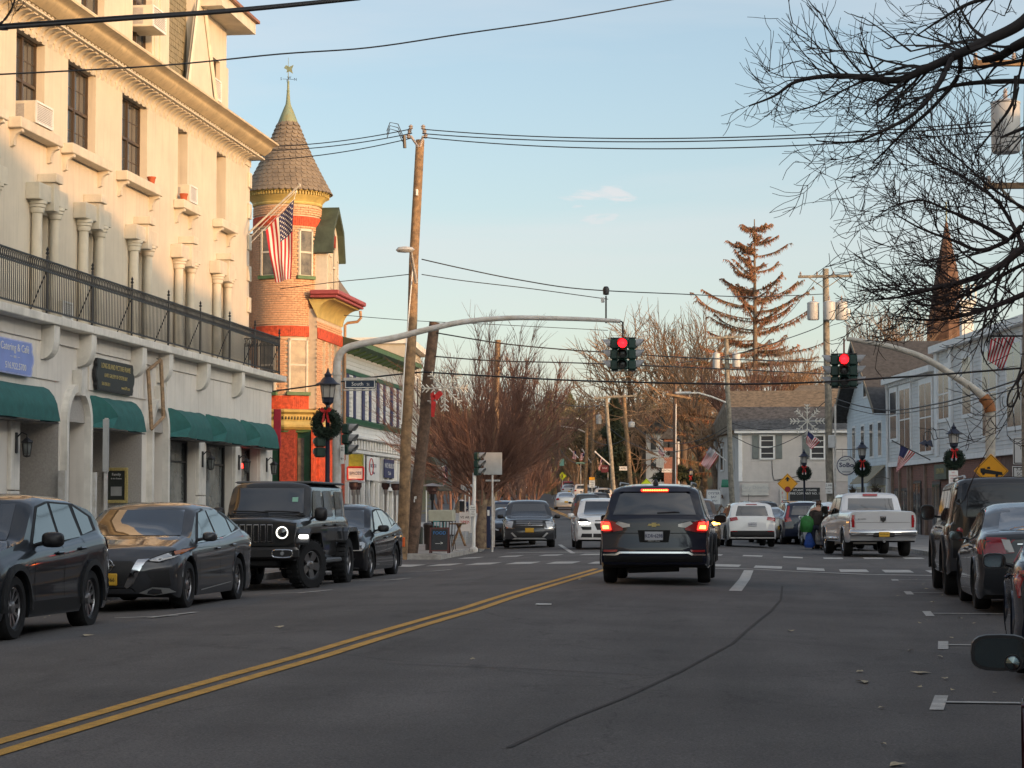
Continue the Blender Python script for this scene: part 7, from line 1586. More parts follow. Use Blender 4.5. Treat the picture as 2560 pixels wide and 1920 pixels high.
# --- 1 crossover at the left edge, facing us
S=suv(L=4.30,W=1.78,r=.345,fo=.86,wb=2.55,zb=.22,rim='ten',top=[(0,.70),(.02,.82),(.06,.92),(.22,1.00),(.30,1.05),(.43,1.48),(.52,1.54),(.72,1.52),(.86,1.42),(.95,1.15),(.985,1.02),(1,.9)],belt=[(0,.74),(.3,.93),(.6,.99),(.9,1.08),(1,1.05)],
  dlo=[(.33,.97),(.45,1.42),(.54,1.475),(.74,1.45),(.86,1.30),(.87,1.14),(.6,1.02)],sidewin=[[(.35,.985),(.46,1.40),(.54,1.45),(.55,1.02)],[(.57,1.03),(.56,1.45),(.70,1.435),(.73,1.07)],[(.75,1.09),(.73,1.42),(.83,1.30),(.84,1.14)]],
  ws=[(-.62,1.05),(.62,1.05),(.52,1.44),(-.52,1.44)],rw=[(-.5,1.1),(.5,1.1),(.45,1.4),(-.45,1.4)],mirror=(.385,1.05,.24,.17,M_BLACK),seams=[(.33,.40,.95),(.56,.35,1.0),(.735,.60,1.05)],handles=[(.52,.90),(.705,.94)],handm=P_DG)
P_FD=P_DG
car1,bv=car(S,'dark blue grey crossover parked at the left edge of the photo','car',-9.10,24.2,HA,paint=P_DG)
def archtrim(root,bv,S,m=M_PLAS,w_=.07,ks=(0,1)):
    for i in ks:
        xw=S['L']/2-S['fo']-(S['wb'] if i else 0); Ra=S['r']+.045
        for sg in (1,-1):
            mb=MB(); vs=[];fs=[]; n=18
            for k in range(n+1):
                a=PI*k/n*1.06-.03*PI
                for rr in (Ra,Ra+w_):
                    x=xw+rr*math.cos(a); z=max(S['zb']+.02,S['r']+rr*math.sin(a)); h=bv.ray_cast(Vector((x,6*sg,max(z,S['r']*.6))),Vector((0,-sg,0)))[0]
                    y=sg*(S['W']/2-.0); 
                    if h and abs(h.y)>S['W']/2-.12: y=h.y
                    vs.append((x,y+sg*.014,z))
            for k in range(n): fs.append((2*k,2*k+1,2*k+3,2*k+2))
            mb.add(vs,fs); o=mb.build('arch_trim',[m],root,world=False,fix=False); md=o.modifiers.new('s','SOLIDIFY'); md.thickness=.03; md.offset=0
def sill(root,bv,S,m=M_PLAS,z1=None,f0=None,f1=None):
    z1=z1 or S['zb']+.17; a=f0 or (S['fo']+S['r']+.1)/S['L']; b=f1 or (S['fo']+S['wb']-S['r']-.1)/S['L']; P_(bv,S,root,'sill_trim',m,[(sx(S,a),S['zb']+.03),(sx(S,b),S['zb']+.03),(sx(S,b),z1),(sx(S,a),z1)],'side',.008,sub=.25)
archtrim(car1,bv,S); sill(car1,bv,S); P_(bv,S,car1,'tail_lamp',M_TL,[(sx(S,.945),.92),(sx(S,.985),.93),(sx(S,.985),1.04),(sx(S,.93),1.06)],'side',.01)
P_(bv,S,car1,'fuel_flap_line',M_UND,[(sx(S,.90)+.085*math.cos(k*PI/8),.86+.085*math.sin(k*PI/8)) for k in range(16)],'side',.002); P_(bv,S,car1,'fuel_flap',P_DG,[(sx(S,.90)+.078*math.cos(k*PI/8),.86+.078*math.sin(k*PI/8)) for k in range(16)],'side',.004)
# --- 2 grey sedan facing us
S=sedan(grille=[(-.32,.66),(.32,.66),(.42,.60),(.30,.34),(-.30,.34),(-.42,.60)])
s2,bv=car(S,'metallic grey sedan with a v shaped grille and gold plate, second from the left','car',-9.12,31.15,HA,paint=P_GR)
P_(bv,S,s2,'chrome_v_bar',M_CHR,[(.40,.68),(.55,.69),(.50,.64),(.36,.36),(.27,.30),(.24,.33)],'front',.012,sub=.06)
P_(bv,S,s2,'head_lamp_housing',M_UND,[(.50,.665),(.60,.72),(.80,.80),(.89,.84),(.86,.74),(.66,.64)],'front',.008,sub=.06); P_(bv,S,s2,'head_lamp',M_HL,[(.54,.672),(.62,.71),(.78,.775),(.80,.72),(.66,.655)],'front',.014,sub=.06); P_(bv,S,s2,'turn_reflector',M_AMR,[(.80,.785),(.88,.825),(.86,.75),(.82,.74)],'front',.014,sub=.06)
P_(bv,S,s2,'daytime_strip',M_CLR,[(.56,.655),(.68,.648),(.82,.70),(.86,.735),(.80,.715),(.68,.668),(.57,.672)],'front',.02,sub=.06)
P_(bv,S,s2,'lower_intake',M_PLAS,[(-.42,.22),(.42,.22),(.34,.31),(-.34,.31)],'front',.008); P_(bv,S,s2,'fog_recess',M_PLAS,[(.56,.30),(.82,.34),(.80,.55),(.52,.52),(.60,.42)],'front',.006); P_(bv,S,s2,'bumper_blade',M_ALU,[(.42,.24),(.60,.32),(.80,.30),(.86,.25),(.60,.21)],'front',.012)
h=bv.ray_cast(Vector((8,0,.60)),Vector((-1,0,0)))[0]; F=frame(h+Vector((.02,0,0)),(0,1,0),(0,0,1)); MB().tube([F@Vector((.085*math.cos(k*PI/12),.085*math.sin(k*PI/12),0)) for k in range(25)],.011,6).build('ring_emblem',[M_CHR],s2,world=False); MB().bev((-.11,-.014,-.008),(.11,.014,.01),.004,F).build('emblem_bar',[M_CHR],s2,world=False)
h=bv.ray_cast(Vector((8,.0,.42)),Vector((-1,0,0)))[0]; F=frame(h+Vector((.03,.0,0)),(0,1,0),(0,0,1)); MB().bev((-.155,-.08,-.012),(.155,.08,.006),.01,F).build('number_plate',[M_PLY],s2,world=False); text('JLK•2366',.078,F@TR(0,-.005,.009),M_BLK,s2,'plate_number',world=False,sx=.85); text('NEW YORK',.024,F@TR(0,.056,.009),M_PLY,s2,'plate_state',world=False)
P_(bv,S,s2,'window_chrome',M_CHR,[(sx(S,.31),.885),(sx(S,.60),.93),(sx(S,.84),1.05),(sx(S,.84),1.07),(sx(S,.60),.945),(sx(S,.31),.90)],'side',.01)
P_(bv,S,s2,'sill_chrome',M_ALU,[(sx(S,.31),.235),(sx(S,.66),.30),(sx(S,.66),.315),(sx(S,.31),.25)],'side',.01); P_(bv,S,s2,'inspection_sticker',mat('sticker_pale',(.5,.55,.5),.5),[(.30,1.03),(.42,1.03),(.42,1.06),(.30,1.06)],'front',.010)
# --- 4 dark sedan behind the box shaped 4x4
S4=sedan(L=4.65,W=1.79,rim='five',top=[(0,.64),(.02,.74),(.05,.82),(.20,.95),(.27,1.0),(.41,1.40),(.50,1.45),(.62,1.44),(.72,1.36),(.86,1.10),(.90,1.07),(.975,1.04),(1,.94)],front=[(.15,.06),(.35,.01),(.55,0),(.68,.02),(.8,.08),(1.2,.2)],grille=[(-.5,.66),(.5,.66),(.48,.60),(-.48,.60)],mirror=(.335,.98,.22,.14,M_BLACK))
s4,bv=car(S4,'black compact sedan parked left of the wooden poles','car',-9.2,44.7,HA,paint=P_BK); S=S4
P_(bv,S,s4,'head_lamp',M_HL,[(.52,.58),(.60,.70),(.80,.73),(.86,.68),(.82,.56)],'front',.010,sub=.06); P_(bv,S,s4,'head_lamp_glow',M_CLR,[(.55,.56),(.80,.56),(.84,.62),(.80,.60),(.56,.585)],'front',.016,sub=.06); P_(bv,S,s4,'lower_intake',M_PLAS,[(-.6,.22),(.6,.22),(.7,.42),(-.7,.42)],'front',.006); P_(bv,S,s4,'bumper_chrome',M_CHR,[(-.76,.235),(.76,.235),(.76,.215),(-.76,.215)],'front',.012); P_(bv,S,s4,'inspection_sticker',mat('sticker_pale',(0,0,0)),[(.30,1.04),(.44,1.04),(.44,1.08),(.30,1.08)],'front',.010); P_(bv,S,s4,'window_chrome',M_CHR,[(sx(S,.31),.885),(sx(S,.60),.93),(sx(S,.83),1.05),(sx(S,.83),1.065),(sx(S,.60),.942),(sx(S,.31),.897)],'side',.01)
# --- 3 boxy off-roader, facing us, wheel turned
def boxy(label,x,y,head,paint):
    L_,W_=4.55,1.60
    S=dict(L=4.5,W=1.62,r=.415,fo=.62,wb=3.0,zb=.48,gap=.08,tw=.27,wo=.17,rim='jeep',tumble=.10,sm=.03,nar=.05,rise=.02,bow=(.03,.02),
      top=[(0,1.14),(.02,1.18),(.27,1.24),(.285,1.25),(.345,1.78),(.36,1.80),(.97,1.80),(.99,1.74),(1,1.2)],belt=[(0,1.12),(.28,1.18),(.6,1.20),(1,1.20)],front=[(.4,.02),(.7,0),(1.2,.04)],rear=[(.4,0),(1.8,.02)],
      sidewin=[[(.325,1.23),(.365,1.68),(.50,1.68),(.50,1.23)],[(.55,1.23),(.55,1.68),(.70,1.68),(.70,1.23)],[(.76,1.23),(.76,1.68),(.95,1.68),(.95,1.23)]],ws=[(-.62,1.29),(.62,1.29),(.58,1.72),(-.58,1.72)],rw=[(-.5,1.25),(.5,1.25),(.5,1.66),(-.5,1.66)],
      seams=[(.30,.55,1.7),(.525,.55,1.74),(.73,.9,1.74)],handles=[(.49,1.08),(.69,1.08)],handm=M_BLACK,mirror=(.30,1.27,.22,.24,M_BLACK))
    o,bv=car(S,label,'off-roader',x,y,head,paint=paint,steer=R(-24))
    B=lambda n,m,*a,r=.02,M=None: MB().bev(a[0],a[1],r,M).build(n,[m],o,smooth=40,world=False)
    hx=2.25
    # flat topped fenders
    for sg in (1,-1):
        for (x0,x1,nm) in ((hx-1.25,hx-.02,'front_fender'),(-hx+.12,-hx+1.30,'rear_fender')):
            pts=[(x0,.62),(x0+.02,.72),(x0+.18,.98),(x0+.30,1.03),(x1-.22,1.03),(x1-.08,.96),(x1,.80),(x1,.76),(x1-.13,.90),(x1-.26,.955),(x0+.32,.955),(x0+.24,.93),(x0+.08,.68),(x0+.06,.60)]
            MB().prism([(a,c) for a,c in pts],min(sg*.78,sg*1.0),max(sg*.78,sg*1.0),'y').build(nm,[paint],o,world=False)
        B('side_step',M_GY,(-.75,min(sg*.72,sg*.95),.42),(1.0,max(sg*.72,sg*.95),.50))
        B('fender_lamp',M_HLON if sg>0 else M_HL,(hx-.10,min(sg*.83,sg*.98),.87),(hx-.02,max(sg*.83,sg*.98),.925),r=.012)
    B('front_bumper',M_PLAS,(hx+.02,-.86,.52),(hx+.20,.86,.72),r=.04); B('skid_plate',M_UND,(hx-.2,-.5,.40),(hx+.1,.5,.52))
    for sg in (1,-1):
        F=frame(Vector((hx+.205,sg*.60,.62)),(0,1,0),(0,0,1)); MB().tube(spl([F@Vector(v) for v in ((-.17,.02,0),(-.12,.055,0),(.12,.055,0),(.17,.02,0),(.14,-.06,0),(-.14,-.06,0),(-.17,.02,0))],3),.012,5).build('fog_lamp_surround',[M_CHR],o,world=False); MB().lathe([(0,.0),(.035,.0),(.03,.02),(0,.02)],(0,0,0),12,F).build('fog_lamp',[M_HL],o,world=False)
    MB().prism([(-.80,1.13),(.80,1.13),(.76,.80),(.62,.745),(-.62,.745),(-.76,.80)],hx-.02,hx+.045,'x').build('grille_panel',[paint],o,world=False)
    for k in range(7):
        yc=(k-3)*.118; MB().bev((hx+.046,yc-.048,.80),(hx+.058,yc+.048,1.10),.004).build('grille_bezel',[M_CHR],o,world=False); MB().box((hx+.0585,yc-.034,.82),(hx+.062,yc+.034,1.085)).build('grille_slot',[M_UND],o,world=False)
    for sg in (1,-1):
        F=frame(Vector((hx+.046,sg*.565,.965)),(0,1,0),(0,0,1)); MB().lathe([(.125,0),(.125,.03),(.105,.035),(.10,.02)],(0,0,0),24,F,close=False).build('lamp_bezel',[M_PLAS],o,smooth=40,world=False); MB().lathe([(.112,.02),(.112,.028),(.088,.03),(.086,.02)],(0,0,0),24,F,close=False).build('halo_ring',[mat('halo_lit',(1,1,.9),.3,var=0,emit=(1,.97,.85),es=1.6) if sg>0 else M_HL],o,smooth=40,world=False); MB().lathe([(.088,.012),(.04,.03),(0,.035)],(0,0,0),24,F,close=False).build('head_lamp',[M_CGL],o,smooth=40,world=False)
        MB().bev((1.0,sg*.60-.03,1.245),(1.1,sg*.60+.03,1.29),.01).build('hood_latch',[M_BLACK],o,world=False)
    for yy in (-.25,.30): MB().tube([(1.06,yy+.28,1.30),(1.03,yy,1.315),(1.0,yy-.35,1.32)],.014,5).build('wiper',[M_BLACK],o,world=False)
    B('cowl',M_PLAS,(.98,-.66,1.235),(1.12,.66,1.262),r=.01); MB().bev((-2.2,-.70,1.80),(.55,.70,1.845),.03).build('hard_top',[M_GY],o,world=False); B('axle',M_UND,(1.55,-.7,.36),(1.7,.7,.48)); 
    P_(bv,S,o,'toll_sticker',mat('sticker_mint',(.25,.5,.38),.5),[(.40,1.48),(.50,1.48),(.50,1.56),(.40,1.56)],'front',.012,mir=False)
    F=frame(Vector((hx+.21,-.42,.60)),(0,1,0),(0,0,1)); MB().bev((-.155,-.08,-.01),(.155,.08,.008),.008,F).build('number_plate',[M_PLW],o,world=False); text('HDX•7536',.07,F@TR(0,-.004,.012),M_BLK,o,'plate_number',world=False,sx=.85)
    return o
P_JP=paintm('granite_crystal_paint',(.026,.027,.028))
M_GY=mat('grey_step_plastic',(.10,.105,.11),.5,var=.05)
boxy('dark grey boxy off-roader with a seven slot grille and its front wheel turned out',-9.12,38.9,HA,P_JP)
# --- dark SUV stopped at the lights (rear view)
S=suv(L=4.65,W=1.84,r=.355,fo=.92,wb=2.73,zb=.27,rim='five',sm=.07,top=[(0,.80),(.02,.92),(.06,.99),(.24,1.08),(.29,1.12),(.42,1.60),(.50,1.65),(.76,1.66),(.90,1.62),(.93,1.56),(.985,1.12),(1,1.06)],
  rear=[(.25,.12),(.36,.01),(.50,-.02),(.62,.0),(.80,.03),(1.05,.05),(1.16,.08),(1.7,.15)],rw=[(-.69,1.155),(.69,1.155),(.585,1.49),(.50,1.53),(-.50,1.53),(-.585,1.49)],nar=.05,bow=(.2,.09))
eq,bv=car(S,'midnight blue SUV waiting at the red light with its brake lamps lit','SUV',-2.43,39.55,HT+R(.6),paint=P_NB,plate=None,name='stopped_car')
P_(bv,S,eq,'rear_spoiler',paintm('spoiler_blue_paint',(.012,.014,.03)),[(-.60,1.535),(.60,1.535),(.52,1.60),(-.52,1.60)],'rear',.03,mir=False);  # spoiler a slightly lighter blue than the body
for sg in (1,-1): MB().tube([(.55,sg*.60,1.655),(.45,sg*.60,1.70),(-1.6,sg*.60,1.695),(-1.75,sg*.60,1.65)],.016,6).build('roof_rail',[M_ALU],eq,smooth=True,world=False)
h=bv.ray_cast(Vector((-8,0,1.57)),Vector((1,0,0)))[0]; MB().bev((h.x-.05,-.23,1.545),(h.x-.01,.23,1.585),.01).build('high_brake_lamp',[M_TLON],eq,world=False)
for k in range(14): MB().box((h.x-.054,-.21+.03*k,1.556),(h.x-.05,-.195+.03*k,1.574)).build('brake_diode',[M_TLA],eq,world=False)
MB().lathe([(.05,0),(.045,.04),(.02,.09),(0,.10)],(-1.75,0,1.66),10,TR(-1.72,0,1.66)@Matrix.Diagonal((1.6,1,1,1))).build('roof_fin',[M_BLACK],eq,smooth=40,world=False)
P_(bv,S,eq,'tail_lamp_housing',M_TL,[(.50,.985),(.52,.90),(.70,.87),(.90,.86),(.91,1.10),(.80,1.08)],'rear',.010,sub=.05); P_(bv,S,eq,'reversing_lamp',M_CLR,[(.40,1.00),(.40,.955),(.52,.94),(.64,1.01),(.60,1.045)],'rear',.016,sub=.05); P_(bv,S,eq,'brake_lamp',M_TLON,[(.71,.905),(.87,.895),(.885,1.04),(.74,1.03)],'rear',.020,sub=.05); P_(bv,S,eq,'brake_lamp_core',M_TLA,[(.75,.925),(.85,.92),(.855,.975),(.76,.975)],'rear',.026,sub=.05)
P_(bv,S,eq,'bumper_lower',M_PLAS,[(-.86,.28),(.86,.28),(.88,.47),(-.88,.47)],'rear',.008,mir=False); P_(bv,S,eq,'bumper_chrome',M_CHR,[(-.85,.485),(-.62,.485),(-.56,.515),(.56,.515),(.62,.485),(.85,.485),(.85,.505),(.64,.512),(.58,.545),(-.58,.545),(-.64,.512),(-.85,.505)],'rear',.018,mir=False); P_(bv,S,eq,'bumper_reflector',M_TL,[(.62,.54),(.84,.54),(.84,.575),(.60,.575)],'rear',.012)
P_(bv,S,eq,'plate_recess',M_UND,[(-.24,.70),(.24,.70),(.27,.90),(-.27,.90)],'rear',.006,mir=False)
h=bv.ray_cast(Vector((-8,0,.80)),Vector((1,0,0)))[0]; F=frame(h+Vector((-.03,0,0)),(0,-1,0),(0,0,1)); MB().bev((-.165,-.09,-.01),(.165,.09,.004),.01,F).build('plate_frame',[M_BLACK],eq,world=False); MB().bev((-.15,-.062,.004),(.15,.078,.01),.006,F).build('number_plate',[M_PLW],eq,world=False); text('KDR•6298',.085,F@TR(0,.004,.013),M_NVY,eq,'plate_number',world=False,sx=.78,bold=.001); text('GREAT NECK',.024,F@TR(0,-.078,.006),M_SW,eq,'plate_frame_text',world=False,sx=1.4)
h=bv.ray_cast(Vector((-8,0,.99)),Vector((1,0,0)))[0]; F=frame(h+Vector((-.015,0,0)),(0,-1,0),(0,0,1)); MB().prism([(-.10,-.016),(-.035,-.016),(-.04,-.034),(.04,-.034),(.035,-.016),(.10,-.016),(.09,.016),(.035,.016),(.04,.034),(-.04,.034),(-.035,.016),(-.09,.016)],0,.012,'z',F@Matrix.Identity(4)).build('bow_emblem',[M_GOLD],eq,world=False)
MB().tube([(-2.19,-.05,1.185),(-2.18,-.35,1.20),(-2.17,-.42,1.19)],.014,5).build('rear_wiper',[M_BLACK],eq,world=False); P_(bv,S,eq,'tailgate_crease',M_UND,[(-.80,.845),(.80,.845),(.80,.855),(-.80,.855)],'rear',.004,mir=False)
archtrim(eq,bv,S); sill(eq,bv,S)
MB().tube([(-2.0,-.4,.30),(-2.0,.45,.27)],.09,8).build('exhaust_box',[M_UND],eq,world=False)
HF=R(97.9); HFA=R(-82.1)
STK=mat('sticker_pale',(0,0,0))
def lamps(bv,S,root,end,poly,m=None,nm=None): return P_(bv,S,root,nm or ('tail_lamp' if end=='rear' else 'head_lamp'),m or (M_TL if end=='rear' else M_HL),poly,end,.012,sub=.07)
def rect(a,b,c,d): return [(a,c),(b,c),(b,d),(a,d)]
# grey crossover facing us at the far stop line
S=suv(L=4.7,W=1.86,r=.36,zb=.24,grille=[(-.60,.96),(.60,.96),(.50,.70),(-.50,.70)],bow=(.14,.08),mirror=(.315,1.10,.22,.15,M_BLACK))
o,bv=car(S,'grey crossover with chrome bars and gold plate facing us at the far left kerb','car',-9.75,80.6,HFA,paint=P_GR,plate=('front',.62,M_PLY,''))
for z in (.93,.86,.79): P_(bv,S,o,'grille_bar',M_CHR,rect(-.46,.46,z-.006,z+.008),'front',.014,mir=False)
lamps(bv,S,o,'front',[(.56,.92),(.88,.96),(.84,.74),(.62,.70)]); P_(bv,S,o,'lamp_chrome',M_CHR,[(.50,.70),(.60,.66),(.88,.70),(.88,.73),(.60,.69)],'front',.018); P_(bv,S,o,'daytime_lamp',M_CLR,rect(.70,.84,.86,.885),'front',.02); P_(bv,S,o,'daytime_lamp',M_CLR,rect(.70,.84,.80,.815),'front',.02)
P_(bv,S,o,'lower_intake',M_PLAS,[(-.5,.36),(.5,.36),(.42,.50),(-.42,.50)],'front',.008,mir=False); P_(bv,S,o,'skid_plate',M_ALU,[(-.62,.30),(.62,.30),(.50,.355),(-.50,.355)],'front',.014,mir=False); P_(bv,S,o,'bumper_wing',M_ALU,[(.44,.38),(.52,.38),(.66,.52),(.60,.54)],'front',.012)
h=bv.ray_cast(Vector((8,0,.86)),Vector((-1,0,0)))[0]; F=frame(h+Vector((.03,0,0)),(0,1,0),(0,0,1))
for k in range(3): M=F@Matrix.Rotation(R(90+120*k),4,'Z'); MB().prism([(.0,0),(.035,.022),(.075,0),(.035,-.022)],0,.01,'z',M).build('diamond_emblem',[M_CHR],o,world=False)
archtrim(o,bv,S)
# white SUV facing us, half hidden by the dark SUV
S=suv(L=4.73,W=1.94,r=.37,zb=.25,bow=(.18,.08),top=[(0,.80),(.02,.95),(.05,1.02),(.24,1.12),(.29,1.15),(.42,1.60),(.50,1.64),(.75,1.62),(.90,1.52),(.94,1.4),(.985,1.10),(1,1.0)],grille=[(-.33,.93),(.33,.93),(.36,.80),(.28,.62),(-.28,.62),(-.36,.80)])
o,bv=car(S,'white SUV with lit head lamps facing us left of the dark SUV','SUV',-6.55,74.6,HFA,paint=P_WH)
lamps(bv,S,o,'front',[(.50,.88),(.62,.97),(.88,1.0),(.90,.90),(.80,.82),(.56,.82)],M_CGL); P_(bv,S,o,'head_lamp_lit',M_HLON,[(.50,.85),(.56,.81),(.82,.81),(.86,.88),(.80,.86),(.58,.865)],'front',.02,sub=.06); P_(bv,S,o,'side_intake',M_PLAS,[(.46,.62),(.74,.62),(.80,.72),(.46,.72)],'front',.01); P_(bv,S,o,'lower_intake',M_PLAS,[(-.80,.38),(.80,.38),(.76,.50),(-.76,.50)],'front',.01,mir=False); P_(bv,S,o,'bumper_bar',P_WH,rect(.40,.44,.37,.52),'front',.014)
# brown SUV, only its right part past the dark SUV
S=suv(L=4.6,W=1.86,mirror=(.315,1.10,.22,.16,M_BLACK)); o,bv=car(S,'bronze brown SUV with an amber lit lamp, mostly hidden by the dark SUV','SUV',-3.78,80.2,R(-86),paint=P_BR)
lamps(bv,S,o,'front',[(.52,.88),(.86,.92),(.88,.78),(.56,.74)],M_AMB); P_(bv,S,o,'bumper_line',M_CLR,rect(.5,.8,.40,.42),'front',.01); P_(bv,S,o,'grille',M_PLAS,rect(-.45,.45,.7,.92),'front',.008,mir=False)
# white compact SUV ahead
S=suv(L=4.40,W=1.82,r=.35,fo=.85,wb=2.64,zb=.26,sm=.06,top=[(0,.8),(.03,.95),(.25,1.08),(.30,1.12),(.42,1.58),(.50,1.62),(.78,1.62),(.90,1.58),(.935,1.50),(.985,1.10),(1,1.02)])
WC=S; o,bv=car(S,'white compact SUV with a black lower bumper waiting ahead, right of the dark SUV','SUV',-2.02,84.4,HF,paint=P_WH,plate=('rear',.83,M_PLW,'HNM•412'))
lamps(bv,S,o,'rear',[(.52,.99),(.88,.93),(.90,1.06),(.56,1.10)]); P_(bv,S,o,'lower_bumper',M_PLAS,[(-.9,.27),(.9,.27),(.9,.50),(.72,.60),(-.72,.60),(-.9,.50)],'rear',.01,mir=False); P_(bv,S,o,'bumper_reflector',M_TL,rect(.55,.80,.565,.59),'rear',.016); P_(bv,S,o,'high_brake_lamp',M_TL,rect(-.2,.2,1.535,1.56),'rear',.02,mir=False); archtrim(o,bv,S); MB().tube([(-.9,0,1.62),(-1.1,0,1.95)],.008,4).build('antenna',[M_BLACK],o,world=False)
# silver pickup
S=dict(L=5.85,W=2.0,r=.40,fo=.95,wb=3.57,zb=.42,gap=.07,tw=.27,rim='six',rimm=M_CHR,tumble=.22,sm=.035,nar=.03,rise=.05,bow=(.12,.03),rfade=.2,
 top=[(0,1.0),(.02,1.10),(.20,1.20),(.24,1.24),(.33,1.80),(.36,1.87),(.60,1.87),(.615,1.83),(.645,1.33),(.65,1.32),(.985,1.33),(1,1.31)],belt=[(0,1.0),(.25,1.18),(.6,1.26),(.66,1.28),(1,1.28)],front=[(.4,.02),(.7,0),(1.2,.06)],rear=[(.4,.10),(.62,.0),(1.3,.01),(1.9,.05)],
 dlo=[(.245,1.22),(.325,1.74),(.60,1.76),(.62,1.27)],sidewin=[[(.26,1.24),(.33,1.71),(.43,1.73),(.435,1.26)],[(.45,1.26),(.45,1.73),(.585,1.72),(.605,1.30)]],ws=[(-.74,1.3),(.74,1.3),(.64,1.76),(-.64,1.76)],rw=[(-.70,1.37),(.70,1.37),(.66,1.72),(-.66,1.72)],
 seams=[(.44,.5,1.26),(.61,.5,1.3)],handles=[(.42,1.12),(.58,1.14)],mirror=(.27,1.36,.22,.28,M_BLACK))
pk,bv=car(S,'silver full size pickup with a chrome rear bumper parked on the right','pickup truck',2.0,69.2,HF,paint=P_SV)
P_(bv,S,pk,'tailgate_edge',P_SV,rect(-.80,.80,.80,1.29),'rear',.014,mir=False); lamps(bv,S,pk,'rear',rect(.83,.97,.86,1.22)); P_(bv,S,pk,'tailgate_line',M_UND,rect(-.78,.78,1.00,1.008),'rear',.02,mir=False)
MB().bev((-3.08,-.99,.60),(-2.86,.99,.80),.05).build('rear_bumper',[M_CHR],pk,smooth=50,world=False); MB().bev((-3.10,-.32,.58),(-2.9,.32,.72),.03).build('bumper_step',[M_PLAS],pk,world=False)
F=frame(Vector((-3.115,0,.66)),(0,-1,0),(0,0,1)); MB().bev((-.155,-.07,-.005),(.155,.07,.006),.006,F).build('number_plate',[M_PLY],pk,world=False); text('84127•MK',.06,F@TR(0,0,.008),M_BLK,pk,'plate_number',world=False)
h=bv.ray_cast(Vector((-8,0,1.10)),Vector((1,0,0)))[0]; F=frame(h+Vector((-.03,0,0)),(0,-1,0),(0,0,1)); MB().prism([(0,-.09),(.07,-.03),(.08,.07),(.03,.03),(0,.06),(-.03,.03),(-.08,.07),(-.07,-.03)],0,.015,'z',F).build('horned_emblem',[M_BLK],pk,world=False); MB().prism([(0,-.10),(.085,-.04),(.09,.085),(-.09,.085),(-.085,-.04)],-.01,.0,'z',F).build('shield_emblem',[M_CHR],pk,world=False)
P_(bv,S,pk,'high_brake_lamp',M_TL,rect(-.22,.22,1.785,1.84),'rear',.03,mir=False); MB().tube([(-.7,1.02,.52),(1.6,1.02,.50)],.05,8).build('side_step',[M_CHR],pk,smooth=True,world=False); MB().tube([(-3.1,0,.45),(-2.9,0,.47)],.035,8).build('tow_ball',[M_CHR],pk,world=False); text('BIG HORN',.05,frame(h+Vector((-.03,.62,-.0)),(0,-1,0),(0,0,1)),M_BLK,pk,'badge',world=False)
# tall dark off-roader on the right
S=dict(L=4.75,W=1.98,r=.40,fo=.85,wb=2.95,zb=.34,gap=.07,tw=.26,rim='six',rimm=M_RIMD,tumble=.16,sm=.04,nar=.06,rise=.06,bow=(.1,.10),rfade=.25,wo=-.0,
 top=[(0,1.02),(.02,1.10),(.22,1.16),(.26,1.18),(.33,1.74),(.36,1.80),(.95,1.82),(.985,1.77),(1,1.3)],belt=[(0,1.02),(.3,1.12),(.6,1.14),(1,1.14)],front=[(.4,.03),(.7,0),(1.2,.04)],rear=[(.4,.04),(.7,0),(1.2,.02),(1.95,.07)],
 dlo=[(.285,1.18),(.35,1.67),(.80,1.69),(.80,1.15)],sidewin=[[(.30,1.16),(.355,1.65),(.48,1.65),(.48,1.17)],[(.50,1.17),(.50,1.65),(.66,1.65),(.66,1.17)],[(.68,1.17),(.68,1.65),(.79,1.65),(.79,1.17)]],ws=[(-.74,1.26),(.74,1.26),(.66,1.78),(-.66,1.78)],rw=[(-.62,1.22),(.62,1.22),(.60,1.70),(-.60,1.70)],
 seams=[(.27,.5,1.18),(.49,.45,1.2),(.67,.7,1.2)],handles=[(.46,1.06),(.64,1.06)],mirror=(.30,1.30,.24,.26,M_BLACK))
o,bv=car(S,'tall dark off-roader with a pale roof and black rear panel, first of the right row','SUV',3.22,37.55,HT,paint=P_GR)
P_(bv,S,o,'rear_quarter_panel',P_BK,[(sx(S,.805),.95),(sx(S,.99),.95),(sx(S,.99),1.76),(sx(S,.805),1.76)],'side',.010); P_(bv,S,o,'rear_door_panel',P_BK,rect(-.88,.88,.60,1.74),'rear',.010,mir=False); P_(bv,S,o,'roof_panel',paintm('pale_roof_silver',(.45,.47,.48),metal=.3),[(sx(S,.37),-.68),(sx(S,.93),-.68),(sx(S,.93),.68),(sx(S,.37),.68)],'top',.012,mir=False)
for sg in (1,-1): MB().tube([(.6,sg*.66,1.82),(.5,sg*.66,1.87),(-1.8,sg*.66,1.87),(-1.95,sg*.66,1.81)],.02,6).build('roof_rail',[M_ALU],o,world=False)
for z in (.92,1.02): 
    for sg in (1,-1): h=bv.ray_cast(Vector((-8,sg*.78,z)),Vector((1,0,0)))[0]; MB().lathe([(.05,0),(.05,.02),(0,.025)],(0,0,0),14,frame(h+Vector((-.01,0,0)),(0,-1,0),(0,0,1))).build('round_tail_lamp',[M_TL],o,world=False)
archtrim(o,bv,S,w_=.10)
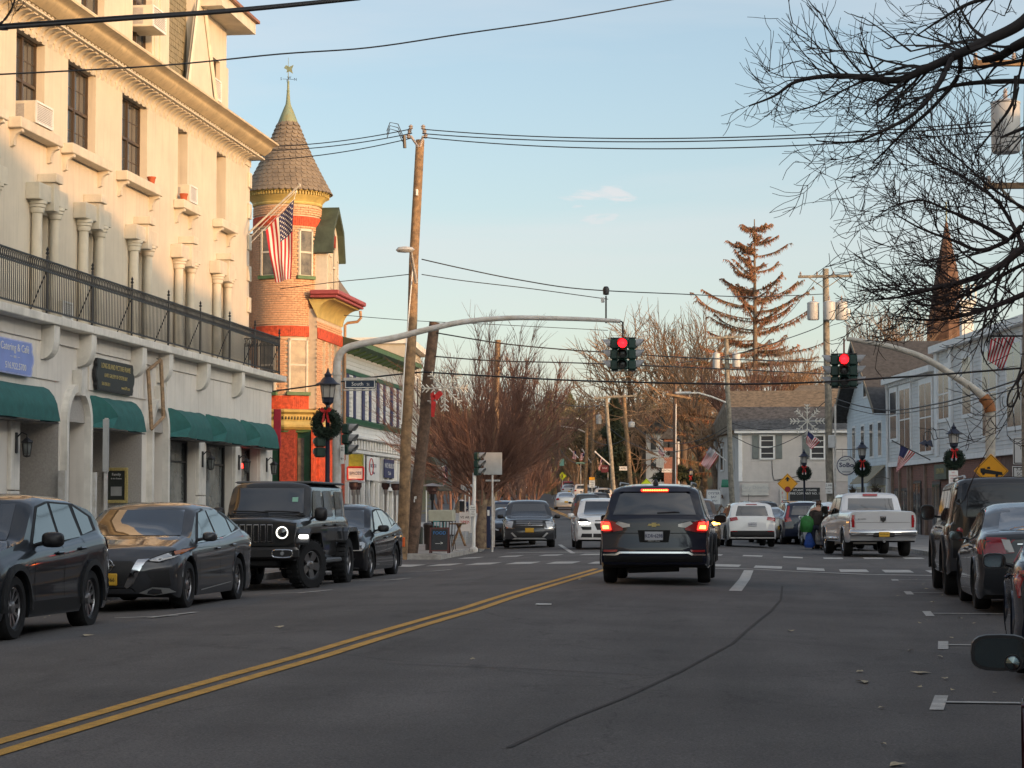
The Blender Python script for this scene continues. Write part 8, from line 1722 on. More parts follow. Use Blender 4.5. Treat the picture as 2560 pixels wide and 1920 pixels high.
# dark sedan behind it
S=sedan(L=4.75,W=1.84,rim='ten'); o,bv=car(S,'dark grey sedan with bright red tail lamps parked behind the tall off-roader','car',3.22,32.1,HT,paint=paintm('iron_grey_paint',(.026,.029,.034)),plate=('rear',.60,M_PLW,'JNP•1180'))
lamps(bv,S,o,'rear',[(.46,.78),(.84,.74),(.88,.98),(.56,.97)]); P_(bv,S,o,'reversing_lamp',M_CLR,[(.46,.79),(.56,.78),(.62,.95),(.52,.95)],'rear',.018,sub=.05); P_(bv,S,o,'trunk_chrome',M_CHR,rect(-.42,.42,.885,.90),'rear',.016,mir=False); P_(bv,S,o,'tail_lamp',M_TL,[(sx(S,.93),.77),(sx(S,.985),.75),(sx(S,.985),.95),(sx(S,.94),.94)],'side',.010)
# dark car with blue reflections, third of the row
S=sedan(L=4.55,W=1.80,rim='ten',mirror=(.335,.93,.22,.15,M_BLACK),top=[(0,.60),(.02,.70),(.05,.77),(.20,.88),(.275,.94),(.42,1.27),(.50,1.31),(.60,1.30),(.72,1.20),(.86,1.02),(.90,1.0),(.975,.97),(1,.88)],tumble=.5); o,bv=car(S,'very dark blue sedan at the right edge with a wide red tail lamp','car',2.80,21.2,R(86.2),paint=P_NB)
lamps(bv,S,o,'rear',[(.50,.72),(.86,.68),(.90,.90),(.60,.93)]); P_(bv,S,o,'tail_lamp',M_TL,[(sx(S,.955),.70),(sx(S,.99),.70),(sx(S,.99),.90),(sx(S,.955),.90)],'side',.010)
# maroon coupe at the bottom right corner
S=sedan(L=4.25,W=1.76,r=.33,fo=.85,wb=2.5,mirror=(.36,.99,.27,.17,M_BLACK)); o,bv=car(S,'maroon car at the bottom right corner, only its door mirror and fender visible','car',1.85,9.95,R(85.5),paint=P_MA,z=zr(1.2,10))
p=Vector((sx(S,.36)-.077,S['W']/2+.05,.945)); MB().lathe([(.034,0),(.034,.006),(.028,.01),(0,.014)],(0,0,0),16,frame(p,(0,-1,0),(0,0,1))).build('blind_spot_mirror',[mat('mirror_silvering',(0,0,0))],o,world=False); MB().lathe([(.041,-.002),(.041,.008),(.034,.008),(.034,-.002)],(0,0,0),16,frame(p,(0,-1,0),(0,0,1)),close=False).build('blind_spot_rim',[M_BLACK],o,world=False)
# simpler cars
G1=dict(rw_=0)
def simple(kind,label,x,y,h,p,end,grp=None,lit=None,**k):
    S=(suv if kind=='suv' else sedan)(rim='plain',**k); o,bv=car(S,label,'SUV' if kind=='suv' else 'car',x,y,h,paint=p,group=grp,plate=(end,.72 if kind=='suv' else .62,M_PLY if end=='rear' and kind!='suv' else M_PLW,''))
    if end=='rear': lamps(bv,S,o,'rear',[(.58,.90),(.86,.86),(.88,1.02),(.66,1.04)] if kind=='suv' else [(.56,.78),(.84,.76),(.86,.92),(.62,.94)])
    else:
        lamps(bv,S,o,'front',[(.54,.80),(.86,.84),(.86,.72),(.58,.70)] if kind=='suv' else [(.52,.58),(.84,.70),(.84,.60),(.56,.55)],lit); P_(bv,S,o,'grille',M_PLAS,rect(-.4,.4,.62 if kind=='suv' else .45,.80 if kind=='suv' else .6),'front',.008,mir=False)
    return o,bv,S
PG='cars parked or queuing up the far street'
o,bv,S=simple('suv','silver topped dark wagon with tall red tail lamps left of the person',0,91.3,HF,P_NV,'rear',None); o.location.x=-.05
P_(bv,S,o,'pillar_lamp',M_TL,[(.70,1.04),(.84,1.0),(.70,1.50),(.63,1.50)],'rear',.014); P_(bv,S,o,'roof_panel',P_SV,[(sx(S,.45),-.6),(sx(S,.9),-.6),(sx(S,.9),.6),(sx(S,.45),.6)],'top',.012,mir=False)
for sg in (1,-1): MB().tube([(.3,sg*.6,1.72),(-1.6,sg*.6,1.72)],.02,5).build('roof_rail',[M_BLACK],o,world=False)
o,bv,S=simple('suv','white SUV with tall red lamps parked between the person and the pickup',1.25,86.6,R(103),P_WH,'rear'); P_(bv,S,o,'pillar_lamp',M_TL,[(.70,1.04),(.84,1.0),(.70,1.50),(.63,1.50)],'rear',.014)
simple('sedan','silver sedan the person reaches toward, half hidden by the pickup',1.62,79.2,R(101),P_TN,'rear')
simple('sedan','pale bronze sedan glimpsed between the white compact SUV and the wagon',-1.05,92.5,HF,P_TN,'rear'); simple('suv','black SUV behind the white compact SUV',-2.0,101,HF,P_BK,'rear')
simple('sedan','black sedan parked right behind the chrome barred crossover',-11.2,87.3,HFA,P_BK,'front'); simple('suv','dark blue SUV third in the far left kerb row',-12.35,94.0,HFA,P_NV,'front'); simple('suv','grey green SUV fourth in the far left kerb row',-13.4,101.5,HFA,P_GY,'front'); simple('sedan','pale sedan far up the left kerb behind the tree trunk',-17.5,130,HFA,P_WH,'front')
simple('sedan','silver sedan driving away up the hill, sun on its bumper',-19.55,187.5,HF,P_SV,'rear'); simple('suv','dark SUV with red lamps driving away just behind the white SUV',-14.0,147.5,HF,P_GR,'rear'); simple('suv','dark green SUV farther right behind it',-14.2,158,HF,P_BK,'rear')
simple('suv','white SUV parked far up on the right with snowy looking tail',-23.1,238,HF,P_WH,'rear'); simple('suv','silver SUV parked right of the far white one',-20.7,224,HF,P_SV,'rear'); simple('suv','white hatch with red lamps, nearest of the far parked row',-18.1,207,HF,P_WH,'rear'); simple('sedan','pale blue sedan between the red SUV and the far white one',-25.9,252,HF,P_SV,'rear'); simple('suv','dark red SUV highest on the right before the crest',-27.0,262,HF,P_RD,'rear',L=5.0,W=2.0)
simple('suv','white SUV coming over the crest with both head lamps lit',-34.1,273,HFA,P_WH,'front',lit=M_HLON)
# ================================================================ PERSON with bags
pc=V(2042,1372,79.6); gz=zr(pc.x,79.6)+.01; PX=pc.x
PO=thing('person','person in a dark coat seen from behind, leaning toward the silver car with bags','person',(PX,79.6,gz))
def skin(name,verts,edges,radii,m,par,root=0,sub=2):
    me=bpy.data.meshes.new(name); me.from_pydata([tuple(v) for v in verts],edges,[]); o=bpy.data.objects.new(name,me); COL.objects.link(o); o.parent=par
    md=o.modifiers.new('skin','SKIN'); 
    if not me.skin_vertices: me.skin_vertices.new()
    for i,r in enumerate(radii): me.skin_vertices[0].data[i].radius=(r if isinstance(r,tuple) else (r,r)); me.skin_vertices[0].data[i].use_root=(i==root)
    s=o.modifiers.new('sub','SUBSURF'); s.levels=sub; s.render_levels=sub; md.use_smooth_shade=True; me.materials.append(m); return o
M_COAT=mat('dark_brown_coat',(.030,.022,.020),.85,var=.15,vs=8); M_JEAN=mat('dark_blue_trousers',(.012,.016,.035),.85,var=.15,vs=10); M_SKIN=mat('skin',(.42,.25,.18),.6,var=.05); M_HAIR=mat('brown_grey_hair',(.09,.05,.035),.8,var=.3,vs=40); M_SHOE=mat('black_shoe',(.01,.01,.01),.5,var=0)
Vt=[(0,0,.90),(.01,.02,1.10),(.03,.05,1.30),(.05,.08,1.42),(.07,.10,1.49),(.08,.13,1.60),(.08,.13,1.68),   # 0-6 spine, neck, head
 (-.17,.04,1.38),(-.21,.0,1.12),(-.20,.03,.90),(-.20,.05,.83),      # 7-10 left arm
 (.23,.10,1.36),(.36,.16,1.14),(.50,.24,1.00),(.56,.27,.97),        # 11-14 right arm reaching
 (-.10,0,.86),(-.12,.02,.48),(-.12,-.02,.09),(-.12,.10,.05),        # 15-18
 (.10,0,.86),(.13,.05,.48),(.15,.02,.09),(.15,.14,.05)]             # 19-22
Ed=[(0,1),(1,2),(2,3),(3,4),(4,5),(5,6),(3,7),(7,8),(8,9),(9,10),(3,11),(11,12),(12,13),(13,14),(0,15),(15,16),(16,17),(17,18),(0,19),(19,20),(20,21),(21,22)]
Rd=[(.16,.12),(.17,.12),(.19,.12),(.12,.09),.06,.085,.07,.075,.052,.04,.035,.075,.052,.04,.035,.10,.065,.045,.04,.10,.065,.045,.04]
body=skin('body',Vt,Ed,Rd,M_SKIN,PO)
skin('coat',[(0,0,.80),(0,.01,.95),(.01,.02,1.12),(.03,.05,1.30),(.05,.08,1.41),(-.17,.04,1.36),(-.21,.0,1.12),(-.20,.03,.92),(.23,.10,1.34),(.36,.16,1.13),(.48,.23,1.015)],[(0,1),(1,2),(2,3),(3,4),(4,5),(5,6),(6,7),(4,8),(8,9),(9,10)],[(.24,.17),(.22,.16),(.21,.155),(.215,.155),(.15,.12),.10,.078,.06,.10,.078,.06],M_COAT,PO)
skin('trousers',[(0,0,.86),(-.11,.01,.80),(-.125,.03,.48),(-.125,-.01,.10),(.11,.01,.80),(.135,.06,.48),(.155,.03,.10)],[(0,1),(1,2),(2,3),(0,4),(4,5),(5,6)],[.14,.12,.085,.075,.12,.085,.075],M_JEAN,PO)
for x,y in ((-.125,.03),(.155,.07)): skin('shoe',[(x,y-.05,.05),(x,y+.08,.045),(x,y+.17,.035)],[(0,1),(1,2)],[.055,.05,.035],M_SHOE,PO,sub=1)
skin('hair',[(.08,.11,1.62),(.08,.11,1.70),(.075,.06,1.56)],[(0,1),(0,2)],[.098,.088,.075],M_HAIR,PO)
for bx,by,bz,sg in ((-.20,.05,.83,-1),(.56,.27,.97,1)):   # fingers
    for k in range(4): skin('finger',[(bx+(k-1.5)*.018,by+.01,bz-.01),(bx+(k-1.5)*.019+sg*.01,by+.05,bz-.03),(bx+(k-1.5)*.019,by+.065,bz-.06)],[(0,1),(1,2)],[.010,.009,.008],M_SKIN,body,sub=1)
    skin('thumb',[(bx-sg*.02,by,bz+.005),(bx-sg*.05,by+.03,bz-.01),(bx-sg*.05,by+.055,bz-.03)],[(0,1),(1,2)],[.012,.010,.009],M_SKIN,body,sub=1)
def bag(label,x,zt,zb,w1,w2,col,m):
    o=thing('shopping_bag',label,'bag',(PX+x,79.55,gz)); rr=random.Random(3); n=18; rows=[(zt,w1*.35),(zt-(zt-zb)*.2,w1*.8),(zt-(zt-zb)*.5,w1),(zt-(zt-zb)*.8,w2),(zb,w2*.7)]
    vs=[];fs=[]
    for z,w_ in rows:
        for k in range(n): a=2*PI*k/n; f=1+.10*math.sin(a*3+z*9)+rr.uniform(-.04,.04); vs.append((PX+x+math.cos(a)*w_*f,79.55+math.sin(a)*w_*.6*f,gz+z))
    for i in range(4):
        for k in range(n): fs.append((i*n+k,i*n+(k+1)%n,(i+1)*n+(k+1)%n,(i+1)*n+k))
    fs+=[tuple(range(n)),tuple(range(5*n-1,4*n-1,-1))]; q=MB(); q.add(vs,fs); q.build('sack',[m],o,smooth=50); MB().tube([(PX+x-.05,79.55,gz+zt-.02),(PX-.20,79.62,gz+.95 if zt<.9 else gz+1.3),(PX+x+.05,79.6,gz+zt-.02)],.012,5).build('strap',[m],o)
bag('large bright green bag slung behind the person',-.34,1.18,.60,.26,.24,0,mat('green_bag_cloth',(.02,.17,.03),.7,var=.2,vs=6)); bag('royal blue shopping bag hanging low beside the person',-.27,.60,.06,.14,.20,0,mat('blue_bag_cloth',(.015,.07,.33),.7,var=.2,vs=6))
# ================================================================ TREES
def ortho(d): 
    a=d.orthogonal().normalized(); return a,d.cross(a).normalized()
class Tw:
    def __init__(s): s.v=[]; s.f=[]
    def seg(s,pts,r0,r1,n):
        o=len(s.v); m=len(pts)
        for i,p in enumerate(pts):
            t=pts[min(i+1,m-1)]-pts[max(i-1,0)]; 
            if t.length<1e-6: t=Vector((0,0,1))
            t.normalize(); a,b=ortho(t); r=r0+(r1-r0)*i/(m-1)
            for k in range(n): q=2*PI*k/n; s.v.append(p+a*(math.cos(q)*r)+b*(math.sin(q)*r))
        for i in range(m-1):
            for k in range(n): j=(k+1)%n; s.f.append((o+i*n+k,o+i*n+j,o+(i+1)*n+j,o+(i+1)*n+k))
    def build(s,name,m,par=None,smooth=True):
        b=MB(); b.v=[tuple(v) for v in s.v]; b.f=s.f; b.m=[0]*len(s.f); return b.build(name,[m],par,smooth=smooth,fix=False)
def grow(tw,p,d,L_,r,lev,rr,P,maxlev):
    """recursive limb: P=(spread,children,gravity/up,wiggle,shrink)"""
    spread,nch,up,wig,shr=P; n=4 if lev<maxlev else 3; pts=[p.copy()]; q=p.copy(); dd=d.copy()
    for i in range(n):
        dd=(dd+Vector((rr.gauss(0,wig),rr.gauss(0,wig),rr.gauss(0,wig)))+Vector((0,0,up*(1 if lev else .3)))).normalized(); q=q+dd*(L_/n); pts.append(q.copy())
    T=tw[0] if lev<2 else tw[1]
    T.seg(pts,r,r*(.62 if lev<maxlev else .3),7 if lev==0 else (5 if lev==1 else 3))
    if lev>=maxlev: return
    k=nch[lev] if isinstance(nch,(list,tuple)) else nch
    for c in range(k):
        t=rr.uniform(.35,1.0) if c<k-1 else 1.0; i=min(n-1,int(t*n)); b=pts[i].lerp(pts[i+1],t*n-i) if i<n else pts[-1]
        base=(pts[i+1]-pts[i]).normalized(); a,e=ortho(base); an=rr.uniform(0,2*PI); sp=spread*rr.uniform(.55,1.25); nd=(base*math.cos(sp)+(a*math.cos(an)+e*math.sin(an))*math.sin(sp)).normalized()
        grow(tw,b,nd,L_*shr*rr.uniform(.75,1.15),max(r*.62*rr.uniform(.7,1),P_MINR),lev+1,rr,P,maxlev)
P_MINR=.008
M_BARK=bark('grey_brown_bark',(.17,.125,.085),(.07,.05,.04)); M_TWO=mat('sunlit_brown_twigs',(.30,.19,.11),.9,var=.3,vs=.5,col2=(.17,.11,.07)); M_TWR=mat('russet_twigs',(.21,.115,.08),.9,var=.35,vs=1.2,col2=(.115,.062,.05)); M_TWD=mat('dark_twigs',(.035,.028,.026),.9,var=.2); M_TWG=mat('olive_brown_twigs',(.16,.13,.07),.9,var=.3,vs=.4,col2=(.09,.07,.045))
def tree(label,px,y,pytop,pybase,P,maxlev,seed,mt=M_BARK,mtw=M_TWO,r0=.3,trunk=.25,minr=None,grp=None,d0=(0,0,1),stems=1,sprd=.0,wx=1.0):
    global P_MINR; P_MINR=minr or max(.010,y*.00012)
    rr=random.Random(seed); a=V(px,pybase,y); a.z=min(a.z,terr(a.x,y)); t=V(px,pytop,y); H=t.z-a.z; o=thing('bare_tree',label,'tree',a,group=grp); tw=[Tw(),Tw()]
    for s in range(stems):
        d=Vector(d0)+Vector((rr.uniform(-sprd,sprd),rr.uniform(-sprd,sprd)*.6,0)); d.normalize(); grow(tw,a.copy() if s==0 or stems<4 else a+Vector((0,0,.0)),d,H*trunk,r0,0,rr,P,maxlev)
    # rescale height to match
    zs=max([v.z for v in tw[1].v]+[v.z for v in tw[0].v]); k=H/(zs-a.z)
    for T in tw:
        for v in T.v: v.x=a.x+(v.x-a.x)*k*wx; v.y=a.y+(v.y-a.y)*k; v.z=a.z+(v.z-a.z)*k
    tw[0].build('trunk',mt,o); c=tw[1].build('crown',mtw,o,smooth=False); return o
PB=(.52,[4,4,4,3,3],.10,.10,.72)
tree('tall bare oak with a forked dark trunk behind the traffic signal',1700,205,690,1190,(.55,[5,4,4,4,3],.045,.13,.78),5,11,r0=.34,trunk=.24)
tree('second tall bare oak with rounded sunlit crown left of the dead spruce',1620,215,745,1190,(.60,[5,4,4,4,3],.045,.13,.78),5,12,r0=.30,trunk=.22,mtw=M_TWO)
tree('bare tree between the oaks and the dead spruce',1770,190,740,1150,(.50,[4,4,4,3,3],.06,.13,.77),5,14,r0=.26,trunk=.24)
tree('dark limbed bare tree low behind the leaning poles',1480,240,905,1200,(.6,[5,4,4,4,3],.03,.14,.77),5,13,r0=.26,trunk=.25,mt=M_TWD,mtw=M_TWG)
tree('bare tree right of the grey pole behind the blue house',2190,190,690,1100,(.52,[4,4,4,4,3],.05,.13,.77),5,15,r0=.24,trunk=.24,mtw=M_TWO)
tree('bare tree far right behind the gable roofs',2290,180,760,1100,(.55,[4,4,4,4,3],.05,.13,.77),5,25,r0=.24,trunk=.24,mtw=M_TWO)
tree('thin bare tree above the grey house roof',1930,175,820,1100,(.42,[4,4,4,4,3],.14,.11,.74),5,16,r0=.28,trunk=.25,mtw=M_TWO)
tree('russet thicket tree behind the grey house, left one',1860,165,880,1120,(.45,[4,4,4,4,3],.14,.12,.74),5,17,r0=.22,trunk=.2,mtw=M_TWR); tree('russet thicket tree behind the grey house, right one',2010,165,860,1120,(.45,[4,4,4,4,3],.14,.12,.74),5,18,r0=.22,trunk=.2,mtw=M_TWO)
tree('broad russet tree low between the leaning poles and the oaks',1590,150 and 230,960,1190,(.6,[4,4,4,4,3],.08,.14,.74),5,19,r0=.3,trunk=.2,mtw=M_TWR); tree('low branching bare tree left of the big flag',1760,140,985,1200,(.75,[4,4,4,4,3],.02,.15,.76),5,20,r0=.22,trunk=.18,mtw=M_TWO)
tree('hazy bare tree behind the white clapboard shop',960,130,850,1100,(.5,[4,4,4,4,3],.12,.12,.72),5,21,r0=.25,trunk=.25,mtw=M_TWR)
tree('tall russet bare tree behind the red twiggy tree, left one',1140,170,860,1150,(.42,[4,4,4,4,3],.16,.11,.74),5,22,r0=.25,trunk=.22,mtw=M_TWR); tree('tall russet bare tree behind the red twiggy tree, right one',1300,180,860,1160,(.42,[4,4,4,4,3],.16,.11,.74),5,23,r0=.25,trunk=.22,mtw=M_TWR)
# street tree with red-brown vase of fine twigs
def vase():
    global P_MINR; P_MINR=.006
    rr=random.Random(5); y=73.; a=V(1205,1372,y); a.z=.0; o=thing('street_tree','broad vase shaped street tree with dense red brown twigs behind the leaning pole','tree',a); tw=[Tw(),Tw()]; M_VT=mat('mottled_street_bark',(.22,.17,.11),.9,var=.4,vs=7,col2=(.09,.06,.05),bump=.4,bs=40)
    f=V(1205,1225,y); f.z; tp=[a,a+Vector((.03,0,.7)),a.lerp(f,.6)+Vector((.05,0,0)),f]; tw[0].seg([Vector(p) for p in tp],.27,.16,12)
    tw[0].seg([a.lerp(f,.45),V(1235,1230,y),V(1262,1190,y)],.10,.05,6)
    for k in range(46):
        an=rr.uniform(0,2*PI); lean=math.acos(1-rr.random()*.62)*1.0; d=Vector((math.sin(lean)*math.cos(an),math.sin(lean)*math.sin(an)*.8,math.cos(lean))); L_=(5.3 if lean<.5 else 4.6-.3*lean)*rr.uniform(.8,1.08)
        b=f+Vector((rr.uniform(-.15,.15),rr.uniform(-.15,.15),rr.uniform(-.6,.1))); pts=[b]; q=b.copy(); dd=d.copy()
        for i in range(8): dd=(dd+Vector((rr.gauss(0,.045),rr.gauss(0,.045),.05+rr.gauss(0,.03)))).normalized(); q=q+dd*L_/8; pts.append(q.copy())
        tw[1].seg(pts,.034,.009,4)
        for j in range(30):
            t=rr.uniform(.12,.98); i=min(7,int(t*8)); c=pts[i].lerp(pts[i+1],t*8-i); bd=(pts[i+1]-pts[i]).normalized(); e,g=ortho(bd); w_=rr.uniform(0,6.28); s=rr.uniform(.22,.6); nd=(bd*math.cos(s)+(e*math.cos(w_)+g*math.sin(w_))*math.sin(s)+Vector((0,0,.15))).normalized(); l2=rr.uniform(.5,1.5)*(1.1-t*.5)
            p2=c+nd*l2*.5; p3=p2+(nd+Vector((rr.gauss(0,.1),rr.gauss(0,.1),.12))).normalized()*l2*.5; tw[1].seg([c,p2,p3],.011,.004,3)
            for m_ in range(3):
                u=rr.uniform(.3,1); c2=c.lerp(p2,u) if u<.6 else p2.lerp(p3,(u-.5)*2*.9); e,g=ortho(nd); w_=rr.uniform(0,6.28); n3=(nd+(e*math.cos(w_)+g*math.sin(w_))*.55+Vector((0,0,.15))).normalized(); tw[1].seg([c2,c2+n3*rr.uniform(.3,.8)],.007,.003,3)
    tw[0].build('trunk',M_VT,o); tw[1].build('crown',M_TWR,o,smooth=False)
vase()
# dead spruce
def spruce():
    rr=random.Random(9); y=185.; a=V(1880,1120,y); t=V(1886,548,y); a.x=t.x; a.z=2; o=thing('dead_spruce','tall dead spruce with drooping rusty needles above the grey house','tree',a); H=t.z-a.z; tw=[Tw(),Tw(),Tw()]
    tw[0].seg([a,a.lerp(t,.5),t],.38,.04,8)
    z=a.z+H*.12
    while z<t.z-.3:
        u=(z-a.z)/H; Rm=H*.36*(1-u)**.72+.35
        for k in range(8 if u<.75 else 5):
            if rr.random()<.14: continue
            an=rr.uniform(0,2*PI); L_=Rm*rr.choice((.55,.8,1,1.1,1.25))*rr.uniform(.9,1.1); n=10; pts=[Vector((t.x,y,z+rr.uniform(-.3,.3)))]; d=Vector((math.cos(an),math.sin(an),-.22 if u<.6 else .0))
            for i in range(n): d=(d+Vector((rr.gauss(0,.06),rr.gauss(0,.06),.05+(.02 if u>.55 else 0)))).normalized(); pts.append(pts[-1]+d*L_/n)
            tw[0].seg(pts,.07*(1-u)+.03,.015,4)
            for i in range(1,n+1):
                for s in range(15):
                    c=pts[i-1].lerp(pts[i],rr.random()); l=rr.uniform(.15,.55)*(1.25-.5*u); hd=Vector((rr.gauss(0,.55),rr.gauss(0,.55),-.9)).normalized(); e=hd.orthogonal().normalized()*rr.uniform(.02,.055); T=tw[1 if rr.random()<.68 else 2]; o2=len(T.v); T.v+= [c-e,c+e,c+hd*l]; T.f.append((o2,o2+1,o2+2))
                if i>2:
                    sd=Vector((-math.sin(an),math.cos(an),-.25))*rr.choice((-1,1)); p0=pts[i]; p1=p0+(sd+Vector((math.cos(an),math.sin(an),0))*.6).normalized()*rr.uniform(.4,1.0)*(1-i/n*.5); tw[0].seg([p0,p1],.02,.01,3)
                    for s in range(10): c=p0.lerp(p1,rr.random()); hd=Vector((rr.gauss(0,.5),rr.gauss(0,.5),-.9)).normalized(); e=hd.orthogonal().normalized()*.04; T=tw[1 if rr.random()<.6 else 2]; o2=len(T.v); T.v+= [c-e,c+e,c+hd*rr.uniform(.15,.45)]; T.f.append((o2,o2+1,o2+2))
        z+=H*.027*(1+.7*rr.random())
    tw[0].build('trunk',M_BARK,o); tw[1].build('rusty_needles',mat('rusty_dead_needles',(.24,.105,.055),.9,var=.35,vs=.6,col2=(.12,.05,.035)),o,smooth=False); tw[2].build('olive_needles',mat('fading_needles',(.12,.085,.035),.9,var=.3,vs=.6,col2=(.05,.045,.03)),o,smooth=False)
spruce()
# far woods: individual small trees in depth rows + undergrowth mass
def woods(name,label,boxes,n,seed,m,h0,h1,lev=4):
    global P_MINR
    rr=random.Random(seed); T=[Tw(),Tw()]
    for k in range(n):
        px0,px1,y0,y1=boxes[k%len(boxes)]; y=rr.uniform(y0,y1); P_MINR=max(.02,y*.00016); x=(rr.uniform(px0,px1)-2000)/FPX*y; z=terr(x,y)-.3; h=rr.uniform(h0,h1); d=Vector((rr.gauss(0,.06),rr.gauss(0,.06),1)).normalized(); grow(T,Vector((x,y,z)),d,h*.3,.04+h*.007,0,rr,(.46,[4,4,3,3],.13,.12,.72),lev)
    T[1].v+=T[0].v and [v for v in T[0].v] or []; o=len(T[1].v)-len(T[0].v); T[1].f+=[tuple(i+o for i in f) for f in T[0].f]
    ob=T[1].build(name,m,None,smooth=False); tag(ob,label,'woods',kind='stuff')
woods('far_woods','hazy brown wood covering the hill beyond the crest',[(900,1560,300,430),(1000,1700,260,330)],150,31,M_TWG,10,18)
woods('hillside_woods','orange brown wood behind the poles and right of the far street',[(1420,1900,215,300)],70,32,M_TWO,8,15)
woods('left_bank_woods','russet wood on the left bank behind the street tree',[(1090,1350,150,260)],75,33,M_TWR,6,12)
woods('right_woods','bare wood behind the grey and blue houses',[(1850,2420,190,300)],60,34,M_TWO,9,16)
woods('leaf_brush','low tangled undergrowth below the far woods',[(1100,1560,275,330),(1480,1760,215,260)],160,35,M_TWG,3,6,3)
# dark evergreens
def evergreen(label,px,y,pytop,pybase,wpx,seed,m):
    rr=random.Random(seed); a=V(px,pybase,y); t=V(px,pytop,y); o=thing('evergreen_tree',label,'tree',a); H=t.z-a.z; w_=wpx*y/FPX; mb=MB(); Tw_=Tw(); Tw_.seg([a-Vector((0,0,1)),t],.3,.05,6); Tw_.build('trunk',M_TWD,o)
    for k in range(5200):
        u=rr.random()**.8; R_=w_*(1-u)**.6*(.75+.35*math.sin(u*23+rr.random())); an=rr.uniform(0,6.28); q=math.sqrt(rr.random()); c=Vector((a.x+math.cos(an)*R_*q,y+math.sin(an)*R_*q,a.z+H*u)); d=Vector((rr.gauss(0,1),rr.gauss(0,1),rr.gauss(0,.7)-.2)).normalized(); e=d.orthogonal().normalized()*.10; mb.add([c-e,c+e,c+d*.5],[(0,1,2)])
    mb.build('foliage',[m],o,fix=False)
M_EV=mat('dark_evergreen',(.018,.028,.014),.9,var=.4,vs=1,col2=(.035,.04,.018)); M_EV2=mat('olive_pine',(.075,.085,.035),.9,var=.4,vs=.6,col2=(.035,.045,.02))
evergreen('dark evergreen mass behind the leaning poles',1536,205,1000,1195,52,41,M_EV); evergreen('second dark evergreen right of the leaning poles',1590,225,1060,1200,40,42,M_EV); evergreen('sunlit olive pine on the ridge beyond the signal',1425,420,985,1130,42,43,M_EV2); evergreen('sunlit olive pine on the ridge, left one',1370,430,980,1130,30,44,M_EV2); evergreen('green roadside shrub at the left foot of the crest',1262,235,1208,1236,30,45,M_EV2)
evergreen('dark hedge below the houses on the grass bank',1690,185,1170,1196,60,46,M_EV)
# ---------- foreground bare branches from a tree outside the right edge
def fore(label,paths,seed,y0,dens,m=M_TWD,fine=.0035,trunkpx=None,lenf=1.):
    rr=random.Random(seed); o=thing('overhanging_tree',label,'tree',V(*trunkpx)); T=[Tw(),Tw()]
    def sub(c,d,L_,r,lev):
        n=4; pts=[c]; dd=d.copy()
        for i in range(n): dd=(dd+Vector((rr.gauss(0,.13),rr.gauss(0,.08),rr.gauss(0,.13)+.05))).normalized(); pts.append(pts[-1]+dd*L_/n)
        T[1].seg(pts,r,max(fine*.8,r*.45),3)
        if lev>0:
            for k in range(rr.choice((2,3,3,4))):
                i=rr.randrange(1,n+1); e,g=ortho(dd); s=rr.uniform(.35,.95); w_=rr.uniform(0,6.28); sub(pts[i],(dd*math.cos(s)+(e*math.cos(w_)+g*math.sin(w_))*math.sin(s)).normalized(),L_*rr.uniform(.4,.75),max(fine,r*.6),lev-1)
    for pth,ra,rb in paths:
        P=spl([V(px,py,y0+dy) for px,py,dy in pth],7); n=len(P); T[0].seg(P,ra,rb,7)
        tot=sum((P[i+1]-P[i]).length for i in range(n-1)); k=int(tot*dens)
        for j in range(k):
            t=rr.uniform(.12,1)**.8; i=min(n-2,int(t*(n-1))); d=(P[i+1]-P[i]).normalized(); e,g=ortho(d); s=rr.uniform(.35,1.0); w_=rr.uniform(0,6.28); nd=(d*math.cos(s)+(e*math.cos(w_)+g*math.sin(w_))*math.sin(s)); nd.y*=.6; nd.normalize(); rad=ra+(rb-ra)*t; sub(P[i],nd,lenf*rr.uniform(.25,.8)*(1.25-.55*t),max(fine,rad*.42),2 if t<.9 else 1)
    T[0].build('limb',m,o); T[1].build('twigs',m,o,smooth=False)
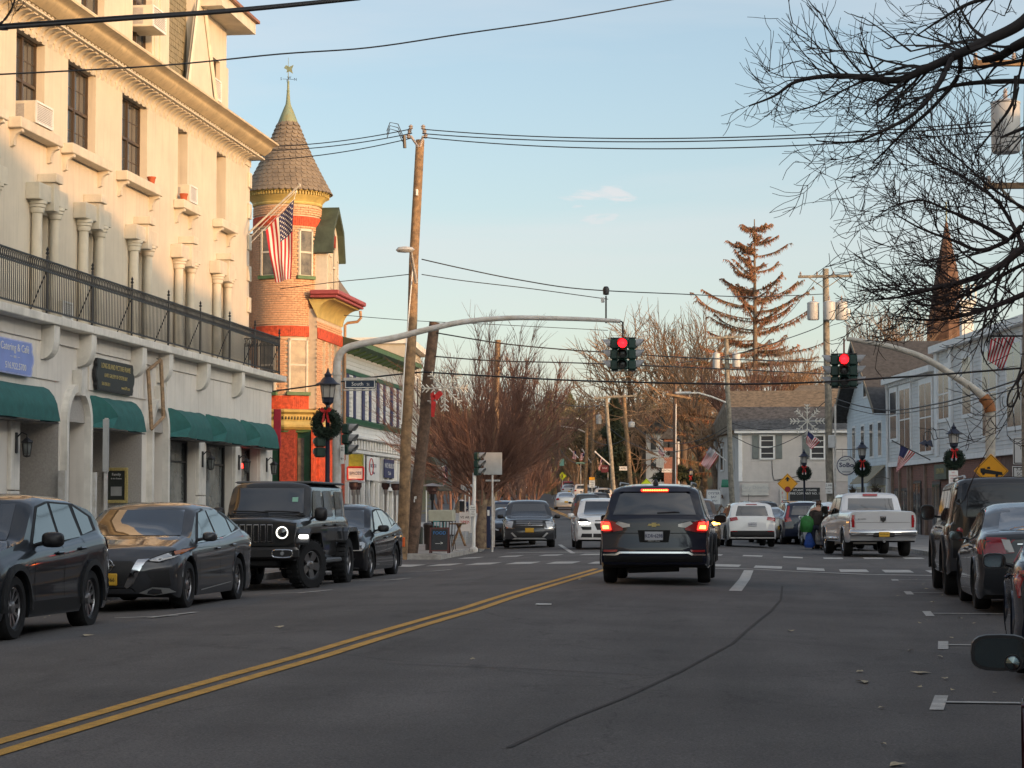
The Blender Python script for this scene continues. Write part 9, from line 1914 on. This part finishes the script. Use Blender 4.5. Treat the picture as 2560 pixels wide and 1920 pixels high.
A_=[((2640,-40,0),(2560,52,0),(2470,100,0),(2380,142,0),(2300,178,0),(2240,200,0),(2150,192,0),(2070,190,0),(1990,204,0),(1935,240,0),(1872,265,0)),
    ((2380,142,0),(2330,170,.3),(2270,165,.3),(2200,190,.4),(2130,215,.4),(2040,262,.4),(1990,278,.5)),
    ((2380,142,0),(2350,205,-.3),(2290,280,-.4),(2200,330,-.5),(2130,355,-.5),(2040,352,-.5)),
    ((2400,135,0),(2395,190,.4),(2330,270,.4),(2260,330,.4),(2215,375,.4),(2180,408,.4)),
    ((2600,85,0),(2540,115,.4),(2500,140,.5),(2455,150,.5)),((2600,140,.5),(2530,155,.5),(2420,170,.6),(2330,160,.6),(2260,178,.6)),((2640,205,.6),(2510,203,.6),(2410,210,.6),(2350,225,.6),(2270,260,.7),(2190,310,.7)),
    ((2470,100,0),(2430,70,.3),(2400,20,.3),(2370,-40,.4)),((2620,-20,0),(2500,-10,.2),(2420,10,.3),(2350,50,.3),(2290,90,.4)),((2540,190,.2),(2530,260,.2),(2480,330,.3),(2440,380,.3)),((2620,300,.2),(2560,320,.2),(2500,345,.2))]
fore('dark bare branches reaching in from the top right corner',[(A_[0],.062,.007),(A_[1],.020,.005),(A_[2],.028,.006),(A_[3],.026,.006),(A_[4],.06,.03),(A_[5],.022,.006),(A_[6],.030,.006),(A_[7],.02,.006),(A_[8],.03,.006),(A_[9],.02,.006),(A_[10],.03,.01)],51,21,7.5,trunkpx=(2900,1500,21),lenf=1.05)
B_=[((2680,560,0),(2560,620,0),(2500,665,0),(2420,700,0),(2330,722,0),(2250,742,0),(2190,750,0)),((2640,500,0),(2560,560,0),(2520,600,.3),(2450,625,.3),(2380,600,.4),(2300,570,.4),(2230,530,.5)),((2640,700,0),(2500,760,0),(2400,790,0),(2320,800,.3),(2240,790,.4)),((2640,640,.4),(2560,660,.4),(2450,720,.4),(2350,760,.4),(2280,760,.4)),((2560,620,0),(2530,560,.2),(2490,500,.2),(2430,455,.2),(2360,420,.3),(2290,385,.3)),((2520,600,.3),(2450,560,.3),(2380,530,.3),(2300,500,.3),(2220,520,.3)),((2640,560,.5),(2560,520,.5),(2480,470,.5),(2400,400,.5),(2340,350,.5)),((2600,920,.2),(2560,930,.2),(2545,960,.2),(2550,1000,.2))]
fore('dense tangle of dark twigs and limbs at the right edge before the clapboard building',[(b,ra,.007) for b,ra in zip(B_,(.06,.04,.04,.03,.03,.03,.025,.025))],52,27,11.5,m=mat('dark_russet_twigs',(.045,.030,.028),.9,var=.3,vs=6),fine=.005,trunkpx=(2900,1500,27),lenf=1.35)
fore('thin bare twigs in the top left corner before the cream cornice',[(((-60,90,0),(0,60,0),(30,20,0),(40,-20,0)),.012,.004),(((-60,40,0),(-10,70,0),(20,75,.1)),.01,.004)],53,14,7,trunkpx=(-500,1500,14),lenf=.35,fine=.002)
